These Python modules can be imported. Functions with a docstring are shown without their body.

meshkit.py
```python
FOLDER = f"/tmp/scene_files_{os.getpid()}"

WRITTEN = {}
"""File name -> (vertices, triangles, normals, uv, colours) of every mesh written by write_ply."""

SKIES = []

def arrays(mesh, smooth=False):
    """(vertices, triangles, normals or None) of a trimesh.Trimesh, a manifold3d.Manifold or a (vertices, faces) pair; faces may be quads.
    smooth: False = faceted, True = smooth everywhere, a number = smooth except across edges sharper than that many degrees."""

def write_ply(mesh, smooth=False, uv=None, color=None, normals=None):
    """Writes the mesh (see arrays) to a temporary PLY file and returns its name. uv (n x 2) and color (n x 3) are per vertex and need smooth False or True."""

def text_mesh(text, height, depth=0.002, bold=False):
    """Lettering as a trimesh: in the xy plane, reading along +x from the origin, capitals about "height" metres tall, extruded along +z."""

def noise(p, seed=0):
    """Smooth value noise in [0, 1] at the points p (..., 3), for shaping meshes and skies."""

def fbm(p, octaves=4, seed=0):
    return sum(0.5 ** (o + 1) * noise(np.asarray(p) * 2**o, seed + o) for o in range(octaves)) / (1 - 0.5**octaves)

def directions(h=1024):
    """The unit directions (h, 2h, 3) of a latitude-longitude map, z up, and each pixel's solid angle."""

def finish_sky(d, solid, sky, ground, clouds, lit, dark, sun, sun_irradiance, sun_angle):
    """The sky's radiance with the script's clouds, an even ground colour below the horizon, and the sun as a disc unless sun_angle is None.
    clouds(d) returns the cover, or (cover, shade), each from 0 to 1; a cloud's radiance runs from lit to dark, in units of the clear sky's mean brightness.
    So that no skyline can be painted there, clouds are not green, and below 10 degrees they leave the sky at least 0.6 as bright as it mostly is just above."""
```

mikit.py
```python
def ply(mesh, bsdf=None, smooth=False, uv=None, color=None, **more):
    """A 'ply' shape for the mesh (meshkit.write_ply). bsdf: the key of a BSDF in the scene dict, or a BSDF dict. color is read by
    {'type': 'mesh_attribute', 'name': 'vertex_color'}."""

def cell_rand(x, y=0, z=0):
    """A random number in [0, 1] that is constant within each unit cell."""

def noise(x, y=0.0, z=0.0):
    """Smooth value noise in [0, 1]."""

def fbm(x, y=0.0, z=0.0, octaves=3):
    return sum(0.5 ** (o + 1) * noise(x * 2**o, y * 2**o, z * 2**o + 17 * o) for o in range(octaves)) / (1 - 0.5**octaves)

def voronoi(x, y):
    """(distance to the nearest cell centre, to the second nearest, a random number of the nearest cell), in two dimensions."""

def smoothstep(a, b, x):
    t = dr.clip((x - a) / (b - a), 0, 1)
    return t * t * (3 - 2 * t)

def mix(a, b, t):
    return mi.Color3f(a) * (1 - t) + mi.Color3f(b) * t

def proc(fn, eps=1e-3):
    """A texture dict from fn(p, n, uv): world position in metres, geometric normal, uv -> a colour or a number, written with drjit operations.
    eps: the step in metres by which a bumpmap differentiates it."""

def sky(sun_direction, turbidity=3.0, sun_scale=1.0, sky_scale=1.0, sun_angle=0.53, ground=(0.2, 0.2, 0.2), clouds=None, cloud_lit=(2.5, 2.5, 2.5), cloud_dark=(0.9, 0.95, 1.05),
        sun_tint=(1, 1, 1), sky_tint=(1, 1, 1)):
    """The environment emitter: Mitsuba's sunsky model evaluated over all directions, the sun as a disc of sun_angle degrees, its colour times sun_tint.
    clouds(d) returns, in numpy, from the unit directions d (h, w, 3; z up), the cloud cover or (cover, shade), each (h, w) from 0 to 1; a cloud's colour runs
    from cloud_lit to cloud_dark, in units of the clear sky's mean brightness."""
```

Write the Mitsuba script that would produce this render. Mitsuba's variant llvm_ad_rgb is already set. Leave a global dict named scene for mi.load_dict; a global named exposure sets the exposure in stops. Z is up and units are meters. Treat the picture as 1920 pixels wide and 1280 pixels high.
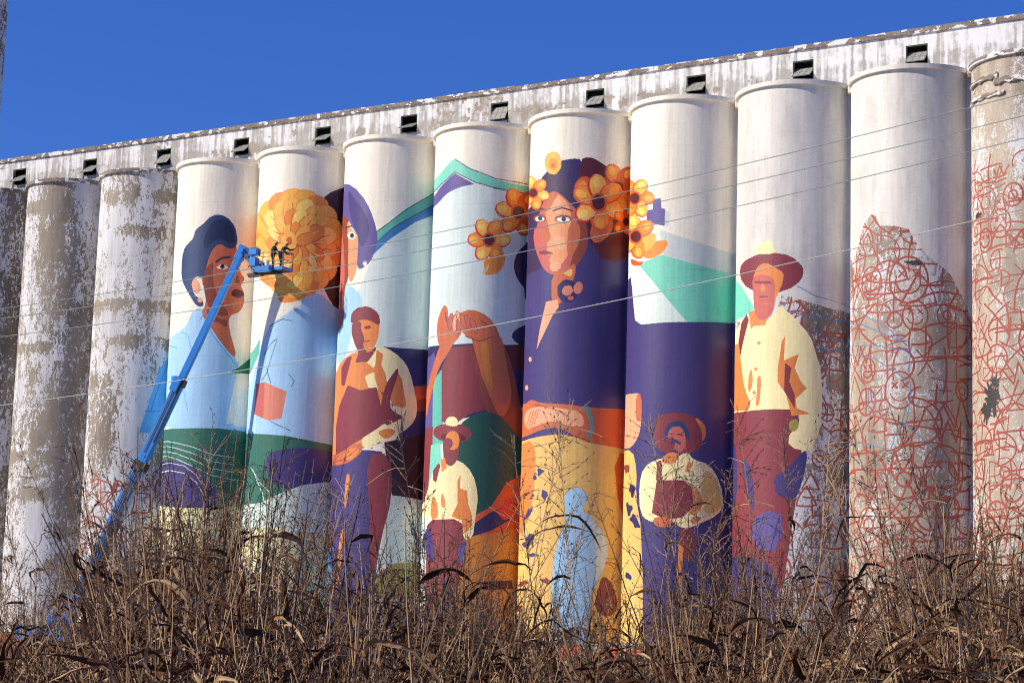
import math, random
import numpy as np, trimesh, shapely
import manifold3d as m3
import drjit as dr
import mitsuba as mi
import mikit, meshkit
from mikit import noise, fbm, smoothstep, mix, cell_rand, voronoi
from shapely.geometry import Polygon, LineString, box as sbox, Point
from shapely import affinity
from shapely.ops import unary_union

T4 = mi.ScalarTransform4f
scene, labels = {}, {}

# ------------------------------------------------------------------ camera, sky, exposure
CAM = np.array([105.6229, -102.7285, -2.2409])
CAM_F = np.array([-0.52308049, 0.83736745, 0.15875312])
CAM_U = np.array([0.05830982, -0.1506708, 0.98686285])
scene['camera'] = {'type': 'perspective', 'fov': math.degrees(2 * math.atan(960 / 3971.417)), 'fov_axis': 'x',
                   'near_clip': 0.5, 'far_clip': 6000.0,
                   'to_world': T4().look_at(origin=CAM.tolist(), target=(CAM + CAM_F * 50).tolist(), up=CAM_U.tolist())}
SUN_AZ, SUN_EL = math.radians(-46), math.radians(34)
SUN = [math.sin(SUN_AZ) * math.cos(SUN_EL), -math.cos(SUN_AZ) * math.cos(SUN_EL), math.sin(SUN_EL)]
scene['sky'] = mikit.sky(SUN, turbidity=2.2, sky_scale=1.0, sky_tint=(0.23, 0.43, 0.98), sun_tint=(0.885, 0.985, 1.14), ground=(0.16, 0.13, 0.10))
exposure = 2.08

# ------------------------------------------------------------------ helpers
def lin(c):
    c = np.asarray(c, float) / 255.0
    return np.where(c <= 0.04045, c / 12.92, ((c + 0.055) / 1.055) ** 2.4)

def fresh(key):
    if key not in scene and key not in labels:
        return key
    k = 1
    while f'{key}_{k:03d}' in scene or f'{key}_{k:03d}' in labels:
        k += 1
    return f'{key}_{k:03d}'

def put(name, mesh, bsdf, parent=None, smooth=False, **more):
    key = fresh(name if parent is None else parent + '__' + name)
    scene[key] = mikit.ply(mesh, bsdf, smooth=smooth, **more)
    return key

def thing(name, label, cat, group=None):
    key = fresh(name)
    labels[key] = {'label': label, 'category': cat}
    if group:
        labels[key]['group'] = group
    return key

def put_normals(name, v, f, n, uv, bsdf, parent):
    key = fresh(parent + '__' + name)
    path = meshkit.write_ply((v, f), False, uv=uv, normals=n)
    scene[key] = {'type': 'ply', 'filename': path, 'face_normals': False, 'bsdf': {'type': 'ref', 'id': bsdf}}
    return key

def bx(x0, x1, y0, y1, z0, z1):
    return trimesh.creation.box(bounds=[[x0, y0, z0], [x1, y1, z1]])

def put_each(name, meshes, bsdf, parent, **kw):
    for m in meshes:
        put(name, m, bsdf, parent, **kw)

def cat(ms):
    return trimesh.util.concatenate(ms)

def man2tri(m):
    q = m.to_mesh()
    return trimesh.Trimesh(q.vert_properties[:, :3], q.tri_verts, process=False)

def rbox(sx, sy, sz, r, c=(0, 0, 0)):
    """A box with chamfered edges."""
    pts = []
    for a in (-1, 1):
        for b in (-1, 1):
            for e in (-1, 1):
                for k in range(3):
                    p = np.array([a * sx / 2, b * sy / 2, e * sz / 2])
                    q = np.array([a, b, e]) * r
                    q[k] = 0
                    pts.append(p - q)
    m = trimesh.convex.convex_hull(np.array(pts))
    m.apply_translation(c)
    return m

def frame_of(a, b, up=(0, 0, 1)):
    a, b = np.asarray(a, float), np.asarray(b, float)
    x = (b - a) / np.linalg.norm(b - a)
    y = np.cross(up, x)
    y /= np.linalg.norm(y)
    M = np.eye(4)
    M[:3, 0], M[:3, 1], M[:3, 2], M[:3, 3] = x, y, np.cross(x, y), a
    return M, np.linalg.norm(b - a)

def beam(a, b, w, h, r=0.02, up=(0, 0, 1), off=(0, 0)):
    M, L = frame_of(a, b, up)
    m = rbox(L, w, h, r, (L / 2, off[0], off[1]))
    m.apply_transform(M)
    return m

def rod(a, b, r, n=8):
    return trimesh.creation.cylinder(radius=r, segment=[np.asarray(a, float), np.asarray(b, float)], sections=n)

def extrude(poly, h):
    return trimesh.creation.extrude_polygon(poly, h, engine='earcut')

# ------------------------------------------------------------------ materials
PALETTE = dict(cream=(233, 227, 211), wash=(213, 210, 203), aqua=(203, 218, 215), mist=(196, 205, 202), teal=(96, 178, 158), blue=(62, 122, 178),
               violet=(92, 80, 142), navy=(46, 64, 104), ink=(32, 42, 74), skin=(192, 104, 66), skindark=(138, 68, 48), skinlight=(224, 152, 106),
               peach=(228, 164, 126), rose=(190, 98, 88), sky=(160, 202, 234), azure=(86, 166, 220), green=(52, 108, 90), forest=(34, 80, 68),
               purple=(68, 58, 112), plum=(50, 40, 88), hairdark=(62, 42, 76), night=(38, 30, 66), khaki=(216, 212, 164), olive=(150, 146, 72), leaf=(180, 204, 162),
               mint=(196, 214, 204), orange=(232, 140, 52), flame=(204, 92, 44), amber=(244, 178, 74), yellow=(246, 208, 108), red=(198, 62, 44),
               black=(54, 26, 30), maroon=(130, 56, 62), wine=(88, 32, 40), shirt=(238, 224, 168), tan=(216, 130, 66), mustard=(222, 182, 104),
               ochre=(198, 128, 50), jade=(120, 204, 180), bracelet=(92, 148, 146), chalk=(210, 224, 217), clay=(206, 126, 104), white=(236, 236, 232),
               rust=(156, 78, 62), vermilion=(225, 80, 40), pen=(60, 96, 150), soot=(66, 60, 57))
PAL = list(PALETTE)
_pr, _pg, _pb = (mi.Float(np.array([lin(PALETTE[k])[j] for k in PAL], np.float32)) for j in range(3))

def _pal(i):
    i = mi.UInt32(i)
    return mi.Color3f(dr.gather(mi.Float, _pr, i), dr.gather(mi.Float, _pg, i), dr.gather(mi.Float, _pb, i))

def mural_colour(p, n, uv):
    # uv: metres along the silo's skin (+ 100 * paint number), metres of height
    k = dr.floor(uv.x * 0.01)
    s, z = uv.x - 100 * k + p.x * 0.5, uv.y
    c = _pal(dr.clip(k, 0, len(PAL) - 1))
    streak = fbm(s * 5.0, z * 0.35, 3.0)
    fine = noise(s * 17.0, z * 17.0, 1.0)
    blot = fbm(s * 0.7, z * 0.5, 9.0)
    course = smoothstep(0.93, 1.0, noise(z * 3.1, s * 0.15, 4.0)) * noise(s * 1.4, z * 2.0, 6.0)
    g = 0.78 + 0.22 * streak + 0.12 * fine + 0.12 * blot - 0.14 * course
    # the thin whitewash shows grey brush smears and old concrete through it
    smear = smoothstep(0.42, 0.70, fbm(s * 0.9, z * 0.55, 77.0)) * (0.45 + 0.55 * fbm(s * 3.0, z * 9.0, 78.0))
    # hairline cracks and pour lines that come through the paint, in broken runs
    zz = z / 1.22 + 0.02 * noise(s * 2.0, z * 0.3, 5.0)
    line = smoothstep(0.485, 0.50, dr.abs(zz - dr.floor(zz) - 0.5)) * smoothstep(0.45, 0.6, noise(s * 0.8, dr.floor(zz) * 7.0, 12.0))
    g = g * (1 - 0.20 * line)
    g = g * (1 - dr.select(k == PAL.index('wash'), 0.17, 0.04) * smear)
    return mi.Color3f(c.x * g, c.y * g, c.z * g)

def trowel(p, n, uv):
    s, z = uv.x + p.x * 0.5, uv.y
    pour = smoothstep(0.90, 1.0, noise(z * 2.2, s * 0.25, 9.0))
    return 0.45 * fbm(s * 4.5, z * 0.9, 2.0) + 0.4 * noise(s * 11.0, z * 5.0, 5.0) + 0.35 * noise(s * 19.0, z * 15.0, 7.0) - 0.5 * pour

# weathered silos: how much old paint is left, per silo number (uv.x holds 100 * number)
LEFT = [0.455, 0.50, 0.495, 0.5, 0.5, 0.5, 0.5, 0.5, 0.5, 0.47, 0.405, 0.385, 0.5]
DARK = [0.72, 0.86, 0.88, 1, 1, 1, 1, 1, 1, 0.80, 1.20, 1.40, 1]
_left, _dark = mi.Float(np.array(LEFT, np.float32)), mi.Float(np.array(DARK, np.float32))

def _flakes(s, z, left):
    big = fbm(s * 0.50, z * 0.16, 11.0)
    mid = fbm(s * 2.1, z * 0.9, 5.0)
    small = fbm(s * 8.5, z * 4.6, 8.0)
    grain = noise(s * 25.0, z * 15.0, 2.0)
    zl = z * 0.42 + 0.16 * fbm(s * 1.6, z * 1.6, 4.0)
    lifts = smoothstep(0.62, 0.80, cell_rand(dr.floor(zl), 5, dr.floor(s * 0.045))) * smoothstep(0.50, 0.75, zl - dr.floor(zl)) * smoothstep(1.0, 0.90, zl - dr.floor(zl)) * smoothstep(0.25, 0.6, noise(s * 0.9, z * 0.5, 21.0))
    c = 0.46 * big + 0.26 * mid + 0.38 * small + 0.22 * grain - 0.17 * lifts - 0.140
    t = 1 - left
    return smoothstep(t - 0.020, t + 0.032, c)

def _old(s, z, left, dark):
    m = _flakes(s, z, left)
    cb = fbm(s * 1.1, z * 0.5, 31.0)
    cs = fbm(s * 6.0, z * 0.5, 14.0)
    cf = noise(s * 22.0, z * 22.0, 3.0)
    stain = smoothstep(0.52, 0.72, fbm(s * 0.9, z * 0.22, 41.0, octaves=4))
    conc = mix((0.280, 0.235, 0.185), (0.40, 0.35, 0.285), cb)
    g = dark * (0.70 + 0.25 * cs + 0.22 * cf) * (1 - 0.32 * stain)
    seam = smoothstep(0.985, 1.0, 1 - dr.abs(z * 0.78 + 0.03 * noise(s, z * 0.2) - dr.floor(z * 0.78 + 0.03 * noise(s, z * 0.2)) - 0.5) * 1.0)
    conc = mi.Color3f(conc.x * g, conc.y * g, conc.z * g) * (1 - 0.25 * seam)
    pg = (0.66 + 0.34 * fbm(s * 5.5, z * 0.5, 17.0) + 0.10 * cf) * (1 - 0.16 * smoothstep(0.5, 0.75, fbm(s * 0.8, z * 0.25, 43.0)))
    paint = mi.Color3f(0.70 * pg, 0.705 * pg, 0.73 * pg)
    return mix(conc, paint, m)

def old_colour(p, n, uv):
    k = dr.clip(dr.floor(uv.x * 0.01), 0, len(LEFT) - 1)
    s, z = uv.x - 100 * k + 37.0 * k, uv.y
    i = mi.UInt32(k)
    return _old(s, z, dr.gather(mi.Float, _left, i), dr.gather(mi.Float, _dark, i))

def old_relief(p, n, uv):
    k = dr.clip(dr.floor(uv.x * 0.01), 0, len(LEFT) - 1)
    s, z = uv.x - 100 * k + 37.0 * k, uv.y
    return 0.5 * _flakes(s, z, dr.gather(mi.Float, _left, mi.UInt32(k))) + 0.5 * fbm(s * 7.0, z * 6.0, 3.0)

def gallery_colour(p, n, uv):
    s, z = p.x + p.y * 0.7, p.z
    h = z - 29.6
    big = fbm(s * 0.30, z * 0.8, 51.0)
    mid = fbm(s * 1.5, z * 2.6, 52.0)
    small = fbm(s * 6.0, z * 5.0, 53.0)
    board = fbm(s * 4.5, z * 0.30, 54.0)
    c = 0.45 * big + 0.33 * mid + 0.26 * small + 0.16 * smoothstep(2.0, 2.4, h + 0.5 * mid) * noise(s * 0.6, 2.0, 5.0)
    m = smoothstep(0.405, 0.43, c)
    thin = smoothstep(0.42, 0.72, board * 0.6 + small * 0.2 + 0.2 * big + 0.10 * smoothstep(2.2, 2.5, h + 0.6 * mid))
    conc = mix((0.26, 0.22, 0.185), (0.40, 0.355, 0.30), fbm(s * 2.0, z * 1.0, 55.0))
    g = 0.75 + 0.4 * noise(s * 18.0, z * 18.0, 5.0)
    conc = mi.Color3f(conc.x * g, conc.y * g, conc.z * g)
    paint = mix((0.36, 0.345, 0.325), (0.74, 0.74, 0.755), thin)
    return mix(conc, paint, m)

def gallery_relief(p, n, uv):
    s, z = p.x + p.y * 0.7, p.z
    return 0.6 * fbm(s * 4.5, z * 0.30, 54.0) + 0.4 * fbm(s * 6.0, z * 5.0, 53.0)

def cap_colour(p, n, uv):
    s = p.x + p.y
    a = fbm(s * 1.2, p.z * 6.0, 61.0)
    b = noise(s * 14.0, p.z * 14.0, 4.0)
    f = smoothstep(0.60, 0.66, fbm(s * 2.6, p.z * 5.0, 63.0) + 0.1 * b)
    c = mix((0.14, 0.115, 0.10), (0.33, 0.28, 0.24), a)
    g = 0.7 + 0.5 * b
    return mix(mi.Color3f(c.x * g, c.y * g, c.z * g), (0.70, 0.70, 0.70), f)

def tower_colour(p, n, uv):
    return _old(p.y * 1.0 + p.x + 90.0, p.z, mi.Float(0.55), mi.Float(0.72))

def plinth_colour(p, n, uv):
    a = fbm(p.x * 0.8, p.z * 2.0, 71.0)
    b = noise(p.x * 11.0, p.y * 11.0, p.z * 11.0)
    c = mix((0.42, 0.43, 0.30), (0.50, 0.47, 0.40), a)
    g = 0.65 + 0.5 * b
    return mi.Color3f(c.x * g, c.y * g, c.z * g)

def ground_colour(p, n, uv):
    a = fbm(p.x * 0.6, p.y * 0.6, 81.0)
    b = fbm(p.x * 7.0, p.y * 7.0, 82.0)
    c = mix((0.075, 0.052, 0.032), (0.24, 0.185, 0.12), 0.5 * a + 0.5 * b)
    # beyond the bank: unseen ground, made pale to bounce warm light onto the silos
    bounce_yard = smoothstep(-80.0, -74.0, p.y + 6.0 * noise(p.x * 0.15, p.y * 0.15, 83.0))
    bounce_gravel = mix((0.30, 0.265, 0.215), (0.46, 0.42, 0.36), 0.5 * a + 0.5 * b)
    return mix(c, bounce_gravel, bounce_yard)

def dry_colour(lo, hi, seed):
    def fn(p, n, uv):
        a = noise(p.x * 5.0, p.y * 5.0, p.z * 2.0 + seed)
        b = noise(p.x * 41.0, p.y * 41.0, p.z * 9.0 + seed)
        return mix(lo, hi, dr.clip(0.6 * a + 0.5 * b - 0.05, 0, 1))
    return fn

def coat(name, fn, rough, spec=0.5, bump=None, scale=0.01, eps=0.02):
    b = {'type': 'principled', 'base_color': mikit.proc(fn) if callable(fn) else {'type': 'rgb', 'value': [float(x) for x in fn]}, 'roughness': rough, 'specular': spec}
    if bump is not None:
        b = {'type': 'bumpmap', 'tex': mikit.proc(bump, eps), 'scale': scale, 'bsdf': b}
    scene[name] = {'type': 'twosided', 'bsdf': b}

coat('mural_paint', mural_colour, 0.40, 0.5, trowel, 0.011, 0.02)
coat('mural_plain', mural_colour, 0.5, 0.5)
coat('old_wall', old_colour, 0.75, 0.35, old_relief, 0.012, 0.02)
coat('gallery_wall', gallery_colour, 0.8, 0.3, gallery_relief, 0.02, 0.02)
coat('cap_concrete', cap_colour, 0.85, 0.3)
coat('tower_wall', tower_colour, 0.8, 0.3)
coat('plinth_concrete', plinth_colour, 0.85, 0.3)
coat('soil', ground_colour, 0.95, 0.1)
coat('inside_concrete', (0.30, 0.28, 0.25), 0.9, 0.1)
coat('window_frame_paint', lin((46, 66, 60)), 0.6)
coat('sash_paint', lin((112, 122, 112)), 0.5)
coat('dusty_pane', lambda p, n, uv: mix((0.22, 0.22, 0.20), (0.36, 0.355, 0.33), fbm(p.x * 3.0, p.z * 6.0, p.y * 3.0)), 0.35, 0.6)
coat('lift_blue', lambda p, n, uv: mix((0.018, 0.17, 0.56), (0.028, 0.24, 0.70), fbm(p.x * 2.5, p.y * 2.5, p.z * 2.5)), 0.35, 0.5)
coat('lift_dark', (0.02, 0.022, 0.026), 0.5)
coat('lift_grey', (0.16, 0.16, 0.165), 0.5)
scene['steel'] = {'type': 'roughconductor', 'alpha': 0.25, 'material': 'Cr'}
coat('rubber', (0.025, 0.025, 0.025), 0.85, 0.2)
coat('wheel_rim_paint', (0.62, 0.62, 0.60), 0.5)
coat('jacket', (0.018, 0.02, 0.026), 0.9, 0.2)
coat('work_trousers', (0.022, 0.022, 0.03), 0.9, 0.2)
coat('skin', (0.42, 0.24, 0.16), 0.55)
coat('helmet_yellow', (0.68, 0.47, 0.14), 0.35)
coat('helmet_olive', (0.42, 0.36, 0.06), 0.35)
coat('vest_lime', (0.40, 0.50, 0.08), 0.8)
coat('red_plastic', (0.45, 0.03, 0.025), 0.4)
coat('white_plastic', (0.72, 0.72, 0.70), 0.4)
coat('wire_green', (0.20, 0.27, 0.25), 0.6)
coat('wire_pale', (0.42, 0.42, 0.40), 0.55)
coat('dry_leaf', dry_colour((0.020, 0.0075, 0.003), (0.14, 0.053, 0.019), 3.0), 0.7, 0.3)
coat('dry_straw', dry_colour((0.13, 0.068, 0.030), (0.60, 0.40, 0.22), 7.0), 0.6, 0.35)
coat('dry_stem', dry_colour((0.028, 0.011, 0.0045), (0.24, 0.115, 0.045), 11.0), 0.6, 0.35)
coat('dry_seed', dry_colour((0.09, 0.055, 0.032), (0.32, 0.22, 0.13), 15.0), 0.8, 0.2)
coat('twig_grey', dry_colour((0.13, 0.11, 0.09), (0.34, 0.30, 0.25), 19.0), 0.8, 0.2)

# ------------------------------------------------------------------ the silos
D, R, H, RL = 6.6, 3.3, 29.649, 3.466
A75 = math.radians(75)
S75 = R * A75
LINK = 2 * R * (1 - math.sin(A75))
SMIN, SMAX = -S75, S75 + LINK
ZTOP = H - 0.24

def skin_point(i, s, z, lift=0.0):
    """Unrolled metres (s, z) -> the silo's round skin, then the flat link wall to the next silo."""
    a = np.clip(s / R, -A75, A75)
    flat = s > S75 + 1e-6
    rr = R + np.where(flat, 0, lift)
    x = i * D + rr * np.sin(a) + np.where(flat, s - S75, 0)
    y = -rr * np.cos(a) - np.where(flat, lift, 0)
    n = np.stack([np.where(flat, 0, np.sin(a)), np.where(flat, -1, -np.cos(a)), 0 * s], 1)
    return np.stack([x, y, z], 1), n

CUTS = list(np.linspace(-S75, S75, 51)) + [SMAX]
ZCUT = [-0.02, 31.0]

def skin_mesh(i, geom, lift=0.0):
    """Triangles that cover geom (shapely, unrolled metres) on silo i: vertices, faces, normals, (s, z)."""
    V, F, N, S = [], [], [], []
    at = 0
    x0, _, x1, _ = geom.bounds
    for a, b in zip(CUTS[:-1], CUTS[1:]):
        if b <= x0 or a >= x1:
            continue
        g = shapely.intersection(geom, sbox(a, -5, b, 40))
        for q in getattr(g, 'geoms', [g]):
            if q.geom_type != 'Polygon' or q.area < 2e-5:
                continue
            v, f = trimesh.creation.triangulate_polygon(q, engine='earcut')
            if len(f) == 0:
                continue
            e1, e2 = v[f[:, 1]] - v[f[:, 0]], v[f[:, 2]] - v[f[:, 0]]
            cr = e1[:, 0] * e2[:, 1] - e1[:, 1] * e2[:, 0]
            f = np.where((cr < 0)[:, None], f[:, ::-1], f)
            mid = (a + b) / 2
            s = v[:, 0]
            sp = np.where(mid > S75, np.maximum(s, S75 + 1e-4), s)
            P, n = skin_point(i, sp, v[:, 1], lift)
            V.append(P); N.append(n); S.append(np.stack([s, v[:, 1]], 1)); F.append(f + at)
            at += len(v)
    if not V:
        return None
    return np.vstack(V), np.vstack(F), np.vstack(N), np.vstack(S)

def clean(g, eps=0.004):
    g = g.buffer(0)
    out = [q for q in getattr(g, 'geoms', [g]) if q.geom_type == 'Polygon' and q.area > eps]
    return shapely.MultiPolygon(out) if out else None

def arc_pts(cx, cy, rx, ry, a0, a1, n=14, rot=0.0):
    t = np.linspace(a0, a1, n)
    x, y = rx * np.cos(t), ry * np.sin(t)
    return list(zip(cx + x * math.cos(rot) - y * math.sin(rot), cy + x * math.sin(rot) + y * math.cos(rot)))

def bend(p, q, k):
    p, q = np.array(p), np.array(q)
    m = (p + q) / 2 + k * np.array([-(q - p)[1], (q - p)[0]])
    t = np.linspace(0, 1, 7)[:, None]
    return [tuple(v) for v in (1 - t) ** 2 * p + 2 * t * (1 - t) * m + t * t * q]

def glyph(rnd, cx, cy, r):
    """One doodle of the red graffiti: a list of strokes."""
    k = rnd.choice(['x', 'tri', 'arc', 'circle', 'hash', 'box', 'dee', 'star', 'lines', 'face', 'ray', 'arc2', 'tri', 'arc', 'arc2', 'circle', 'dee', 'x', 'zig', 'hash', 'box', 'tri'])
    j = lambda s=0.25: rnd.uniform(-s, s) * r
    P = lambda a, b: (cx + a * r + j(0.12), cy + b * r + j(0.12))
    b = lambda p, q: bend(p, q, rnd.uniform(-0.20, 0.20))
    if k == 'x':
        return [b(P(-1, -1), P(1, 1)), b(P(-1, 1), P(1, -1))]
    if k == 'tri':
        p = [P(-1, -.8), P(1, -.7), P(0, 1)]
        return [b(p[0], p[1]), b(p[1], p[2]), b(p[2], p[0])] + ([b(P(-.5, .1), P(.7, .0))] if rnd.random() < .4 else [])
    if k == 'arc':
        a = rnd.uniform(0, 6.3)
        return [arc_pts(cx, cy, r, r * rnd.uniform(.7, 1.2), a, a + rnd.uniform(2, 4.5))]
    if k == 'arc2':
        a = rnd.uniform(0, 6.3)
        return [arc_pts(cx, cy, r, r, a, a + 3), b(P(-1, 0), P(1, .1)), b(P(-.2, -1), P(.1, 1))]
    if k == 'circle':
        o = [arc_pts(cx, cy, r * .8, r * .9, 0, 6.28, 20)]
        return o + ([arc_pts(cx, cy, r * .35, r * .35, 0, 6.28, 12)] if rnd.random() < .5 else [b(P(-.8, 0), P(.8, 0)), b(P(0, -.9), P(0, .9))])
    if k == 'hash':
        return [b(P(-.4, -1), P(-.4, 1)), b(P(.45, -1), P(.4, 1)), b(P(-1, .4), P(1, .45)), b(P(-1, -.4), P(1, -.4))]
    if k == 'box':
        p = [P(-.8, -.7), P(.8, -.7), P(.8, .8), P(-.8, .7)]
        return [b(p[n], p[(n + 1) % 4]) for n in range(4)] + [b(P(-.5, -.4), P(.5, .5)), b(P(-.5, .5), P(.5, -.4))][:rnd.randint(0, 2)]
    if k == 'dee':
        return [b(P(-.6, -1), P(-.6, 1)), arc_pts(cx - .6 * r, cy, r * 1.3, r, -1.57, 1.57), b(P(-.6, 0), P(.6, .1))]
    if k == 'star':
        return [b(P(math.cos(a), math.sin(a)), P(-math.cos(a), -math.sin(a))) for a in (0.2, 1.2, 2.2)]
    if k == 'lines':
        return [b(P(-.9, y), P(.9, y + .2)) for y in (-.6, 0, .6)]
    if k == 'zig':
        p = [P(-1, .2), P(-.4, -.7), P(0, .6), P(.5, -.6), P(1, .5)]
        return [p]
    if k == 'ray':
        return [b(P(0, 0), P(1.1, .5)), b(P(0, 0), P(.6, 1)), b(P(0, 0), P(-1, .8))]
    e = lambda x, y: [[(cx + (x - .15) * r, cy + (y - .15) * r), (cx + (x + .15) * r, cy + (y + .15) * r)], [(cx + (x - .15) * r, cy + (y + .15) * r), (cx + (x + .15) * r, cy + (y - .15) * r)]]
    return [arc_pts(cx, cy, r * .9, r * 1.1, 0, 6.28, 22), arc_pts(cx, cy + .05 * r, r * .6, r * .7, 3.5, 5.9, 10)] + e(-.3, .3) + e(.35, .3)

def graffiti(seed, x0, x1, z0, z1, pitch, rmin, rmax, width, drop=0.0):
    rnd = random.Random(seed)
    strokes = []
    z = z0
    while z < z1:
        x = x0 + rnd.uniform(0, pitch)
        while x < x1:
            if rnd.random() > drop:
                for st in glyph(rnd, x + rnd.uniform(-.25, .25) * pitch, z + rnd.uniform(-.35, .35) * pitch, rnd.uniform(rmin, rmax)):
                    if len(st) > 1:
                        strokes.append(LineString(st).buffer(width / 2 * rnd.uniform(.7, 1.35), quad_segs=3))
            x += pitch * rnd.uniform(.8, 1.2)
        z += pitch * rnd.uniform(.85, 1.1)
    return unary_union(strokes).simplify(0.008)


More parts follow.
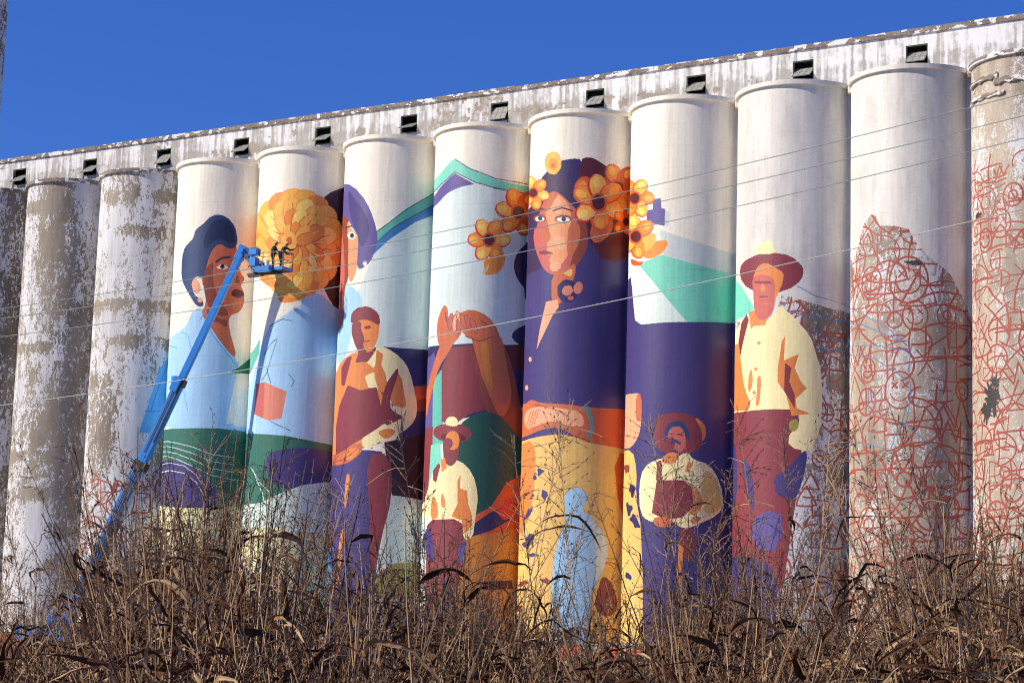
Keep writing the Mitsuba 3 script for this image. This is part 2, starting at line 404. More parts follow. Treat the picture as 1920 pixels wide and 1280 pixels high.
# paint on the silos: "silo:" then "name colour s,z s,z ..." in centimetres, base 36, on the unrolled skin
_MURAL = """
2:
painted_sleeve azure 9y,1an bg,1co bg,z8 6u,yv
painted_line blue 92,14p ab,18o bg,1c1 bg,1bi 97,14o 8x,12y 8r,12z
painted_line blue am,133 am,12y 7j,12p 7j,12u
3:
painted_line blue -5g,1bk -c0,1ax -c0,1bf -63,1bp
painted_shirt sky o,1j2 1m,1jr 2m,1ji 43,1hp 65,1e9 7e,1ck 8p,1bh 9g,1ad 9k,19a 92,16d 7z,11o 9b,zh bm,zp bm,ye a4,y6 68,xx 2,xw -4d,zj -c0,108 -c0,1fg -4p,1fe -3e,1fm -1p,1g7 -o,1gr -3,1hh 3,1ib
painted_lapel cream 7t,zx 9i,1ar bm,1bd bm,105
painted_stripe green bm,18u 7j,18n 9d,19m bm,1bl
painted_face skin 3d,1u6 41,1uw 4v,1vg 5o,1vh 6j,1uz 7a,1up 7x,1un 8c,1tu 8o,1r2 90,1q9 9c,1pq 9n,1ph 9q,1p5 9l,1or 97,1o9 97,1nx 9v,1mg 9v,1l1 9o,1kb 9b,1jm 8p,1j3 7t,1iq 7d,1i3 7c,1h6 7t,1f7 8v,1c8 8o,1bd 79,1cn 5x,1e7 44,1gp 2r,1ic 2k,1j6 30,1jx 37,1kx 35,1m6 2w,1n6 2g,1nv 27,1ot 24,1q0 2g,1sc 2u,1tc
painted_face_patch skindark 2m,1qc 39,1r6 43,1rt 48,1rb 45,1q6 4a,1ox 4r,1n0 5k,1l8 70,1j9 76,1iq 72,1ik 66,1id 5a,1ij 4g,1j5 3o,1k5 34,1lk 2k,1nv 2f,1pk
painted_neck_patch skindark 3g,1jc 3t,1ji 4w,1ih 5v,1hy 6s,1hv 76,1hg 71,1go 6n,1gk 5z,1h3 58,1hc 4e,1hb 3s,1hz
painted_ear peach 1u,1o6 24,1nf 22,1mp 1q,1ma 16,1ma l,1mq 4,1nh -1,1o9 2,1ol 8,1ou q,1p1 1c,1os
painted_hair navy -2p,1sb -2j,1tj -25,1uh -1l,1v2 -4,1w2 e,1xh m,1xs 1x,1ym 32,1zq 41,205 4r,207 5h,202 6i,1zi 7d,1yi 7s,1xl 82,1we 85,1vo 7x,1up 7n,1ug 6u,1ua 6g,1ue 5a,1v1 4k,1us 3w,1ty 3d,1ss 2k,1pe 27,1p4 1e,1pb v,1p7 b,1ol 7,1nw q,1mk 1a,1lw 2g,1l7 2t,1kl 2r,1k5 27,1k0 1u,1k2 15,1kj -1v,1oc -2g,1pk -2m,1q8
painted_hair_patch ink 45,1z9 55,1zg 5n,1ze 6i,1yy 7d,1xk 7o,1wc 7l,1vi 7d,1vb 6p,1vb 5m,1vs 4v,1vw 3t,1v9 2x,1uc 2o,1u7 2h,1u9 2b,1ui 25,1ve 2c,1wc 3f,1yo
painted_earring peach 2l,1la 2j,1kw 27,1kp 1s,1kt 1l,1l6 1n,1lf 20,1lm 2a,1lk
painted_brow ink 73,1so 5o,1sf 4n,1rn 4g,1rx 5k,1sq 71,1t0
painted_eye cream 4t,1qr 4t,1r0 59,1rd 5r,1rh 6n,1r6 6r,1qw 6h,1qp 5u,1qk
painted_eye ink 66,1r7 64,1qv 5u,1qo 5m,1qo 5e,1qy 5d,1r6 5l,1rg 5x,1rh
painted_lips wine 7k,1m8 7i,1mn 7y,1n5 8d,1nc 9m,1n2 9s,1mr 9p,1ma 9c,1lz 8o,1lt 83,1lw
painted_nose_patch skindark 85,1ou 8d,1pp 8k,1ps 8p,1p1 8y,1om 9c,1oj 9b,1od 8u,1o4 8g,1o3 86,1ob
painted_line azure -2m,1d4 -2p,1d0 -6j,1dy -6a,1e1
painted_line azure 38,1j8 3d,1j4 2a,1hk 25,1hn
painted_line azure 4z,1eo 3d,1gw 3h,1gz 53,1es 9f,19o 9b,19l 8v,1a3
painted_line azure 10,1c5 -4,1f5 -1q,1ft -1n,1fx 1,1f7 15,1c6
painted_line azure s,11z -9,158 -2g,16r -2b,16u -4,15a x,120
painted_hill green -j,l0 -28,lv -4m,mt -c0,nh -c0,zh -c,yy 64,z0 bm,yu bm,la 95,kz 76,kx
painted_slope purple -3r,lq -c0,mk -c0,tx -3c,tn -u,td 15,sw 2v,s5 3n,ro 50,qj 66,p4 71,nh 7d,ml 6v,lw 5k,le 3d,l3 -1,l4
painted_line chalk o,si -2n,t3 -c0,t6 -c0,ta -2o,t7 q,sm 37,r1 4u,oi 4q,og 34,qy
painted_line chalk r,r8 -2j,rs -43,rq -c0,ru -c0,rz -2j,rx t,rc 3a,pr 4w,n9 4t,n6 36,po
painted_line chalk 2a,vo -1h,wi -46,wx -c0,xd -c0,xh -46,x1 -1g,wm 2b,vs 5k,uk 9m,u9 9l,u5 5j,ug
painted_line chalk 2c,ul -1e,vl -45,w2 -c0,wj -c0,wn -44,w5 -1d,vp 2d,up 5m,td 9o,sz 9o,sv 5m,ta
painted_line chalk 2e,ti -1b,uo -43,v6 -c0,vp -c0,vt -43,va -1a,us 2g,tl 5p,s7 9r,rp 9q,rl 5o,s3
painted_line chalk 2g,se -19,tr -42,uc -c0,uv -c0,uz -41,uf -2g,u4 -17,tv 1o,st 5r,r0 9t,qf 9t,qb 5q,qx
painted_field khaki -4u,-3n -c0,-2v -c0,lw -5o,lr 27,lc 5x,lg ak,ly bm,ja bm,-39
4:
painted_hill green p,ks -36,kr -c0,kz -c0,ye -61,y4 -n,xg 2j,x7 8n,w8 bt,vw bt,lh 8f,lv 4g,lp
painted_line chalk -10,p8 -2c,qm -3z,s2 -3s,s3 -2x,rd -w,pa 1f,nh 1c,ne
painted_line chalk 5,lo -f,ng -2u,r3 -2n,r4 -27,qi -a,nh a,lp
painted_slope purple n,tz 1g,uf 3k,ut 5o,v1 91,v1 bt,ur bt,p9 bg,p4 54,oa 44,o9 2f,on 1q,p1 15,pm n,qe a,rc 2,sg 6,tc
painted_field mint 6,bk -2d,cj -4u,d9 -c0,dq -c0,lt -38,lo -13,lv m,m7 63,oj 8i,p5 bt,pq bt,dp 9d,bt
painted_field khaki -c0,g5 -6u,gq -6a,he -47,hg -t,hu 2d,ht 54,h7 87,gw bt,gx bt,-2w -49,-3a -c0,-31
painted_line chalk -g,lo -48,lk -c0,lq -c0,lx -4b,lr -j,lv 3f,nm 6x,oz bt,ps bt,pl 6z,os 3i,ng
painted_backdrop black 6e,1yh 6i,201 7d,211 96,22n aj,23e bt,23y bt,1in ar,1ja 9s,1kj 8z,1lv 8d,1n9 7v,1ps 7j,1tf 71,1wb
painted_shirt sky -5z,xu -c0,y8 -c0,168 -60,16p -54,17b -45,18m -31,1an -1u,1eg -7,1gz 4j,1kc 5w,1kx 7e,1l9 8u,1kt a9,1jl bt,1iw bt,vw 8n,w8 59,wu
painted_stripe jade -6b,18i -c0,18p -c0,1c5 -5j,1c9 -3l,1d1 -28,1dv -2p,1ca -49,19w -54,196
painted_collar cream -3a,1bg -4q,1a8 -5q,19o -c0,19b -c0,1cs -6g,1cr -59,1d6 -3q,1e4 -2k,1f6 -22,1fp -r,1hl 2u,1j8 55,1ks 55,1j2 -j,1fq -1z,1d9
painted_stripe teal -68,185 -c0,18e -c0,1bk -5i,1bv -4e,1ce -2t,1dk -2w,1b1 -4j,199
painted_pot clay -3o,10y -3g,160 -14,166 3d,14f 2o,zy d,zk
painted_pot_patch rose -3o,10y -3g,160 -14,163 -y,102
painted_line navy 12,1d8 e,1cx -1h,1as -1n,1av a,1d0 18,1df -n,17k -1u,16d -20,16g -s,17n
painted_line navy -v,18i -p,18i e,15r 9,15q
painted_line navy 40,156 4h,165 3d,17g 3g,17i 4m,165 44,154
painted_line navy 3p,1g9 20,1gn -l,1fi -o,1fm 1z,1gr 3q,1gd
painted_line navy 4d,xw 4b,xs k,ze m,zi
painted_stem orange s,1l3 24,1li 4o,1li 5v,1l7 5r,1ki 50,1jy 3k,1ji 2e,1je 1i,1jk y,1k4
painted_petal_edge orange bt,1vq bt,1t0 bj,1so ay,1s7 aa,1rx 9m,1rt 90,1rx 8g,1s8 80,1so 7p,1t8 7l,1tv 7m,1uj 7u,1v6 88,1vp 8q,1w4 9c,1we 9z,1wh an,1we ba,1w5
painted_petal amber ar,1w6 bt,1vm bt,1t5 b1,1sh af,1s7 9s,1s4 96,1s7 8n,1sg 88,1su 7z,1tc 7u,1tw 83,1v1 8g,1vj 9i,1w5
painted_petal_edge orange b7,1tr bt,1t5 bt,1r1 b8,1qa an,1pu 9z,1pk 9b,1ph 8p,1pm 86,1pw 7r,1qd 7h,1qy 7e,1rl 7h,1s8 7q,1sv 85,1te 8n,1ts 9a,1u2 9x,1u5 al,1u1
painted_petal orange b8,1ti bt,1sx bt,1r1 bb,1qf a5,1pt 9i,1pq 8x,1pu 8f,1q4 81,1qi 7r,1r1 7q,1s6 8c,1t7 8u,1tk 9e,1tr an,1tr
painted_petal_edge orange az,1oz am,1oc a5,1nt 9j,1nf 8w,1n7 89,1n6 7o,1nc 76,1no 6s,1o6 6k,1or 6j,1pe 6n,1q1 6y,1qm 7e,1r4 7x,1rh 8k,1ro 97,1rq 9u,1rl ae,1ra at,1qt b2,1q9 b4,1pm
painted_petal amber ax,1ow a7,1nw 92,1nd 8h,1nc 7x,1ni 7g,1nt 73,1o9 6v,1os 6w,1py 7k,1qw 82,1r8 98,1re 9t,1r9 ab,1qz aq,1qk az,1q2 b2,1ph
painted_petal_edge orange 98,1ml 8r,1m3 86,1lq 7j,1lk 6w,1lk 6b,1lr 5u,1m4 5g,1mm 59,1n7 58,1nt 5d,1of 5p,1p0 65,1pg 6p,1ps 7c,1py 7z,1py 8k,1ps 93,1pg 9h,1p0 9p,1of 9q,1nt 9k,1n6
painted_petal amber 96,1mi 88,1ls 7o,1lm 73,1ln 6k,1lu 64,1m6 5k,1n6 5j,1nr 5w,1ou 6b,1p9 7d,1po 8h,1ph 8y,1p6 9b,1oq 9j,1o7 9l,1nm 9g,1n1
painted_petal_edge orange 70,1kw 6f,1km 5t,1kh 56,1kj 4l,1ks 43,1l6 3q,1lp 3j,1ma 3i,1mw 3o,1ni 41,1o1 4i,1of 53,1op 5q,1ou 6d,1os 6y,1ok 7f,1o7 7s,1np 7z,1n4 80,1mi 7u,1lw 7h,1lc
painted_petal orange 6y,1kv 6f,1kl 5v,1ki 5b,1kk 4c,1l6 3u,1m7 3t,1ms 3y,1nc 4o,1o7 56,1og 6a,1oi 79,1nx 7l,1ng 7s,1mc 7n,1ls
painted_petal_edge orange 4b,1k8 3n,1k7 2z,1kc 2d,1kn 1u,1l3 1h,1lo 1a,1ma 1b,1mw 1j,1ng 1x,1nx 2h,1oa 34,1oh 3s,1oi 4f,1od 50,1o3 5h,1no 5t,1n5 5z,1mj 5y,1lx 5r,1lc 5e,1ku 4w,1kg
painted_petal amber 48,1k8 3n,1k7 2j,1km 1r,1lk 1l,1m4 1l,1mp 1s,1n8 25,1no 36,1o7 4c,1o4 4v,1nu 5k,1my 5p,1me 5i,1la 57,1kt 4r,1kg
painted_petal_edge orange 19,1kx i,1l6 -7,1lk -s,1m4 -18,1mq -1e,1nd -1b,1nz -10,1oi -g,1ox 8,1p6 1p,1p8 2d,1p0 2z,1on 3f,1o5 3r,1nk 3v,1my 3t,1mc 3l,1ls 36,1lb 2m,1l0 1z,1kv
painted_petal amber 16,1ky -4,1lj -m,1m0 -z,1mk -14,1n5 -11,1nq -q,1o8 -9,1om 10,1p0 1n,1oy 2s,1of 37,1nz 3k,1mv 3i,1mb 3a,1ls 2w,1ld 2e,1l2 1t,1kx
painted_petal_edge orange -1r,1mp -3g,1nt -41,1oh -4a,1p6 -44,1ps -3l,1q9 -2t,1ql -1y,1qs -7,1qp l,1qf 18,1pz 1p,1pg 20,1ou 24,1o7 22,1nl 1s,1n1 1c,1mm q,1mc -1,1m9 -v,1md
painted_petal orange -1u,1mr -3c,1nq -3u,1oc -40,1oy -3u,1pi -3c,1py -1u,1qh -9,1qf g,1q6 10,1pt 1g,1pb 1p,1or 1t,1o7 1p,1nm 1g,1n4 10,1mq f,1mh -9,1me
painted_petal_edge orange -5q,1pl -c0,1qh -c0,1t4 -42,1t3 -1t,1st -y,1sg -9,1rz 9,1re k,1qr o,1q3 j,1ph 7,1ox -c,1oj -11,1ob -1x,1ob -2z,1oi
painted_petal amber -5w,1po -c0,1qg -c0,1st -2x,1sp -15,1s8 -i,1rt -1,1ra 9,1qq b,1q4 6,1pk -6,1p3 -o,1oq -1d,1oj -28,1oi -39,1op
painted_petal_edge orange -6j,1rc -c0,1rr -c0,1vr -5u,1vh -2u,1v0 -1v,1um -14,1u4 -l,1tj -a,1sv -7,1s7 -d,1rk -q,1r1 -1b,1qn -24,1qg -35,1qh
painted_petal amber -c0,1ru -c0,1vi -62,1v7 -33,1ur -25,1uf -1f,1ty -x,1tf -n,1su -k,1s9 -q,1rp -13,1r8 -1o,1qw -2h,1qq -3i,1qr -4u,1r1
painted_petal_edge orange -5g,1ti -c0,1u8 -c0,1yf -5p,1y2 -3z,1xu -2s,1xk -1u,1x5 -15,1wm -o,1w0 -f,1vc -f,1uo -n,1u2 -13,1tk -1r,1t7 -2n,1t2 -3t,1t5
painted_petal orange -5r,1tv -c0,1uh -c0,1y8 -65,1xx -34,1xd -27,1wz -1i,1wi -11,1vy -s,1vc -s,1ur -z,1u8 -1e,1ts -22,1th -2y,1td -43,1th
painted_petal_edge orange -64,1w5 -c0,1ws -c0,208 -2t,1zu -1t,1zl -10,1z7 -d,1yo 2,1y3 9,1xf 8,1ws -1,1w6 -h,1vo -15,1vb -20,1v6 -31,1v8
painted_petal amber -63,1wg -c0,1x3 -c0,207 -61,1zy -35,1zp -25,1zg -1d,1z2 -r,1yl -c,1y1 -4,1xg -4,1wv -c,1wc -r,1vw -1d,1vl -26,1vh -36,1vk
painted_petal_edge orange -4x,20v -3z,217 -1y,21j -10,21g -6,218 j,20v 12,20d 1e,1zs 1k,1z5 1i,1yi 19,1xx t,1xg 6,1x3 -l,1wx -1h,1wz -2g,1x8 -4h,1yb -5c,1z1 -5u,1zr -5n,20e
painted_petal amber -4t,20w -3z,218 -25,21g -h,215 7,20s p,20c 11,1zs 17,1z7 16,1ym y,1y3 k,1xn 0,1xd -p,1x8 -1i,1xa -3c,1xz -50,1z7 -5g,1zv -5d,20g
painted_petal_edge orange -19,227 -j,22h 11,22k 1r,22d 2d,220 2t,21j 34,20z 38,20c 36,1zq 2x,1z5 2h,1yo 1w,1yb 17,1y6 g,1y7 -c,1yf -13,1yt -1q,1zd -27,200 -2e,20n -29,219 -1v,21s
painted_petal orange -16,229 -j,22i v,22j 23,220 2i,21j 2t,210 2x,20f 2v,1zu 2n,1zb 2a,1yv 1r,1yl 15,1yg h,1yh -x,1z3 -1i,1zl -1w,206 -23,20s -20,21d -1p,21v
painted_petal_edge orange 1u,230 37,233 3u,22w 4e,22j 4t,222 53,21h 56,20v 53,209 4t,1zo 4e,1z8 3u,1yw 37,1yr 2i,1ys 1t,1z0 17,1ze p,1zx d,20j 9,216 d,21r p,22b 17,22q
painted_petal amber 1x,230 34,233 3p,22w 4k,224 4t,21k 4t,20e 4l,1zv 47,1zg 3q,1z5 35,1z0 2j,1z2 1y,1z9 y,204 o,20p k,21a o,21u y,22d 1d,22r
painted_petal_edge orange 4z,22w 5m,22t 67,22l 6q,227 74,21p 7c,214 7e,20i 79,1zw 6x,1zc 6h,1yw 5x,1ym 5a,1yi 4n,1yl 41,1yu 3h,1z9 33,1zs 2u,20e 2t,211 2y,21m 3a,225 3r,22j 4c,22t
painted_petal amber 51,22w 65,22m 6l,229 74,219 75,20o 6q,1zl 6c,1z6 5t,1yw 59,1ys 4p,1yu 3p,1zg 35,20i 34,213 39,21n 3j,225 3y,22j
painted_petal_edge orange 7f,21x 81,21p 8j,21b 8x,20s 95,207 96,1zk 90,1yy 8o,1ye 87,1xy 7m,1xo 6z,1xk 6c,1xn 5r,1xx 59,1yc 4w,1yv 4p,1zh 4o,204 4t,20q 55,219 5l,21n 66,21x 6s,220
painted_petal orange 7i,21w 8h,21c 8t,20w 8z,20c 90,1zr 8u,1z6 83,1y8 7k,1xy 6z,1xu 6f,1xx 5w,1y5 5h,1yi 4z,1zk 4z,205 54,20p 5u,21l 6d,21u
painted_petal_edge orange 9m,206 a5,1zs aj,1z9 aq,1yn aq,1y0 aj,1xd a5,1wt 9m,1wd 91,1w3 8d,1vz 7r,1w3 76,1wd 6p,1ws 6d,1xc 66,1xz 66,1ym 6d,1z8 6p,1zr 76,206 7q,20f 8d,20i 90,20f
painted_petal amber 94,20c a5,1zs ah,1zb an,1yr am,1y6 af,1xl a2,1x3 90,1we 8f,1wa 7u,1wd 7c,1wl 6w,1wz 6g,1y1 6n,1z6 6z,1zn 7y,20b
painted_petal_edge orange bc,1xr bt,1wu bt,1vv bl,1va b5,1uq al,1ua 9y,1u0 9a,1tx 8n,1u1 83,1ub 7n,1ur 7c,1vc 77,1vz 78,1wm 7f,1x9 7s,1xs 8a,1y7 8v,1yg 9j,1yj a6,1yg at,1y6
painted_petal amber bd,1xp bp,1x8 bt,1w6 bk,1vi b5,1uz a0,1ub 9e,1u8 8s,1ub 8a,1uk 7v,1uy 7l,1vg 7i,1wl 82,1xm 8j,1y0 93,1y9 ab,1ya aw,1y2
painted_petal orange 9i,1w4 9v,1u1 9p,1rw 91,1pv 7z,1o5 6l,1mw 51,1m8 3b,1m7 1j,1mu -9,1o4 -1x,1pw -3b,1s1 -42,1ua -3r,1wd -2l,1y6 -z,1zl s,20l 2l,214 4c,213 5z,20j 7g,1zh 8o,1xz
painted_petal_edge orange at,1tf au,1sv an,1sc a9,1ru 9p,1rg 91,1r6 8b,1r2 7l,1r3 6x,1rb 6d,1ro 5y,1s4 5q,1sn 5p,1t7 5u,1tq 67,1u6 7c,1us 8r,1uu 9g,1uo a2,1uc aj,1tx
painted_petal amber as,1td au,1sv an,1se aa,1ry 94,1rd 8g,1r9 75,1ri 6m,1rt 68,1s8 60,1so 5z,1t6 64,1tm 6g,1u1 7i,1uk 8u,1um 9i,1ug aj,1tt
painted_petal_vein flame 9r,1sx 9k,1st 8e,1st 6l,1t3 7y,1t4
painted_petal_edge orange a6,1qi 9z,1py 9m,1pi 93,1p6 8g,1p0 7s,1p0 74,1p6 5y,1py 5l,1qi 5d,1r3 5c,1ro 5i,1s6 5u,1sm 6b,1sw 6x,1t2 89,1sw 9h,1s5 9w,1rn a5,1r2
painted_petal yellow a4,1qg 9z,1py 9n,1pk 95,1pa 7y,1p5 7b,1pb 6q,1pm 5v,1qj 5m,1rl 5r,1s1 61,1sf 6h,1so 71,1ss 8b,1sm 9g,1rx 9u,1rh a3,1qy
painted_petal_vein yellow 93,1qe 8u,1qd 7t,1qs 6a,1rr 7j,1r8
painted_petal_edge orange 8k,1nw 87,1nh 7p,1n7 75,1n3 6j,1n7 5e,1nx 4n,1p4 4h,1ps 4i,1qe 4p,1qx 51,1rc 5i,1rl 63,1ro 7a,1rb 7u,1qw 8m,1pq 8s,1p3 8r,1og
painted_petal amber 8i,1nv 86,1nh 7r,1n8 79,1n6 6p,1na 5n,1ny 58,1oh 4r,1pp 4r,1q9 4x,1qr 58,1r4 5n,1rc 65,1re 79,1r1 7r,1qm 8i,1pj 8n,1oy 8n,1od
painted_petal_vein flame 7l,1o8 7e,1ob 6n,1p4 5m,1qm 6k,1pn
painted_petal_edge orange 6f,1ma 5y,1m1 5e,1lz 4v,1m4 4c,1mg 3i,1nl 38,1oz 3b,1pn 3l,1q7 3y,1qm 4g,1qv 4z,1qx 5j,1qs 62,1qg 6u,1pd 74,1nz 71,1nb 6s,1mq
painted_petal amber 6c,1ma 5x,1m1 5h,1m0 4z,1m5 4i,1mg 3r,1nj 3h,1ou 3k,1pg 3s,1pz 44,1qd 4j,1ql 50,1qm 5y,1q6 6o,1p5 6y,1nu 6v,1n8
painted_petal_vein yellow 5o,1mz 5j,1n4 55,1o6 4q,1pz 59,1op
painted_petal_edge orange 3x,1lt 3d,1lr 2u,1lx 2c,1mb 1x,1mu 1n,1nh 1j,1o7 1l,1ow 1t,1pk 26,1q4 2n,1qj 36,1qr 3q,1qs 49,1qm 4q,1qa 54,1pr 5c,1p5 5e,1nq 57,1n2 4v,1mh 4f,1m1
painted_petal yellow 3v,1lt 3d,1ls 2w,1ly 2g,1ma 1v,1nd 1s,1o1 21,1pc 2c,1pu 2r,1q8 38,1qg 3q,1qi 46,1qc 4l,1q1 55,1oy 56,1nm 50,1n0 4b,1m2
painted_petal_vein flame 3h,1mq 3d,1my 3e,1o2 3o,1pv 3p,1oh
painted_petal_edge orange 1a,1mj o,1mq 5,1n4 -a,1nn -i,1o9 -i,1oy -b,1pm 3,1q8 18,1r3 1v,1ra 2h,1ra 31,1r4 3i,1qr 3t,1q9 3z,1pn 3u,1oa 33,1n4 2j,1mr 1x,1mj
painted_petal amber 18,1mk o,1mr 7,1n3 -5,1nk -b,1o5 -b,1or -4,1pe 9,1py 1a,1qs 2f,1r0 2x,1qu 3b,1qj 3l,1q3 3q,1ow 3k,1o9 2v,1n6 2c,1ms 1s,1ml
painted_petal_vein yellow 17,1nk 16,1ns 1n,1os 2n,1qb 25,1p1
painted_petal_edge orange -11,1o1 -1p,1oe -27,1ox -2g,1pj -2f,1q5 -23,1qr -1j,1ra -u,1rp p,1s6 1f,1s5 21,1rz 2j,1rn 2v,1r6 31,1qm 30,1q0 2s,1pd 2f,1os 1w,1oa 18,1ny i,1ns -a,1nt
painted_petal amber -13,1o3 -1o,1of -24,1ov -2b,1pf -29,1pz -1y,1qj -s,1rf n,1rv 1v,1rr 2b,1rg 2m,1r1 2r,1qj 2p,1py 24,1ou 10,1o2 b,1nw -e,1nw
painted_petal_vein flame w,1q0 -t,1oy -3,1pn 1v,1r1
painted_petal_edge orange -44,1qz -4w,1rk -59,1s6 -50,1sq -4b,1t6 -2c,1tr -d,1tw h,1ts 16,1ti 1p,1t4 21,1sn 26,1s3 23,1rj 1s,1qz 1b,1qj n,1q6 -6,1pz -14,1py -24,1q4
painted_petal yellow -45,1r1 -4u,1rk -55,1s4 -4w,1sl -48,1sz -2d,1ti -i,1tn a,1tj y,1tb 1g,1sz 1r,1sk 1v,1s2 1s,1rk 1h,1r3 10,1qo d,1qc -f,1q6 -29,1qa
painted_petal_vein yellow -y,1rq -30,1rm 14,1sd k,1s3
painted_petal_edge orange -6q,1ub -c0,1v3 -c0,1vp -5m,1vp -32,1vz -v,1vu t,1v8 1d,1ur 1q,1u9 1v,1tp 1r,1t6 1g,1so x,1sb 8,1s2 -o,1s0 -2t,1sf -42,1sw
painted_petal amber -6o,1ud -c0,1v5 -6x,1vd -4d,1vq -22,1vr -12,1vm j,1v2 12,1uo 1f,1u7 1j,1tq 1g,1t9 15,1su n,1si -2,1sb -w,1s9 -2z,1sn -45,1t3
painted_petal_vein flame -x,1ts -42,1ud -y,1u2 t,1tr
painted_petal_edge orange -61,1x0 -5q,1xh -4v,1xt -3t,1xz -1m,1xx -m,1xp 9,1xd z,1wx 1j,1we 1w,1vt 21,1v8 1y,1up 1n,1u8 15,1tx h,1tr -d,1tr -1c,1tz -2e,1ud -4l,1vl -5j,1wb
painted_petal amber -5w,1x1 -5o,1xh -4w,1xr -3w,1xw -1t,1xs -v,1xk -1,1x8 18,1wc 1k,1vt 1p,1va 1n,1ut 1d,1uf w,1u5 9,1u0 -1g,1u9 -2g,1um -4j,1vr -5f,1wf
painted_petal_vein yellow -q,1vl -3g,1wr -18,1w2 y,1v3
painted_petal_edge orange -3h,1yz -2z,1ze -2a,1zm -1g,1zp a,1zc 11,1yy 26,1xt 2h,1x7 2m,1wk 2j,1vz 29,1vj 1t,1v7 17,1v2 h,1v4 -18,1vs -2u,1x1 -3d,1xr -3m,1yf
painted_petal yellow -3d,1z0 -2z,1zd -2c,1zl -1k,1zm 2,1z9 s,1yv 1v,1xt 26,1x8 2b,1wn 29,1w5 20,1vq 1m,1vg 12,1vc d,1ve -17,1w2 -2p,1x8 -38,1xw -3h,1yi
painted_petal_vein flame j,1wr -1s,1ym -1f,1yg -6,1xm 1h,1w6
painted_petal_edge orange -i,20n 1,20x o,211 1c,20x 20,20n 2l,207 33,1zn 3n,1ya 3p,1xm 3k,1x0 3a,1wi 2u,1w7 2a,1w2 1o,1w4 c,1wv -9,1xh -q,1y6 -10,1yw -12,1zl -w,207
painted_petal amber -f,20n 1,20x m,20z 17,20w 2d,207 2t,1zn 3d,1ye 3b,1x7 32,1wr 2p,1wg 27,1wc 1n,1wf f,1x5 -4,1xp -t,1z1 -w,1zo -r,208
painted_petal_vein yellow l,1zz t,1zu 1i,1ys 2d,1x1 1i,1y9
painted_petal_edge orange 20,21e 2k,21k 35,21i 3p,219 46,20u 4k,209 4u,1zl 4x,1y6 4q,1xj 4f,1x0 3z,1wm 3g,1wg 2w,1wi 2c,1wr 1t,1x7 1d,1xt 12,1yh x,1z8 y,1zx 16,20k 1j,212
painted_petal amber 23,21e 2k,21j 33,21h 3k,219 4d,20b 4l,1zo 4p,1yc 49,1x8 3v,1ww 3e,1wr 2x,1ws 2e,1x1 1k,1y0 1a,1yo 16,200 1c,20m 1o,213
painted_petal_vein flame 2p,20k 2v,20d 34,1z9 3b,1xe 2x,1yr
painted_petal_edge orange 51,21a 5k,219 62,210 6g,20l 6q,201 6u,1zd 6t,1yn 6b,1xb 5v,1ws 5d,1wg 4t,1wa 4a,1wc 3s,1wm 3d,1x2 33,1xn 2y,1yb 2z,1z0 3j,20b 3z,20t 4h,215
painted_petal yellow 53,219 5k,218 60,210 6c,20m 6o,1zh 6m,1yt 66,1xk 5s,1x2 5b,1wq 4u,1wl 4c,1wm 3x,1wv 3k,1x9 3b,1xt 39,1z3 3q,20b 45,20s
painted_petal_vein yellow 5a,20a 5c,203 54,1yz 4i,1x8 4q,1ym
painted_petal_edge orange 7c,209 7t,201 87,1zn 8f,1z4 8h,1yi 8d,1xu 83,1x5 74,1w2 6j,1vq 5y,1vl 5e,1vm 4w,1vv 4j,1wa 4b,1wt 49,1xg 4d,1y4 4n,1yr 5l,1zt 6r,20a
painted_petal amber 7d,207 7t,200 85,1zo 8c,1z7 8d,1ym 7y,1xd 73,1wc 6j,1w0 60,1vv 5i,1vw 52,1w3 4q,1wh 4k,1wy 4i,1xj 4x,1yr 5s,1zq 6v,207
painted_petal_vein flame 78,1z8 77,1z0 6l,1y1 5f,1wm 64,1xt
painted_petal_edge orange 95,1yj 9k,1y6 9s,1xo 9t,1x3 9n,1wh 9a,1vv 86,1uv 7i,1uk 6u,1ug 69,1ui 5q,1ur 5c,1v5 55,1vn 54,1w8 59,1wu 5l,1xf 62,1xy 7b,1yn 8l,1yq
painted_petal amber 96,1yh 9j,1y5 9q,1xq 9r,1x7 9k,1wn 8r,1vk 7k,1uv 6y,1uq 6e,1ur 5x,1uz 5l,1vb 5e,1vr 5e,1wa 5k,1wu 6b,1xu 7h,1yi 83,1yn
painted_petal_vein yellow 8o,1xk 8l,1xd 7o,1wm 63,1vo 75,1wk
painted_petal_edge orange ae,1w7 an,1vq ao,1v6 ah,1ul a3,1u1 8v,1t7 7g,1sx 6t,1t1 69,1tb 5v,1tq 5m,1u8 5l,1us 5r,1vc 6m,1wa 79,1wm 8o,1ww 9y,1wk
painted_petal yellow ae,1w5 am,1vq an,1v8 ah,1uq a3,1u8 8x,1tg 7l,1t6 6z,1ta 6h,1ti 64,1tv 5w,1ua 5w,1us 61,1va 6v,1w5 7g,1wg 8s,1wp 9z,1wg
painted_petal_vein flame 9l,1vf 9f,1v9 8b,1uu 6i,1ug 7s,1uy
painted_petal_edge flame 8z,1u5 93,1tq 8z,1ta 8p,1sv 7q,1s9 74,1s4 6h,1s3 5b,1sf 4w,1sr 4m,1t5 4j,1tl 4m,1u0 4v,1ue 5a,1up 6g,1v3 7p,1v0 89,1ut
painted_petal amber 8z,1u3 93,1tq 8q,1sz 7t,1sf 78,1sa 6m,1s9 5j,1sk 55,1su 4t,1tk 55,1ua 5j,1uk 6l,1uw 7s,1uu 8b,1uo
painted_petal_vein flame 86,1tp 80,1tk 6z,1tg 5c,1tk 6k,1tq
painted_petal_edge flame 8q,1rp 8n,1r9 8d,1qw 7z,1qm 6v,1qh 69,1ql 5o,1qv 4r,1ro 4e,1sm 4h,1t1 4q,1td 55,1tm 5n,1tq 6u,1tm 7y,1t1 8d,1sm
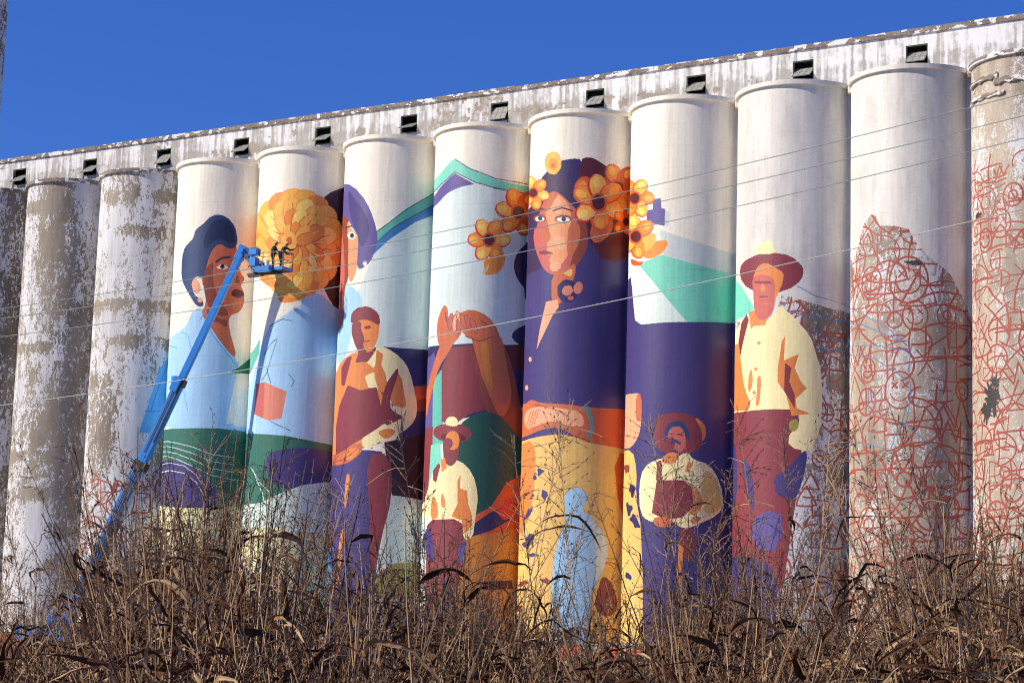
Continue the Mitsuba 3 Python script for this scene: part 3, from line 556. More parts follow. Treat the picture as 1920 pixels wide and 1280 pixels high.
painted_petal orange 8p,1rn 8n,1r9 81,1qp 70,1ql 6f,1qq 5w,1qy 50,1rp 4o,1sj 4q,1sx 5b,1tf 5s,1tj 6w,1te 7y,1su 8c,1sh
painted_petal_vein yellow 7u,1rm 7m,1rk 6o,1rw 58,1so 6f,1sb
painted_petal_edge flame 7e,1pb 75,1oz 6r,1os 6b,1oq 5s,1ou 4s,1pk 43,1qn 3x,1r8 3w,1rr 41,1s7 4a,1sj 4o,1sq 55,1sr 5n,1sm 6n,1rx 7d,1qw 7j,1qb
painted_petal yellow 7d,1pa 75,1oz 6t,1ot 6e,1os 5x,1ow 50,1pk 4c,1ql 46,1r4 45,1rm 4h,1sb 58,1sh 5p,1sd 6m,1rp 7a,1qq 7g,1q7
painted_petal_vein flame 6m,1po 6f,1pq 5r,1qh 4t,1rv 5p,1qz
painted_petal_edge flame 5h,1o0 53,1nt 4o,1nt 48,1o0 3g,1ou 37,1pf 30,1qp 33,1ra 3b,1rs 3n,1s4 41,1sa 4g,1sa 4w,1s3 5n,1ra 5x,1qp 62,1q2 60,1ou
painted_petal amber 5g,1nz 53,1nt 4q,1nt 4c,1o0 3n,1os 3e,1pc 37,1qk 3a,1r3 3h,1rj 43,1s0 4v,1ru 58,1ri 5s,1qi 5x,1pw 5w,1or
painted_petal_vein yellow 4x,1op 4s,1ou 4h,1pt 48,1rh 4n,1qa
painted_petal_edge flame 3c,1nu 2w,1nu 2h,1o1 24,1oe 1q,1ph 1p,1q4 1u,1qr 2f,1rt 2u,1s5 3a,1sb 3q,1sa 45,1s4 4h,1rr 4p,1ra 4u,1q2 4i,1ou 46,1oc 3s,1o0
painted_petal orange 3b,1nu 2w,1nu 28,1oc 1v,1pd 1v,1py 1z,1qk 2j,1rj 2w,1rv 3o,1s1 4c,1rj 4j,1r3 4n,1py 4c,1os 41,1oc
painted_petal_vein flame 34,1op 31,1ow 35,1pw 3l,1rh 3i,1q8
painted_petal_edge flame 10,1ou j,1p2 7,1pf -1,1pw -1,1qf g,1rj w,1s0 1z,1so 31,1sr 3g,1sk 3q,1s8 3w,1rr 3s,1qn 3i,1q3 2n,1p6 24,1ow 1k,1os
painted_petal yellow z,1ov k,1p2 8,1pd 2,1pt 2,1qa j,1rb y,1rs 1y,1se 2x,1si 3a,1sc 3o,1rm 3j,1ql 3a,1q2 2h,1p7 1z,1oy
painted_petal_vein yellow 16,1pp 17,1pw 1s,1qp 2y,1rw 2a,1qu
painted_petal_edge flame -17,1r0 -1m,1re -1s,1ru -1p,1sb -1d,1sr -7,1tg 19,1ts 1w,1ts 2h,1tn 2x,1te 37,1t1 3c,1sm 3a,1s5 31,1ro 24,1qv s,1qi 2,1qj
painted_petal amber -18,1r2 -1l,1re -1r,1rs -1n,1s7 -1c,1sl -7,1t9 15,1tk 1r,1tk 2a,1tg 2y,1sx 32,1sk 30,1s5 2r,1rp 1v,1qz m,1qn -2,1qn
painted_petal_vein flame 1b,1s3 -k,1rn b,1s2 2g,1sp
painted_petal_edge flame -2e,1tk -2l,1u1 -2h,1ug -22,1us -1g,1v1 4,1v9 1m,1v1 28,1us 2p,1ug 30,1u1 34,1tm 31,1t7 2s,1st 2c,1sh 13,1s6 b,1s8 -1a,1sq
painted_petal orange -2f,1tm -2l,1u1 -2h,1ue -23,1up -1i,1ux -1,1v3 1e,1uw 1z,1un 2f,1uc 2u,1tm 2r,1t9 2i,1sw 23,1sm w,1sd 5,1sf -1c,1sv
painted_petal_vein yellow u,1tk -1b,1tv c,1tv 28,1tn
painted_petal_edge flame -25,1w0 -22,1wf -1o,1wr -14,1wx -f,1wz 13,1wp 1s,1we 2t,1vk 34,1v2 38,1ul 35,1u6 2w,1tu 2h,1tl 1x,1th j,1tq -y,1uh -1k,1v0 -1z,1vj
painted_petal yellow -25,1w2 -21,1wf -1p,1wp -16,1wu -j,1ww w,1wl 1j,1wb 2j,1vj 2t,1v3 2y,1uo 2w,1ua 2n,1tz 2a,1ts 1r,1tp g,1ty -y,1uo -1j,1v5 -1y,1vm
painted_petal_vein flame z,1uz -w,1vy n,1vf 2c,1uj
painted_petal_edge flame -h,1y3 -5,1yf c,1yk w,1yk 1i,1ye 2n,1xo 33,1x5 3n,1w0 3l,1v0 3b,1uo 2x,1uh 2g,1ug 1v,1ul o,1vc -a,1wi -j,1x3 -m,1xn
painted_petal amber -f,1y4 -5,1ye s,1yj 1c,1yd 2f,1xn 2v,1x6 3e,1w3 3d,1v7 35,1uw 2s,1uq 2c,1up 1t,1uv p,1vl -7,1wn -g,1x7 -j,1xq
painted_petal_vein yellow k,1xm t,1xk 1n,1wr 2r,1vc 1q,1w9
painted_petal_edge flame 22,1zc 2h,1zi 2y,1zh 3e,1za 3t,1yx 4g,1xu 4l,1x7 4j,1vy 40,1v4 3m,1uy 36,1uz 2a,1vj 1l,1wn 1d,1xy 1h,1yj 1q,1z0
painted_petal orange 24,1zc 2h,1zi 3a,1za 3o,1yy 49,1xx 4e,1xb 4d,1w5 3w,1ve 3k,1v8 36,1v8 2d,1vs 1q,1wu 1j,1y2 1m,1ym
painted_petal_vein flame 2o,1ym 2u,1yg 35,1xg 3f,1vs 2z,1wz
painted_petal_edge flame 43,1zh 4i,1zi 4x,1zc 59,1z0 5j,1yj 5p,1xb 5f,1w2 54,1vk 4c,1uz 3w,1uy 3h,1v4 34,1vh 2u,1vy 2n,1x7 2y,1yf 39,1yx
painted_petal yellow 45,1zh 4i,1zi 4v,1zc 56,1z1 5e,1yl 5k,1xg 5a,1wa 51,1vs 4b,1v9 3x,1v8 39,1vp 30,1w5 2u,1xb 35,1yh 3f,1yy
painted_petal_vein yellow 4d,1ym 4g,1yf 4d,1xe 40,1vs 41,1x1
painted_petal_edge flame 6a,1yo 6o,1yj 6z,1y8 75,1xs 77,1x9 6u,1w2 61,1v1 5k,1uq 52,1uj 4l,1uj 47,1uq 3w,1v1 3p,1vi 3o,1w1 41,1x7 4u,1y6 5t,1yo
painted_petal amber 5x,1yn 6o,1yj 6y,1y9 73,1xv 74,1xd 6r,1w9 60,1vb 5k,1uz 54,1ut 4p,1us 4c,1uy 3x,1vn 3x,1w5 49,1x8 50,1y5
painted_petal_vein flame 66,1xs 66,1xl 5o,1wp 4n,1ve 58,1wi
painted_petal_edge flame 86,1wp 8g,1we 8k,1vz 8i,1vi 8a,1v0 7e,1u3 68,1tl 5n,1tj 54,1tm 4p,1tv 4f,1u7 4b,1um 4d,1v3 4m,1vl 5h,1wf 6m,1wx 77,1wz
painted_petal orange 87,1wo 8g,1we 8j,1w1 8h,1vl 89,1v5 7f,1ub 6b,1tt 5s,1tr 5b,1tu 4o,1ub 4n,1v4 4v,1vk 5o,1wc 6s,1wt 7b,1ww
painted_petal_vein yellow 7n,1vz 7j,1vs 6o,1v8 56,1uk 66,1va
painted_petal_edge flame 72,1t0 72,1sp 6n,1s6 5t,1ry 5c,1rz 4u,1s4 40,1sm 3l,1ta 3l,1tl 40,1u3 4e,1u8 5c,1u8 6a,1tw 6o,1tn
painted_petal amber 73,1sz 73,1so 6p,1s8 5x,1s1 5h,1s3 48,1sn 3u,1t8 3u,1tj 48,1ty 4l,1u2 5h,1u2 6p,1tj
painted_petal_edge flame 64,1qw 5m,1qi 5a,1qi 4w,1qm 44,1r8 3k,1s3 3f,1sj 3e,1sy 3p,1tj 4c,1tn 4q,1tj 5i,1sy 61,1s4 66,1ro
painted_petal orange 63,1qv 5o,1qi 5d,1qi 50,1qn 4a,1r7 3m,1sf 3l,1st 3u,1tc 4f,1tf 4s,1tb 5h,1sr 65,1rj
painted_petal_edge flame 4b,1pz 40,1pw 3e,1q6 2y,1qy 2t,1rg 2s,1rz 30,1sw 38,1t8 3u,1ti 4g,1t8 4p,1sw 50,1rz 4y,1qz 4t,1qj
painted_petal amber 4a,1py 40,1pv 3h,1q5 32,1qv 2y,1rc 2x,1rt 34,1so 3b,1t0 3u,1ta 4e,1t0 4m,1sp 4v,1ru 4q,1qh
painted_petal_edge flame 2a,1qh 1q,1qu 1l,1r7 1k,1rm 1v,1si 25,1sx 2x,1ti 3o,1tn 3z,1tj 4b,1sy 49,1s3 42,1rn 3g,1qv 32,1ql
painted_petal orange 29,1qh 1q,1qt 1m,1r4 1m,1ri 1w,1sc 2v,1ta 3k,1tf 3u,1tc 45,1st 42,1s0 3v,1rl 3b,1qu 2y,1qm
painted_petal_edge flame i,1sj b,1st a,1t5 g,1th q,1tr 1o,1u7 2q,1ub 37,1u9 3m,1u4 42,1tl 3y,1sy 3p,1sm 2v,1s5 1t,1s1 1b,1s3
painted_petal amber h,1sk 9,1t4 f,1te p,1tn 1k,1u1 31,1u4 3e,1tz 3u,1tj 3q,1sy 3h,1so 2p,1s9 1p,1s4 17,1s7
painted_petal_edge flame 8,1ug 8,1us q,1v9 16,1vd 28,1vb 2r,1v5 3n,1um 3x,1ub 42,1tn 3n,1t5 39,1t0 29,1t1 1p,1t7 q,1tr
painted_petal orange 7,1ui 7,1us n,1v7 23,1v7 3e,1ul 3o,1ub 3t,1tq 3f,1ta 32,1t6 24,1t7 o,1tw
painted_petal_edge flame 1c,1wg 1k,1wo 29,1ws 2o,1wm 3i,1w1 3u,1vm 48,1up 46,1ty 3z,1tp 3b,1tl 2w,1tp 22,1uc 1g,1v8 1a,1vp
painted_petal amber 1c,1wh 1j,1wp 26,1ws 2k,1wm 3b,1w1 40,1ut 3z,1u4 3t,1tw 38,1tt 2u,1ty 22,1uj 1b,1vs
painted_petal_edge flame 37,1xa 3j,1xd 45,1x3 4f,1wr 4r,1vu 4q,1uu 4m,1ue 45,1tt 3u,1tq 3i,1ts 2x,1ub 2k,1v9 2l,1wa 2q,1wp
painted_petal orange 39,1xb 3j,1xe 42,1x4 4b,1wt 4m,1vy 4i,1ul 43,1u2 3t,1tz 3j,1u1 30,1uj 2p,1ve 2p,1wd 2t,1ws
painted_petal_edge flame 5e,1wr 5w,1wf 61,1w2 5x,1v7 5q,1uq 53,1ty 4q,1tp 4c,1tk 3o,1tp 3c,1ua 3c,1up 3n,1vm 4a,1wd 52,1wr
painted_petal amber 5g,1wr 5w,1wg 5z,1w5 5w,1vc 5p,1ux 4r,1tx 4e,1tt 3t,1tw 3j,1uf 3j,1ut 3u,1vn 4g,1wd 55,1wr
painted_petal_edge flame 6q,1v8 6y,1uo 6v,1ub 6b,1tn 5w,1td 4y,1t3 4i,1t3 43,1t7 3l,1tn 3n,1ub 3v,1un 4m,1v8 5k,1vi 61,1vi
painted_petal orange 6r,1v8 6z,1uq 6v,1ue 6d,1ts 5y,1tj 52,1t9 4n,1t9 4a,1tc 3u,1tq 3v,1uc 43,1un 4t,1v5 64,1vg
painted_flower amber 3t,1ug 3v,1tj 3q,1t3 36,1sh 2s,1sd 2d,1sd 1l,1ss 12,1tm 10,1uj 16,1uy 1t,1vj 27,1vn 30,1vi 3d,1v8
painted_flower flame 31,1u7 30,1tl 2r,1tc 2g,1ta 20,1tm 1x,1u8 28,1uo 2p,1uo
5:
painted_line chalk -5y,p3 -c0,p9 -c0,ph -62,pa
painted_sky aqua -4t,1a5 -60,1jo -3b,1ju -s,1kd 2a,1qv 5b,1tj c0,1y7 c0,1a7 7u,19s 3i,19m -n,19q
painted_stripe teal 25,1rx 1o,1tq 46,1vh 7b,1y4 c0,21b c0,1z3 89,1wy 4t,1ul
painted_stripe blue 1a,1pn 1y,1rx 4t,1ul 89,1wy c0,1z5 c0,1xg 8s,1vx 4g,1sm
painted_line navy 7d,1xz 3o,1uw 20,1to 1x,1ts 44,1vf 7a,1y3 c0,21a c0,214
painted_line navy 8b,1wt 4v,1ug 20,1rs 1w,1rw 4s,1uk 88,1wx c0,1z9 c0,1z3
painted_blouse sky -5v,18j -70,19y -c0,1at -c0,1lt -4m,1lm -2v,1le -1l,1kp -n,1jx 2,1iz 6,1hz -1x,1d5 -2k,1bh -2u,1aa -3r,199
painted_cheek skindark -6p,1eb -c0,1em -c0,1yu -54,1xo -46,1wi -3h,1ur -30,1sg -2w,1q6 -37,1nz -3p,1md -4f,1lc -4o,1jl -4b,1h3 -4t,1fb -5l,1es
painted_cheek skinlight -4p,1vv -4g,1wg -2l,1ui -1t,1u1 -1d,1sw -17,1r3 -17,1ph -1d,1o2 -1s,1mw -2j,1ly -35,1ma -3m,1nx -3u,1pn -3t,1rg -43,1ti
painted_cheek rose -5l,1kz -c0,1ku -c0,1vp -78,1uq -6o,1tw -5w,1sc -54,1pe -4t,1mn
painted_eye cream -4i,1u2 -4c,1ud -3n,1uj -2w,1uf -26,1u1 -1y,1to -27,1tb -2o,1t6 -3g,1ta -43,1tl
painted_eye ink -2e,1tv -2f,1ti -2t,1td -3c,1tj -3l,1tx -3i,1u5 -32,1ua -2q,1u7
painted_brow ink -1p,1un -3d,1ve -58,1vd -5h,1vm -3c,1vm -1k,1uu
painted_hair violet -5y,1xm -c0,1yb -c0,23r -6t,23d -4c,22o -2d,21n -k,1zy i,1yh 13,1xc 1v,1vh 2e,1to 2h,1sk 27,1r0 1l,1pg 12,1os -7,1nz -n,1ny -14,1o7 -1d,1ow -1a,1s4 -1h,1te -1p,1tv -48,1wl -4x,1x4
painted_hair_patch purple -4h,21m -3z,21b -14,1yj -8,1xh i,1wa v,1v1 u,1tq i,1sk 8,1s3 -5,1ro -g,1rj -q,1ro -x,1s3 -1l,1u0 -36,1w9 -3u,1xn -4f,1z9 -4u,210 -4s,21i
painted_earring chalk p,1ox o,1ok e,1od 1,1oi -5,1ov -3,1p3 8,1p9 g,1p8
painted_hills plum 5c,16l 1k,1ay 7e,1as c0,1az c0,13e 8z,13b
painted_hills flame 9k,10q 8r,14i c0,157 c0,10z
painted_hills skindark 9l,10b 98,12a c0,12z c0,10j
painted_hills plum 6m,vc 87,107 c0,10z c0,wq
painted_hills black 6j,mq 4x,va c0,x7 c0,ma
painted_panel mint 4o,bk 69,mw c0,me c0,bw
painted_panel olive 4i,a0 74,bz c0,cj c0,53 7a,4w 4k,6j
painted_panel mist 3p,-2t 3b,6g c0,6s c0,-2j
painted_trousers purple -6z,-2y -c0,-2f -c0,tw -59,ts d,u4 2h,u2 4m,tu 5o,rc 5o,mi 5c,hz 4o,dp 4a,6h 46,-2s
painted_trousers blue -4b,90 -3y,-2y -c0,-2x -c0,ej -63,eo -57,c5
painted_trousers maroon 2a,qp 30,ti 51,tj 66,rv 6h,of 68,l0 5f,hj 44,a2 3o,8s 3d,ap 38,fs 2v,l4
painted_tool tan -1y,on -1n,q7 -14,q9 -y,pa -14,n9 -1e,lp -1r,kn -1y,lm
painted_tool tan -2w,ex -2g,h8 -1z,hb -1x,f1 -27,af -2m,84 -37,84 -3b,ae
painted_torso tan -c0,177 -6m,17s -58,18o -3l,19d -1w,19x 0,1ab 21,1al 3f,19x 4c,189 50,151 5g,109 4u,x1 35,vd 14,u4 -1k,tc -c0,u4
painted_sleeve shirt 2w,1a1 30,1ax 3z,1ax 54,1ai 6g,19p 7i,18s 89,17s 8y,16a a2,12h a9,111 a2,zq 9h,yn 8f,xk 5f,vo 1z,uc 1e,un 12,vi 1k,wd 3u,xu 4p,y7 5i,yx 68,100 6f,11m 63,13s 5g,15i 4j,16s
painted_collar shirt 2n,17f 1a,18i 3l,1ar 46,19p
painted_collar shirt 1v,14a 17,162 2i,16q 3y,161 3p,13x
painted_sleeve_patch tan 5q,14x 65,16b 6r,16s 7d,15t 89,11w 87,11a 7g,114 61,11d 5h,12o
painted_sleeve_patch maroon 4j,13l 53,159 6c,178 6o,17f 6s,171 6n,162 5r,132 5l,11s 5t,10x 6f,109 7i,zt 7r,ze 5c,y3 4m,yi 47,zt 46,11i
painted_sleeve_patch tan 3z,wn 41,x5 50,xj 5v,xl 6m,xd 6k,wu 5q,w1 4w,vy
painted_apron maroon -4r,11k -3f,136 -2d,14u i,13t 3b,14a 45,11b 5a,yr 3f,xb w,vs -3z,tf -56,sz -5v,yb
painted_strap maroon -4b,151 -4l,17w -2o,19g -1m,19j -38,14r
painted_strap tan 2w,160 2z,18i 32,1ae 46,19p 3s,167 4q,13y 3w,132
painted_hand skin -47,rv -c0,s8 -c0,tn -4o,to -27,u9 -c,v1 s,v5 1a,ui 15,ts 9,sy -v,sb -2b,ry
painted_hand tan -2s,tf -2b,tx -13,ud -5,ui m,ub o,tu 4,t2 -n,so -1l,sm -2b,sv
painted_neck maroon -8,19z -19,1bz 2n,1bt 2k,19p 1o,18h -u,18f
painted_face tan -1y,1ew -1d,1fl -8,1fx 15,1ft 2o,1f8 3f,1eh 3a,1cj 2p,1au 2f,1ab 1r,1a1 q,19z -3,1ac -17,1bz -1m,1cw -1v,1dv
painted_face_patch maroon -1z,1es -1e,1f8 -c,1f8 4,1ey 1,1eb 8,1dm o,1cs t,1c1 n,1bc u,1ap 1c,1a6 18,19w f,19y -b,1ad -x,1b5 -1s,1cx -1z,1du
painted_face_patch maroon o,1e7 x,1ed 1i,1ef 1u,1ec 1y,1e2 1p,1dw 15,1du s,1dx
painted_lips maroon 1v,1c0 1x,1bt v,1bo t,1bv
painted_cap maroon -2a,1fe -29,1gg -1u,1h0 -q,1hj s,1hn 1q,1hf 2u,1gp 3a,1g1 3h,1f1 3c,1ej 36,1eh 21,1f4 14,1fe 6,1fg -1s,1f1 -26,1f6
6:
painted_sky aqua c6,19m 6n,194 2c,191 -17,196 -c0,1a4 -c0,203 -60,1zw -4s,202 -3u,20b -30,20p -y,21z 2q,20a 5i,1zm 8n,1z9 c6,1z8
painted_peak jade -2w,21c -5u,20d -c0,20d -c0,22d -5j,22l -3r,236 -1a,24o 1x,22m 65,20v 8m,20l c6,20h c6,1z8 80,1zb 5i,1zm 2q,20d -y,22c
painted_peak violet -70,1xr -c0,1xu -c0,1zq -6e,1zs -2v,217 -y,229 2q,204 p,1zw -2c,1z6 -4j,1y6 -5j,1xw
painted_line navy 1w,22m -13,24i -10,24m 1y,22r 66,214 8t,20x bw,20y bv,20t 9i,20r 64,20z
painted_line navy -y,22c -2t,21b -5r,20b -c0,20c -c0,20m -5y,20j -2z,21g -z,22i 2r,20j 5j,1zq 84,1zd bq,1zc bp,1z6 8r,1z6 66,1ze 2p,20e
painted_hair plum af,1pr c6,1rg c6,1hz bv,1ig bq,1jo bl,1jz ap,1kq a4,1lh 9v,1ly 9l,1mz 9n,1o4 a2,1p8
painted_hair plum ax,1de c6,1dx c6,1ac ak,1aw a0,1b7 9l,1bs 9r,1cf a1,1cr
painted_petal_edge red ax,1wr c6,1xb c6,1ul b0,1ux an,1v8 ah,1vl ag,1w0 al,1we
painted_petal orange b7,1ws c6,1x7 c6,1uy bb,1v8 az,1vh as,1w4
painted_petal_edge flame c6,1sk be,1sa aw,1sa ae,1sf 9o,1t3 9g,1tk 9f,1uj 9v,1vc a9,1vl b8,1vq bq,1vl c6,1vb
painted_petal flame c6,1st bi,1sl b2,1sl an,1sq 9z,1tc 9s,1tr 9q,1um a4,1vc ag,1vk ba,1vo c5,1v9
painted_petal amber bx,1sw bi,1sp av,1sw ak,1ti ar,1u3 bd,1u9 bz,1tx c4,1t8
painted_petal_edge red 7x,1sf 7k,1sl 75,1t9 77,1u6 7f,1un 85,1vf 8m,1vo 9j,1vs 9x,1vm af,1uz ag,1uj a2,1tk 9p,1t4 8t,1si
painted_petal orange 83,1sp 7r,1su 7f,1tf 7i,1u9 7p,1uo 8d,1vd 8s,1vl 9l,1vq 9x,1vl ab,1v1 ac,1un 9z,1ts 9o,1td 8v,1st
painted_petal amber 7y,1su 7m,1t7 7s,1tt 8b,1ub 8v,1ua 92,1tt 8w,1td 8c,1sw
painted_petal_edge flame 64,1vy 68,1wq 6i,1x2 7c,1xh 8d,1xj 8v,1xe 9m,1wu 9s,1wh 9t,1w2 9d,1vb 8h,1uu 7y,1ur 6z,1uz 6k,1v8
painted_petal amber 6e,1w3 6h,1wr 6q,1x1 7h,1xe 8f,1xf 8v,1xb 9k,1wu 9p,1wj 9q,1w7 9c,1vk 8j,1v5 82,1v3 76,1v9 6t,1vh
painted_petal yellow 6i,1w4 6j,1wg 71,1ws 7q,1wq 85,1wb 7z,1vu 7c,1vm 6w,1vp
painted_petal_edge red 7x,1z4 8j,1zp 9e,1zs a9,1zd al,1yz ax,1y2 av,1xk ae,1wq 9k,1wc 94,1wd 8b,1wt 80,1x8 7q,1y6
painted_petal orange 87,1z5 8p,1zo 9g,1zq a7,1zc ai,1yz at,1y5 as,1xp ad,1wz 9o,1wn 9a,1wo 8k,1x3 8b,1xg 81,1yb
painted_petal amber 8j,1z9 92,1ze 9k,1z0 9p,1yc 9d,1xv 8z,1xu 8h,1y8 8d,1yw
painted_petal_edge flame c5,1zr c6,1wm b9,1wb ab,1wf a0,1wp 9u,1x2 9x,1y0 a6,1yi b1,1zc
painted_petal flame bs,1zl c6,1zo c6,1ww bd,1wm ak,1wp a6,1x9 a9,1y3 au,1yy
painted_petal amber c5,1z9 c6,1xu bi,1xu ba,1y3 bc,1yj bo,1yz
painted_petal_edge flame bk,1wn bl,1vv bf,1vh as,1uv 9z,1um 9l,1up 8z,1v4 8t,1vh 8s,1w9 96,1wy 9i,1x8 9v,1xd ap,1xe bd,1wz
painted_blossom_centre wine b7,1wh b8,1vw am,1v5 a0,1uz 9q,1v1 99,1vc 94,1w7 9n,1wx aj,1x1 b1,1wq
painted_petal_edge red 8o,1s0 8z,1rd 8p,1qn 7z,1q3 7j,1py 6l,1pz 67,1q5 5o,1qq 5n,1rg 5u,1rs 6j,1sb 6z,1sg 7x,1sf
painted_petal amber 8m,1s0 8w,1rg 8o,1qu 80,1qd 7l,1q8 6r,1q9 6e,1qe 5x,1qw 5w,1ri 62,1rs 6o,1s8 73,1sd 7y,1sc
painted_petal yellow 8k,1rg 8h,1r0 7x,1qp 7h,1qp 72,1r1 75,1rh 7g,1rp 84,1rr
painted_petal_edge flame 7i,1o6 6w,1nr 6i,1nr 64,1nv 5f,1of 56,1ot 4z,1pp 52,1q4 5h,1qp 67,1qu 6z,1qi 7b,1q7 7p,1pd 7r,1oy
painted_petal orange 7g,1od 6y,1o1 6m,1o0 69,1o4 5n,1on 5f,1p0 59,1ps 5a,1q5 5o,1qo 6a,1qs 6y,1qh 79,1q6 7m,1pg 7o,1p1
painted_petal amber 75,1ob 6q,1o5 68,1og 61,1p1 68,1ph 6j,1pj 71,1p8 79,1on
painted_petal_edge red 41,1no 3p,1ns 37,1od 34,1or 39,1pn 3h,1q2 45,1qn 4w,1qt 58,1qp 5p,1q4 5t,1pq 5o,1ou 55,1o2 4t,1nt
painted_petal amber 45,1nx 3v,1o0 3g,1oi 3d,1ov 3i,1po 3q,1q1 4b,1ql 4y,1qq 59,1qn 5n,1q6 5q,1pt 5l,1p0 54,1ob 4t,1o2
painted_petal yellow 40,1o1 3n,1oc 3p,1ox 43,1pe 4k,1pf 4r,1p6 4q,1ol 4c,1o4
painted_petal_edge flame 22,1qe 1r,1r3 20,1rs 2b,1s1 36,1sc 44,1s8 4i,1s1 51,1rf 53,1r2 4v,1qd 4k,1q3 3q,1ps 2t,1pw
painted_petal orange 2a,1ql 20,1r6 29,1rr 2j,1rz 3b,1s8 45,1s5 4i,1rz 4y,1rh 51,1r6 4t,1qk 4k,1qc 3s,1q2 2y,1q6
painted_petal amber 25,1qx 28,1rd 2s,1rl 3e,1rh 3o,1r2 3f,1qn 31,1qi 2l,1qk
painted_petal_edge red 37,1u3 3h,1uc 47,1ug 4y,1u3 5a,1tr 5o,1sx 5q,1sh 5h,1rp 57,1rg 4i,1rc 44,1rg 3e,1s1 30,1sx 2y,1td
painted_petal amber 3f,1u3 3n,1ua 4a,1ud 4y,1u1 58,1tq 5l,1sz 5n,1sl 5g,1rx 58,1rp 4m,1rl 49,1rq 3n,1s9 3a,1t1 38,1tf
painted_petal yellow 3k,1tx 3z,1u2 4g,1tq 4o,1t5 4h,1sp 3z,1sq 3o,1t0 3g,1tl
painted_petal_edge flame 6o,1uk 7b,1u8 7i,1tx 7m,1ti 7g,1sm 6x,1rt 6k,1rj 66,1re 5g,1rh 4z,1s1 4w,1sw 51,1tc 5j,1u4 6a,1uj
painted_petal orange 6q,1uh 7a,1u8 7g,1ty 7i,1tl 7d,1ss 6w,1s2 6l,1rt 69,1rn 5m,1rq 58,1s7 56,1sy 5a,1td 5r,1u2 6e,1ug
painted_petal amber 6p,1u6 72,1tw 70,1tb 6m,1st 65,1sr 5x,1t0 5z,1tl 67,1ty
painted_petal_edge flame 6f,1ri 6g,1qs 64,1q5 5v,1px 58,1pt 4x,1pw 4f,1qd 48,1r2 49,1rf 4d,1rr 4u,1s8 55,1sc 5s,1s9 6a,1rt
painted_blossom_centre wine 65,1re 66,1qu 5q,1q8 59,1q4 4n,1qj 4j,1rc 4z,1ry 5o,1rz
painted_leaf orange 4q,1np 5w,1od 7c,1ot 7p,1os 7y,1ol 82,1o8 7x,1n8 7h,1md 6q,1lp 5r,1le 55,1ld 4j,1ll 4i,1lt 4r,1me 4k,1n7
painted_leaf leaf 4i,1le 4h,1lk 4v,1md 5k,1nf 5d,1mg 50,1lu
painted_ground plum c6,10r 4h,yv -m,y1 -48,xt -c0,y3 -c0,1b2 -1f,1aa 3l,1ad 7w,1a8 c6,1ae
painted_ground wine 4l,15m 4g,19v c6,1at c6,16w
painted_ground violet -45,xg -66,wh -c0,w6 -c0,18u -5x,192 -4o,19j -3g,15y
painted_panel teal -46,t7 -4o,14s -3a,15q -25,16p -1b,uq
painted_panel maroon -1y,y5 -2e,16p -h,19t 3s,1a7 64,zx 34,z6 a,x7
painted_ground maroon -3u,jw -5c,js -c0,ju -c0,xi -5k,xd -45,xg
painted_panel jade -57,ip -4m,uj -20,ur -11,js -2s,j8
painted_arm skindark 3g,18t 4f,1a9 6o,1b4 8c,1ad 9g,180 ah,156 bf,11v c6,zz c6,t8 9s,to 7n,vm 66,yx 52,11u 3r,16o
painted_arm skin -73,zp -c0,z7 -c0,13h -7d,141 -6q,14p -59,16o -2z,1af -28,1as 3,1bc b,1aw -1e,18k -2k,17d -3n,15r -5e,12d
painted_arm skin 34,1ax 3x,1cf 6d,1ci 7x,1bb 9u,136 9o,10u 8q,z2 7p,z7 6l,119 4t,15f
painted_arm_patch ochre 4n,19g 4q,1aw 5b,1b9 5r,1a7 6q,13d 6h,135 5o,14t 52,16x
painted_hand skin -2r,1a0 -3m,1ay -41,1cq -3z,1e9 -3f,1fh -2v,1gb -2b,1gs -1u,1go -1g,1g1 -1a,1f9 -1a,1eb -p,1dx f,1e3 14,1dr 1f,1cw 1b,1c1 s,1b7 4,1ak -p,1a3 -1m,19w
painted_finger_edge maroon -4,1eb -8,1dk -h,1cx -u,1co -11,1cp -1b,1d3 -1f,1ds -1b,1ek -u,1fc -o,1ff -c,1f9
painted_finger rose -9,1eb -k,1d1 -v,1cs -10,1ct -19,1dg -19,1e5 -13,1et -n,1fb -e,1f5
painted_finger_edge maroon o,1e2 m,1d8 f,1ck 3,1c9 -3,1ca -g,1d0 -i,1dt -d,1el -2,1f3 4,1f7 f,1f1
painted_finger peach k,1e2 c,1cn 3,1cd -2,1ce -c,1d1 -d,1ds -9,1ei 4,1f3 d,1ey
painted_finger_edge maroon 1a,1dp 1b,1cy 16,1cc x,1c1 s,1c2 d,1cn 9,1dd b,1e3 j,1ek o,1en z,1ej
painted_finger rose 16,1do 13,1cf s,1c5 h,1cp e,1dd f,1e0 p,1ej x,1ef
painted_hand skin h,1e8 r,1ew 1h,1fj 2i,1fs 3t,1fl 4z,1f3 60,1ea 6v,1d8 7i,1bw 7j,1b3 6x,1as 60,1am 4q,1ak 3l,1at 2j,1bb 1p,1bz p,1dj
painted_finger_edge maroon 16,1f6 1j,1ec 1i,1dx 1a,1dq x,1dv c,1ej 5,1f3 5,1fj 8,1fo k,1fo
painted_finger peach 13,1f3 1f,1ed 1f,1dz 19,1du y,1dy g,1ek 8,1fg k,1fl
painted_finger_edge maroon 1y,1ej 2c,1df 2c,1cv 23,1co 1p,1cw 13,1du u,1ew z,1fa 15,1fc 1j,1f3
painted_finger skin 1v,1eg 28,1dg 29,1cy 22,1cr 1q,1cz 17,1dv y,1eu 11,1f7 1i,1f0
painted_finger_edge maroon 2s,1e6 35,1d0 34,1cf 2w,1c8 2i,1ch 1y,1dh 1p,1em 1u,1f0 26,1ez
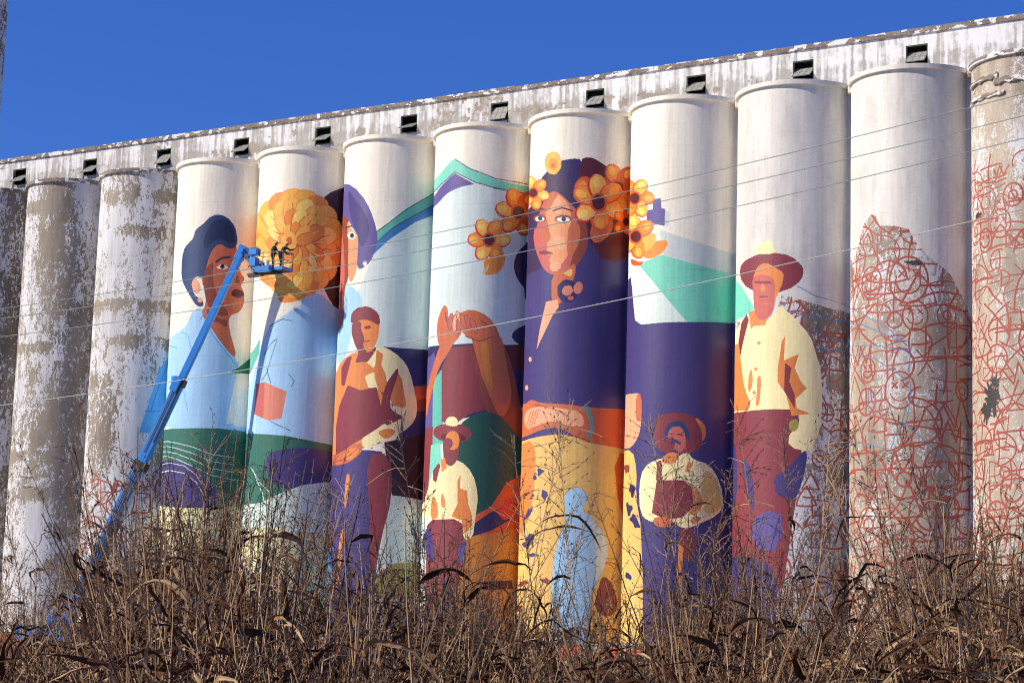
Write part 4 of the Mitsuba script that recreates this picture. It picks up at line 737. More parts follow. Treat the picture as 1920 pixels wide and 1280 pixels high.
painted_finger rose 2p,1e4 31,1d1 31,1ci 2v,1cb 2j,1ck 21,1di 1t,1ek 1w,1ex 2c,1ep
painted_finger_edge maroon 3m,1dt 3z,1cq 3z,1c6 3s,1bz 3f,1c7 2v,1d4 2m,1e6 2r,1ek 31,1ej
painted_finger skin 3j,1dr 3w,1cq 3x,1c8 3r,1c2 3g,1ca 2z,1d5 2q,1e4 2s,1eg 31,1ef
painted_line maroon -1f,1e1 -1n,1e0 -27,1fm -1z,1fn
painted_line maroon 69,1cw 66,1cs 4a,1e3 4d,1e7
painted_line maroon 49,1an 1y,1bi 20,1bo 49,1at 6f,1bk 6g,1bf
painted_hill forest r,ls e,o5 d,r3 g,tg n,v8 y,wg 1c,x2 2c,y4 45,z8 5c,zk 5x,zl 6i,zi 7o,z3 9c,xz au,wi c6,vf c6,mc au,l9 8i,jn 6m,im 50,i5 3m,i7 2e,it 1f,k0
painted_ground ochre 23,-2h 28,fl 5d,hq ap,hl c6,hz c6,-27
painted_ground flame 5f,g3 3o,is 6y,kp 9h,om c6,q2 c6,hn
painted_ground plum 44,fy 41,hp 6z,jv 92,kt a9,it 72,gz
painted_ground red 98,ir 7u,jx 9r,mj b7,le av,j9
painted_ground wine 64,7s 5n,92 b0,9h ba,86
painted_ground mist -50,7d -3y,39 -2q,-2l -c0,-2l -c0,jk -58,j4
painted_trousers maroon -54,hr -2j,j4 14,iy 2r,i3 2z,gg 2z,ek 1x,75 1s,27 1x,-2i -3b,-2l -45,26 -4u,7l -4u,eq
painted_trousers purple -6s,f7 -6m,gc -4z,hb -3z,ha -3b,g7 -2x,em -2t,cj -36,bx
painted_trousers purple -11,4n -l,93 i,9a 17,8o 1i,78 1w,-2i -s,-2k
painted_trousers violet 2k,f7 2y,fe 3a,f0 3e,e6 3a,cx 2z,c3 2h,bo 25,c3 20,db 25,ed
painted_shirt shirt -40,pt -2w,qz -1k,rn -8,rz 15,ry 2c,rg 3f,qg 47,p5 4p,ni 4w,lq 4d,gf 3w,fl 35,fh 2q,g9 2o,hx 14,ip -2i,in -c0,jw -c0,l2 -6k,lr -59,nc
painted_shirt_patch tan 1o,l0 1j,or 22,pl 1y,ni 37,n3 3f,l0 3z,jm 47,hp 2w,gg 2h,ii n,j3
painted_shirt_patch tan -3t,lt -3c,mi -2m,lu -26,ku -1z,jh -2d,is -3g,iq -40,jr
painted_shirt_patch tan -1f,mm -15,mq -p,lv -k,l5 -q,ki -10,kf -1c,ku -1i,ll
painted_strap maroon -3k,ox -3o,qg -2c,rk -1u,r7 -2p,oh
painted_face maroon -1e,vh -m,w1 t,w4 1i,vm 1n,ui 1i,sg 16,rn m,r3 -1,r0 -s,rg -19,s8 -1h,uf
painted_face tan -10,vf -p,w0 4,w8 o,w1 z,vg y,uv l,ua 5,u0 -d,u0 -r,uh
painted_collar tan -1j,q0 -1v,s2 -z,sc -h,qt
painted_hat maroon 3g,we 3k,vx 3f,vi 31,v3 2g,ut 1o,um r,uk -a,un -2c,v8 -38,vo -3v,w6 -42,wn -3s,x2 -35,xf -28,xn -5,xt 1s,xi 2j,x7 34,wu
painted_hat wine 2n,vj 2q,vc 2n,v4 2d,uy u,uq -14,v3 -1y,vj -22,vr -1l,w4 8,wa 1i,w4 20,vy
painted_face tan -10,v8 -t,vz -7,wg g,wk 14,wa 1i,vs 1n,v0 1k,uc 1b,tr r,ti -5,tm -q,u7
painted_face_patch maroon -11,v2 -s,vi -6,ve 9,v4 h,up g,ua 6,tv -7,tm -m,tk -w,u1
painted_hat_crown shirt -w,xi -14,xv -x,yf -i,yq 4,yu l,yr 10,yh 18,y3 1d,xl 13,xb f,x8
7:
painted_dress purple cb,ui 6b,u3 1m,u1 -c0,ut -c0,1tm -3l,1so z,1si 5q,1sy cb,1u9
painted_hair hairdark -6n,1l2 -c0,1lu -c0,1vu -6z,1w2 -5z,1wm -4w,1yc -3s,1zm -1g,219 -8,21v x,229 2x,22e 3n,229 43,1zf 48,1tx 38,1qc -3g,1l7
painted_hair plum 5,20s -4,21s 1o,22b 34,22a 3q,223 43,210 47,1yy 3s,1y1 2r,1ya 1l,1z6
painted_hair wine 3j,20x 3z,22b 4j,22k 5a,22k 67,229 9q,209 cb,1z5 cb,1nm 9v,1mb 7h,1mp 5k,1p4 49,1s1 3i,1ve 3a,1yd
painted_face rose -55,1s6 -4g,1v1 -3h,1wb -25,1xj -y,1xz 5,1xp 17,1x0 2m,1vg 3u,1u4 4h,1sy 50,1rg 58,1q1 53,1oo 4r,1ng 47,1mc 3i,1li 1r,1kh p,1k5 -b,1k6 -18,1ki -25,1l7 -31,1ma -4s,1p5 -59,1qo
painted_face skinlight -2d,1vy -1s,1wo -m,1wy f,1wp 1d,1vv 20,1uz 2d,1u1 2j,1sr 2a,1nu 1u,1ml 12,1ls a,1li -i,1lq -15,1mf -1m,1nl -1q,1oz -1g,1qn -1k,1s5 -22,1th -2c,1ur
painted_face_patch peach -1a,1vk -12,1w7 -9,1wg f,1w6 10,1vd 16,1un x,1tz f,1tq -d,1tv -y,1uh
painted_face_patch peach -f,1pk -c,1q5 8,1qd u,1q6 1h,1pn 1r,1oz 1p,1o8 1b,1nx l,1o2 0,1ol
painted_face_patch skindark 3b,1s1 3l,1st 49,1sq 4r,1s5 54,1r2 58,1pw 53,1om 4r,1ng 47,1mc 3i,1li 2p,1kx 2f,1l8 3c,1ov 3f,1qc
painted_cheek skin 20,1r7 2g,1s4 38,1sa 3q,1ru 40,1qu 3y,1pp 3k,1og 33,1nh 2i,1mt 24,1n1 1x,1o5
painted_forehead skin -2o,1vd -27,1w5 -1g,1wz -o,1xe 4,1xe 9,1x1 -1b,1us -1x,1ud -2i,1u9 -2r,1ul
painted_chin peach -12,1lr -r,1m3 -3,1m7 i,1m3 z,1lp z,1la j,1kt 1,1kn -k,1ks -y,1l5
painted_hair hairdark -55,1s2 -5b,1sw -51,1uh -4c,1vu -3d,1x2 -2g,1xw -1k,1yd -m,1yi d,1yb 1c,1xt 2c,1x0 36,1w1 47,1u4 48,1tm 3r,1ts z,1wk 4,1x6 -o,1xg -1g,1x8 -28,1wk -2x,1vp -3j,1ul -3z,1ti -48,1sg -4m,1ry
painted_ear skin 5n,1rg 6h,1so 7e,1t7 8f,1tf 8s,1tb 91,1t2 98,1s7 8y,1r8 8b,1q8 74,1p9 6e,1p4 64,1p7 5o,1pn 5g,1qn
painted_nose skin -2q,1st -2i,1t3 -21,1su -1o,1sa -y,1q6 -11,1pr -1g,1pg -20,1pg -2q,1pp -37,1q1 -3c,1qe -38,1qu -2v,1re -2p,1s1
painted_lips rose -35,1ng -2u,1nl -20,1ni -t,1nb -r,1n4 -15,1mt -1o,1mp -2d,1ms -2v,1n1
painted_lips maroon -3n,1nz -3i,1o5 -29,1o9 -13,1nv -h,1nm -g,1ng -2l,1nk
painted_eye skindark -24,1th -23,1t3 -29,1sx -3a,1ss -4r,1t6 -5g,1tm -5k,1tu -57,1u5 -3u,1u7 -2x,1u0
painted_eye cream -2g,1td -2f,1t4 -2k,1t1 -3d,1sy -4f,1t8 -4z,1tn -4q,1tu -3r,1tv -32,1tq
painted_eye navy -2v,1ti -2w,1t6 -3b,1t1 -3t,1t7 -42,1tk -3z,1ts -3j,1tw -36,1tt
painted_eye skindark 2i,1sz 2j,1sm 2d,1sg 1e,1s6 8,1sf -a,1ss -c,1sz -4,1tc y,1tk 23,1tc
painted_eye cream 29,1su 2a,1sm 25,1si 1c,1sc e,1si -1,1sv 5,1t3 10,1t7 1x,1t2
painted_eye navy 1n,1sy 1m,1sm 1c,1sf 10,1sk v,1sr v,1t0 13,1t9 1f,1t8
painted_brow wine -2d,1uk -3l,1uz -4v,1un -58,1ux -3o,1v9 -2a,1us
painted_brow wine 2o,1ty y,1uj -q,1u6 -u,1uf y,1us 2q,1u6
painted_neck skin -m,1j8 -1,1ki 16,1km 26,1l1 30,1lr 3e,1li 3c,1k9 30,1j1 1a,1fu n,1fd -4,1ff -j,1gp
painted_neck mustard 1l,1kd 2m,1kz 2w,1kr 2u,1k0 2i,1jq 1l,1k4
painted_neckline peach -2s,1bt -1k,1g1 n,1g7 u,1f1 -9,1dr -1p,1b8 -3f,18p
painted_brooch plum 3s,1hz 3t,1gx 3m,1gg 2y,1fs 2h,1fn 20,1fn 13,1g4 i,1h1 h,1i2 o,1ij 1f,1j6 1w,1jb 2u,1j4 39,1iu
painted_brooch clay 2u,1i6 33,1hj 2q,1gw 20,1gp 1d,1h4 19,1hl 1m,1i8 2d,1ie
painted_brooch clay 4m,1hz 4a,1h8 3v,1gz 3g,1h2 35,1hf 35,1i7 3m,1iu 42,1ix 4f,1ip
painted_brooch rose 37,1gg 35,1g7 2t,1g1 2e,1g4 28,1ge 2a,1gk 2n,1gp 32,1gm
painted_blossom amber k,22d l,21b f,20u -7,207 -n,203 -1l,20d -21,20q -2n,21p -2r,229 -2p,22s -2h,238 -25,23l -19,23w -b,23n 2,23b
painted_blossom orange -2,21x -5,213 -i,20r -r,20p -1j,211 -1w,21v -1r,22e -1l,22l -13,22s -l,22m
painted_blossom flame -l,21n -m,21a -v,215 -15,21a -1a,21m -19,21u -z,220 -s,21y
painted_petal_edge red -1g,1wt -1m,1wb -1v,1w5 -2p,1w2 -38,1w6 -4u,1wx -5f,1xl -5e,1xu -4q,1y6 -33,1y2 -24,1xo -1s,1xe
painted_petal amber -1i,1ww -1n,1wh -1w,1wc -33,1wd -4i,1x1 -50,1xl -4z,1xt -4f,1y3 -30,1xz -25,1xm -1u,1xe
painted_petal yellow -1s,1ws -1z,1wi -2l,1wi -38,1wt -3e,1x7 -37,1xd -2j,1xc -24,1x5
painted_petal_edge flame -3s,1v0 -4q,1v1 -5z,1vj -7c,1we -7v,1wu -81,1x8 -7o,1xh -6e,1xp -52,1xk -4i,1xe -3m,1wt -37,1w3 -38,1vf
painted_petal orange -3s,1v7 -4k,1v7 -64,1vz -6w,1wq -6z,1x2 -6u,1xb -6g,1xi -5g,1xl -4y,1xi -41,1x3 -3p,1wt -3b,1w5 -3c,1vk
painted_petal amber -45,1va -4k,1va -59,1vn -5k,1w0 -5j,1wb -50,1wh -4b,1w9 -3w,1vr -3x,1vg
painted_petal_edge red -78,1we -c0,1wp -c0,1ys -70,1y7 -5s,1xj -5l,1x8 -5l,1wx -5u,1wn -6c,1wg
painted_petal amber -7b,1wl -c0,1ww -c0,1yq -85,1yg -69,1xv -5q,1xb -5r,1x1 -60,1wt
painted_petal_edge flame -6r,1y2 -c0,1yc -c0,1zx -7b,1z9 -6n,1yu -6d,1yi -6e,1y8
painted_petal orange -6w,1y8 -c0,1yj -c0,1zv -7h,1za -6s,1yw -6j,1yl -6k,1yd
painted_petal_edge red -c0,1z7 -c0,21l -7m,217 -6i,20v -57,206 -4u,1zs -4l,1z1 -4p,1yq -4z,1yi -61,1ye
painted_petal amber -7m,1yz -c0,1zi -c0,21j -7b,213 -6f,20t -5b,206 -4z,1zu -4q,1z5 -51,1yo -5f,1yk -6m,1yp
painted_petal yellow -c0,208 -c0,21c -84,211 -6l,20g -66,1zw -6e,1zo -6n,1zm
painted_petal_edge flame -2u,1zn -29,1z6 -26,1yk -2k,1y0 -3d,1xp -4g,1xr -50,1xy -5y,1yi -66,1yu -65,1z5 -5v,1zf -4w,1zr -3r,1zu
painted_petal orange -2t,1zl -2b,1z7 -29,1yo -2m,1y6 -2y,1y0 -3t,1xv -4r,1y3 -5i,1yk -5n,1yu -5m,1z3 -5e,1zc -4k,1zo -3m,1zr
painted_petal amber -2w,1zd -2o,1z6 -2n,1yw -30,1yk -3v,1yl -47,1yx -43,1z7 -3r,1ze
painted_petal_edge flame -44,1xy -43,1xf -49,1x7 -4y,1wz -64,1x4 -7v,1xq -c0,1y8 -c0,1zj -6a,1z3 -52,1yr -4n,1yi
painted_blossom_centre wine -4i,1xz -4h,1xk -4m,1xe -5l,1x9 -6l,1xj -7t,1y2 -c0,1yl -c0,1z0 -66,1yt -59,1yk
painted_leaf flame 5q,1xu 5e,1wu 53,1wf 4b,1vz 3i,1w4 2y,1ws 2u,1xr 2y,1ya 36,1yr 3u,1zf 4o,1zl 5d,1z6 5q,1yc
painted_leaf orange 4u,1xp 4l,1wz 45,1wg 3n,1wa 39,1wk 33,1xj 3b,1y8 3r,1yr 49,1yw 4o,1yn
painted_petal_edge red ca,1zi cb,1ws b6,1wx ap,1x5 a6,1xs ab,1yk b3,1z8 bo,1zg
painted_petal flame bv,1ze cb,1zf cb,1x3 az,1xf ah,1xy am,1ym aw,1yx
painted_petal amber c3,1y1 cb,1yi cb,1xp
painted_petal_edge flame c0,1uz b2,1uk aj,1uk 9o,1uy 9d,1vc 93,1w9 9a,1x6 9l,1xj af,1xw bf,1xs bw,1xj cb,1wv cb,1vd
painted_petal orange bz,1v7 b6,1uu aq,1uv 9y,1v8 9o,1vk 9f,1we 9l,1x7 9t,1xj aj,1xv be,1xq bt,1xi c4,1x5 cb,1wm cb,1vq
painted_petal amber bk,1v5 b5,1uy aj,1v5 a8,1vr ag,1wb b1,1wh bm,1w5 bs,1vq
painted_petal_edge red 7n,1up 7a,1uu 6w,1vi 6z,1we 77,1wv 7w,1xm 8c,1xu 99,1xy 9n,1xt a4,1x7 a5,1wr 9r,1vt 9e,1vd 8j,1us
painted_petal flame 7t,1uz 7i,1v3 76,1vo 79,1wh 7h,1wv 84,1xk 8i,1xs 9b,1xw 9n,1xs a0,1x9 a1,1wv 9o,1w0 9d,1vm 8k,1v2
painted_petal amber 7o,1v3 7d,1vg 7j,1w2 82,1wi 8l,1wi 8s,1w1 8m,1vm 82,1v5
painted_petal_edge flame 5x,1y4 61,1yw 6a,1z7 74,1zm 84,1zo 8m,1zj 9c,1z0 9i,1yn 9j,1y9 93,1xi 88,1x2 7p,1wz 6q,1x6 6d,1xf
painted_petal flame 67,1y9 6a,1yx 6i,1z7 79,1zk 86,1zl 8m,1zg 9a,1z0 9f,1yp 9g,1yd 92,1xr 8a,1xc 7t,1xa 6x,1xg 6l,1xo
painted_petal amber 6a,1yb 6g,1yr 6t,1yy 7i,1yv 7w,1yh 7q,1y0 74,1xt 6o,1xw
painted_petal_edge red 7p,217 8b,21s 96,21v a0,21g ac,213 an,206 al,1zp a3,1yw 9a,1yi 8u,1yj 82,1yz 7s,1zd 7i,20b
painted_petal orange 7z,218 8h,21r 97,21t 9y,21f a8,213 ai,209 ah,1zu a3,1z4 9e,1yt 90,1yu 8b,1z8 82,1zl 7t,20f
painted_petal amber 8b,21c 8t,21h 9b,213 9f,20g 93,1zz 8q,1zy 89,20c 85,210
painted_petal_edge flame bw,21w cb,21t cb,1z2 ay,1yh a1,1yl 9q,1yv 9k,1z8 9o,205 9x,20m ar,21f
painted_petal flame c0,21u cb,21r cb,1zc b2,1ys aa,1yv 9w,1ze a0,208 a8,20n b0,21e
painted_petal amber cb,21f cb,208 bn,1zy b2,202 b2,20n be,213 bw,21e
painted_petal_edge flame b9,1yt ba,1y2 b4,1xo ah,1x2 9o,1wu 9a,1ww 8p,1xb 8k,1xn 8j,1yf 8x,1z4 98,1zd 9l,1zj ae,1zj b2,1z5
painted_blossom_centre wine aw,1yn aw,1y3 ab,1xc 9p,1x6 9f,1x8 8z,1xj 8u,1yd 9d,1z2 a9,1z7 ar,1yw
painted_petal_edge red b6,1ui b2,1u2 aq,1tn 9p,1t3 94,1t0 8i,1t2 7h,1tj 74,1tx 6v,1uu 77,1vo 7l,1vy 8o,1w8 9v,1w1 af,1vr b4,1uz
painted_petal amber b2,1un az,1u9 ap,1tw 9s,1tf 99,1td 8p,1tf 7r,1tu 7f,1u6 76,1uz 7h,1vo 7t,1vx 8s,1w5 9v,1vy ad,1vp b0,1v1
painted_petal yellow am,1ud af,1u0 9o,1tq 8w,1ty 8k,1ui 8x,1v0 9q,1v3 ag,1uq
painted_petal_edge flame 7l,1r4 75,1qy 6a,1r5 5x,1rh 5g,1sg 5g,1tl 5m,1u3 5x,1ui 6p,1uy 7l,1us 7z,1uh 8h,1ti 8h,1se 8a,1rv
painted_petal orange 7m,1rf 79,1ra 6i,1rg 67,1rr 5s,1sn 5s,1tn 5x,1u4 66,1uh 6u,1uw 7l,1uq 7x,1uf 8d,1tk 8d,1sk 87,1s3
painted_petal amber 7a,1rg 6q,1rh 6d,1s2 6g,1su 6w,1t8 7g,1sz 7n,1sj 7n,1s1
painted_petal_edge red 3k,1sg 31,1t6 2z,1tn 33,1u5 3p,1v1 45,1vc 56,1vo 63,1vg 6f,1v6 6o,1ub 6k,1tt 5y,1sw 4z,1sb 4h,1s7
painted_petal amber 3s,1sq 3c,1tc 3b,1tr 3f,1u6 3z,1uy 4d,1v9 5a,1vk 63,1vf 6d,1v6 6k,1uf 6g,1tz 5w,1t6 51,1sn 4k,1sj
painted_petal yellow 3p,1sv 3h,1te 3t,1u0 4i,1ub 51,1u3 52,1ti 4s,1t3 4c,1su
painted_petal_edge flame 2p,1wg 2q,1xd 3d,1xz 3u,1y4 4w,1y0 5v,1xg 67,1x2 6h,1w5 6e,1vp 5r,1v1 5a,1uv 48,1uz 39,1vk
painted_petal orange 30,1wm 31,1xe 3k,1xw 3z,1y0 4y,1xx 5u,1xf 65,1x2 6e,1wa 6b,1vw 5s,1vc 5d,1v7 4e,1vb 3j,1vu
painted_petal amber 33,1wz 3e,1xf 44,1xf 4p,1wz 4t,1wd 4b,1w2 3u,1w4 3e,1we
painted_petal_edge red 5r,1zw 66,201 72,1zv 7q,1z4 7x,1yl 7z,1y0 7q,1wx 72,1w6 6m,1w1 5r,1w8 5e,1wk 4x,1xk 4x,1yo 54,1z7
painted_petal amber 5y,1zu 6b,1zz 72,1zt 7n,1z4 7t,1yn 7v,1y4 7n,1x5 73,1wh 6q,1wc 5z,1wj 5o,1wu 59,1xq 59,1yr 5e,1z7
painted_petal yellow 62,1zk 6l,1zj 6z,1yx 6w,1y6 6f,1xr 62,1xv 5p,1yh 5s,1z8
painted_petal_edge flame a2,1yt ag,1yk ap,1y7 ar,1xq am,1x8 9v,1w7 8s,1vj 87,1vd 7o,1ve 79,1vj 6x,1vt 6q,1w8 6s,1x6 7e,1y4 8f,1ys 90,1yx
painted_petal orange a2,1ys ae,1yk al,1y9 an,1xu ai,1xe 9t,1wi 8u,1vv 8b,1vq 7v,1vp 77,1w2 71,1we 73,1x9 7o,1y3 8m,1yp 94,1yu
painted_petal amber 9v,1yd a5,1y3 a5,1xw 9q,1x7 8z,1wt 8d,1wy 8c,1xk 8n,1y0 9e,1ye
painted_petal_edge flame 81,1w1 81,1v6 7w,1ur 7a,1u4 6i,1ty 64,1u1 5j,1ul 5d,1uz 5c,1vv 5h,1w9 62,1wv 6f,1x0 78,1wy 7u,1wf
painted_blossom_centre wine 7o,1vw 7p,1v9 7k,1ux 74,1uh 6j,1uc 69,1ue 5t,1ut 5o,1vr 5s,1w2 67,1wj 6h,1wn 73,1wl 7j,1w7
painted_petal_edge red by,1tc cb,1tp cb,1sh bw,1t3
painted_petal flame c3,1t6 cb,1tk cb,1sq
painted_petal_edge flame c2,1sv cb,1ss cb,1qr bh,1r3 b9,1rb b3,1rv ba,1sf bh,1sn
painted_petal orange c4,1st cb,1sr cb,1qy bo,1r9 bc,1ry bn,1sn
painted_petal amber c1,1rx cb,1rx cb,1r0 c2,1r7 bw,1rl
painted_petal_edge red 9n,1r6 9g,1rb 9b,1rr 9q,1sj an,1t0 bi,1sv bo,1sf b7,1rm ak,1r8
painted_petal flame 9s,1rc 9m,1rg 9i,1ru 9w,1sj aq,1sz bh,1sv bm,1sh b6,1rr al,1rf
painted_petal amber 9r,1rf 9l,1ro 9t,1s0 a8,1s8 ak,1s6 an,1rz af,1rm a5,1rg
painted_petal_edge flame 9a,1tw 9k,1ub 9u,1ug at,1ug bk,1tx bm,1tf ba,1t0 ab,1ss 9h,1t6 9c,1te
painted_petal orange 9g,1ty 9x,1uf at,1ue bi,1tx bk,1ti ba,1t5 af,1sz 9o,1tc
painted_petal amber 9k,1tx 9s,1u5 a8,1u5 ak,1tw al,1to ag,1ti a1,1tf 9n,1tm
painted_petal_edge red bm,1v6 cb,1ve cb,1te bg,1te b3,1tr b2,1uc b6,1un
painted_petal flame ca,1vd cb,1tj bm,1tk bb,1tw ba,1uf bs,1v6
painted_petal amber ca,1v6 cb,1u9 c7,1u8 bw,1ud bt,1ul by,1v0
painted_petal_edge flame c9,1tp ca,1sh bk,1s8 aw,1sh ar,1t5 b1,1tk bs,1tw
painted_blossom_centre wine cb,1t9 c9,1sr bt,1sh be,1sg az,1ss b2,1ta bk,1tn bz,1to
painted_button peach -4q,17g -4r,174 -54,16z -5l,174 -5u,17h -5r,17p -5c,17t -51,17r
painted_button peach -5m,134 -5o,12s -65,12n -6s,12t -75,136 -70,13e -6f,13i -60,13f
painted_skirt mustard -48,-28 -5e,-18 -72,-7 -c0,d -c0,uz -65,uu u,vb 27,v8 6k,uo cb,uo cb,-1u
painted_skirt_patch tan -5z,gn -c0,fy -c0,ul -63,uh -4p,ul -3c,ts -2v,rv -2v,p2 -3c,lf -4a,il
painted_skirt_patch flame ag,qq bg,sy cb,sv cb,jc b4,m5
painted_arm skin -c0,vi -c0,10s -62,10o -4y,10z -3w,10w -2s,10h -10,106 36,zu 4t,zl 7a,zg cb,zn cb,tl 7f,tw 5x,u5 59,ub 4a,ur 24,w3 o,wd -1a,w7 -4z,vh
painted_arm_patch peach -75,ye -68,z9 -4i,zo -28,zq c,zi 40,yx 50,y8 5c,x3 4y,wi 3t,wh 2m,wp 1b,x8 -6,xc -53,wg -6e,wz
painted_arm_patch flame 6i,yi 8i,z9 cb,zi cb,tk 96,tp 73,ui 6h,vv 6a,x7
painted_line skin -4j,zb -4a,z9 -5k,wz -5x,wf -6b,wi -5i,xm
painted_line skin -3s,zc -3k,za -4n,x4 -4y,wl -58,wn
painted_line skin -33,zd -2w,zb -3t,xe -45,wr -4e,wt
painted_line skin -2h,ze -2b,zc -35,xj -3g,wy -3n,x0
painted_bracelet bracelet 60,zf 5z,z3 5p,yw 5g,yx 58,z6 5a,zi 5g,zo 5s,zo
painted_bracelet bracelet 6d,yr 6c,yf 62,y8 5t,y8 5l,yh 5n,yu 5t,yz 65,z0
painted_bracelet bracelet 6o,y2 6n,xq 6c,xj 64,xk 5w,xt 5x,y5 63,yb 6g,yb
painted_bracelet bracelet 6v,xe 6t,x1 6j,wu 6b,wv 62,x4 64,xg 6a,xm 6m,xm
painted_bracelet bracelet 6w,wp 6v,wc 6k,w5 6c,w6 64,wf 65,wr 6b,wx 6o,wx
painted_bracelet bracelet 6s,vz 6q,vn 6g,vg 68,vh 60,vq 61,w2 67,w8 6k,w8
painted_bracelet bracelet 6j,va 6i,uy 67,ur 5z,us 5r,v0 5s,vd 5z,vi 6b,vj
painted_spot purple -21,qa -y,pt -z,pp -1t,p5 -25,p0 -2a,p2 -2a,pj -2i,q4
painted_spot purple -2h,ot -2l,of -2r,oi -37,of -3g,ox -2z,pg
painted_spot purple -b,mk -6,m0 -j,lk -k,l9 -p,l7 -1d,lt -1g,m1 -1a,mz
painted_spot purple -2u,m1 -37,lv -40,lz -39,mf
painted_spot purple -3t,j6 -45,iw -4y,il -5z,if -61,il -4x,je -4m,k1 -4f,k6 -46,k3 -3r,k7 -36,kj -34,ke
painted_spot purple -2p,g2 -2w,eu -33,em -3g,em -3u,ee -47,e1 -4i,e2 -4t,ex -4x,fr -4s,fw -4f,fx -3w,gg -3o,ga -2v,g9
painted_spot purple 23,it 1u,io 19,is 13,iz 13,je 1j,j3 1z,j1
painted_spot purple -43,ey -3z,eg -52,e8 -5c,e8 -6f,eq -6e,ew -5v,f2 -48,f1
painted_spot purple -2t,dd -1f,cz -1i,cv -35,cr -3u,cu -49,d5
painted_spot maroon -4o,9b -3l,8w -3o,8q -5b,8l -5k,8e -63,8b -c0,8n -6v,8t -6u,8x -7t,94 -6a,92
painted_spot maroon x,93 c,8z 8,8o 1,8n -w,8y -1f,9b -1c,9e -e,9d -4,9o d,98
painted_spot maroon -5p,53 -5p,4y -5b,4s -5b,4o -6o,4h -7w,4o -c0,4t -c0,5i -7a,5e -63,5j -5d,5d -5e,58
painted_jug sky 2w,ix 2h,li 2u,md 3k,my 45,n5 4s,n4 5c,mw 5y,m8 62,ln 5y,l1 5h,k8 5d,jn 5m,je 6p,j1 77,i9 8t,gh 9f,ex 9j,do 9d,cc 8v,b1 7s,8z 75,79 6t,3m 6v,-20 12,-26 x,-11 v,3g 10,bu 1l,et 2u,i0
painted_jug_patch aqua 6c,ia 77,hw 8k,gq 93,fw 9f,ew 9i,d0 96,bo 8h,af 7w,9q 7o,9o 7e,a2 7o,cs 7j,ed 75,fw 6f,hq
painted_cloth maroon 7l,66 8g,9g 8s,9x 9d,9v a9,98 az,80 bl,69 bc,4x ac,43 97,41 7y,4s
8:
painted_beam chalk 5a,1bb 1s,1b6 -1i,1b8 -c0,1c8 -c0,1lr -4m,1l2 -2h,1jg a,1h2
painted_beam mist j,1ll -a,1pr 2k,1ol 6e,1ne 8t,1mv cg,1mc cg,1iy 8o,1jj 5m,1k7
painted_beam jade 4h,1ba -1f,1i3 -4c,1ku -1u,1l9 6,1ls 3r,1ko 6k,1jz 8x,1jl cg,1j6 cg,1bw 7g,1bf
painted_box violet -1i,1sy -1k,1ui -4,1ui 1,1sy n,1st m,1q6 -2n,1r1 -2t,1sy
painted_box_patch mist m,1q6 n,1re n,1sn 1f,1s9 1b,1q5
painted_petal_edge red -18,1uy -17,1ub -1f,1u2 -27,1tr -2q,1tq -3c,1tu -4k,1ub -5g,1v0 -5l,1vd -5h,1vn -55,1vw -4m,1w1 -3e,1w2 -29,1vt -1s,1vk
painted_petal orange -1a,1v0 -1a,1ug -1g,1u8 -26,1tz -2n,1tz -49,1ug -50,1v2 -54,1vc -51,1vm -4q,1vt -38,1vy -27,1vq -1s,1vj
painted_petal amber -1k,1ut -1n,1uf -29,1ub -2z,1uj -3c,1uy -37,1v6 -2j,1va -21,1v6
painted_petal_edge flame -2s,1s7 -3l,1s0 -44,1s3 -5e,1sn -6m,1tk -70,1u1 -74,1ug -6x,1us -5u,1v2 -56,1v1 -3y,1up -3f,1ue -2p,1tm -2h,1ss
painted_petal amber -2u,1sd -3i,1s7 -3z,1sa -51,1ss -60,1tl -6b,1u0 -6e,1ud -6a,1uo -5y,1uv -4y,1uy -4f,1uu -3g,1uc -33,1u0 -2m,1t9 -2n,1sm
painted_petal yellow -38,1se -3s,1sd -4a,1sm -4t,1t7 -4t,1tj -4a,1tp -3k,1tf -34,1sv
painted_petal_edge red -6o,1sw -c0,1ta -c0,1w1 -7d,1vi -6e,1v6 -5s,1uu -5e,1uh -58,1u2 -59,1tp -5i,1tc -5y,1t2
painted_petal orange -6r,1t5 -c0,1ti -c0,1vy -8j,1vo -75,1ve -6d,1v5 -5i,1ui -5e,1u6 -5f,1tu -5o,1tj -63,1ta
painted_petal amber -c0,1tw -c0,1ut -8a,1ue -7s,1tz -7u,1tt -84,1to
painted_petal_edge flame -c0,1vf -c0,1x5 -7l,1we -6y,1vy -6r,1vl -6w,1vb -7i,1v5
painted_petal amber -c0,1vm -c0,1x3 -7r,1wf -74,1w1 -6x,1vq -73,1vh -7n,1vd
painted_petal_edge red -6g,1vv -c0,1wj -c0,1z8 -8j,1yx -71,1yc -67,1xv -5e,1wx -5c,1wj -5h,1w7 -5u,1vy
painted_petal orange -c0,1wr -c0,1z7 -8e,1yt -73,1yb -5v,1xf -5i,1wn -5l,1wd -5w,1w5 -6f,1w3
painted_petal amber -c0,1xu -c0,1yi -8a,1xz -86,1xr -8b,1xm
painted_petal_edge flame -3s,1y0 -2y,1xk -2l,1wu -2r,1w3 -3g,1vj -4k,1ve -5v,1vr -71,1wi -7b,1wy -79,1xb -6a,1xv -4z,1y4
painted_petal amber -3o,1xy -2z,1xk -2p,1wx -2v,1w9 -3i,1vr -4g,1vm -5j,1vw -6d,1wi -6k,1wv -6h,1x8 -5r,1xr -4p,1y0
painted_petal yellow -3q,1xo -39,1xc -39,1wz -3h,1wo -44,1wh -4m,1wm -4y,1ww -4z,1x9 -4p,1xj -48,1xp
painted_petal_edge flame -46,1ve -45,1ur -4c,1ui -55,1u8 -6g,1ue -8j,1v4 -c0,1vj -c0,1x5 -7h,1wt -5u,1wj -4r,1w2
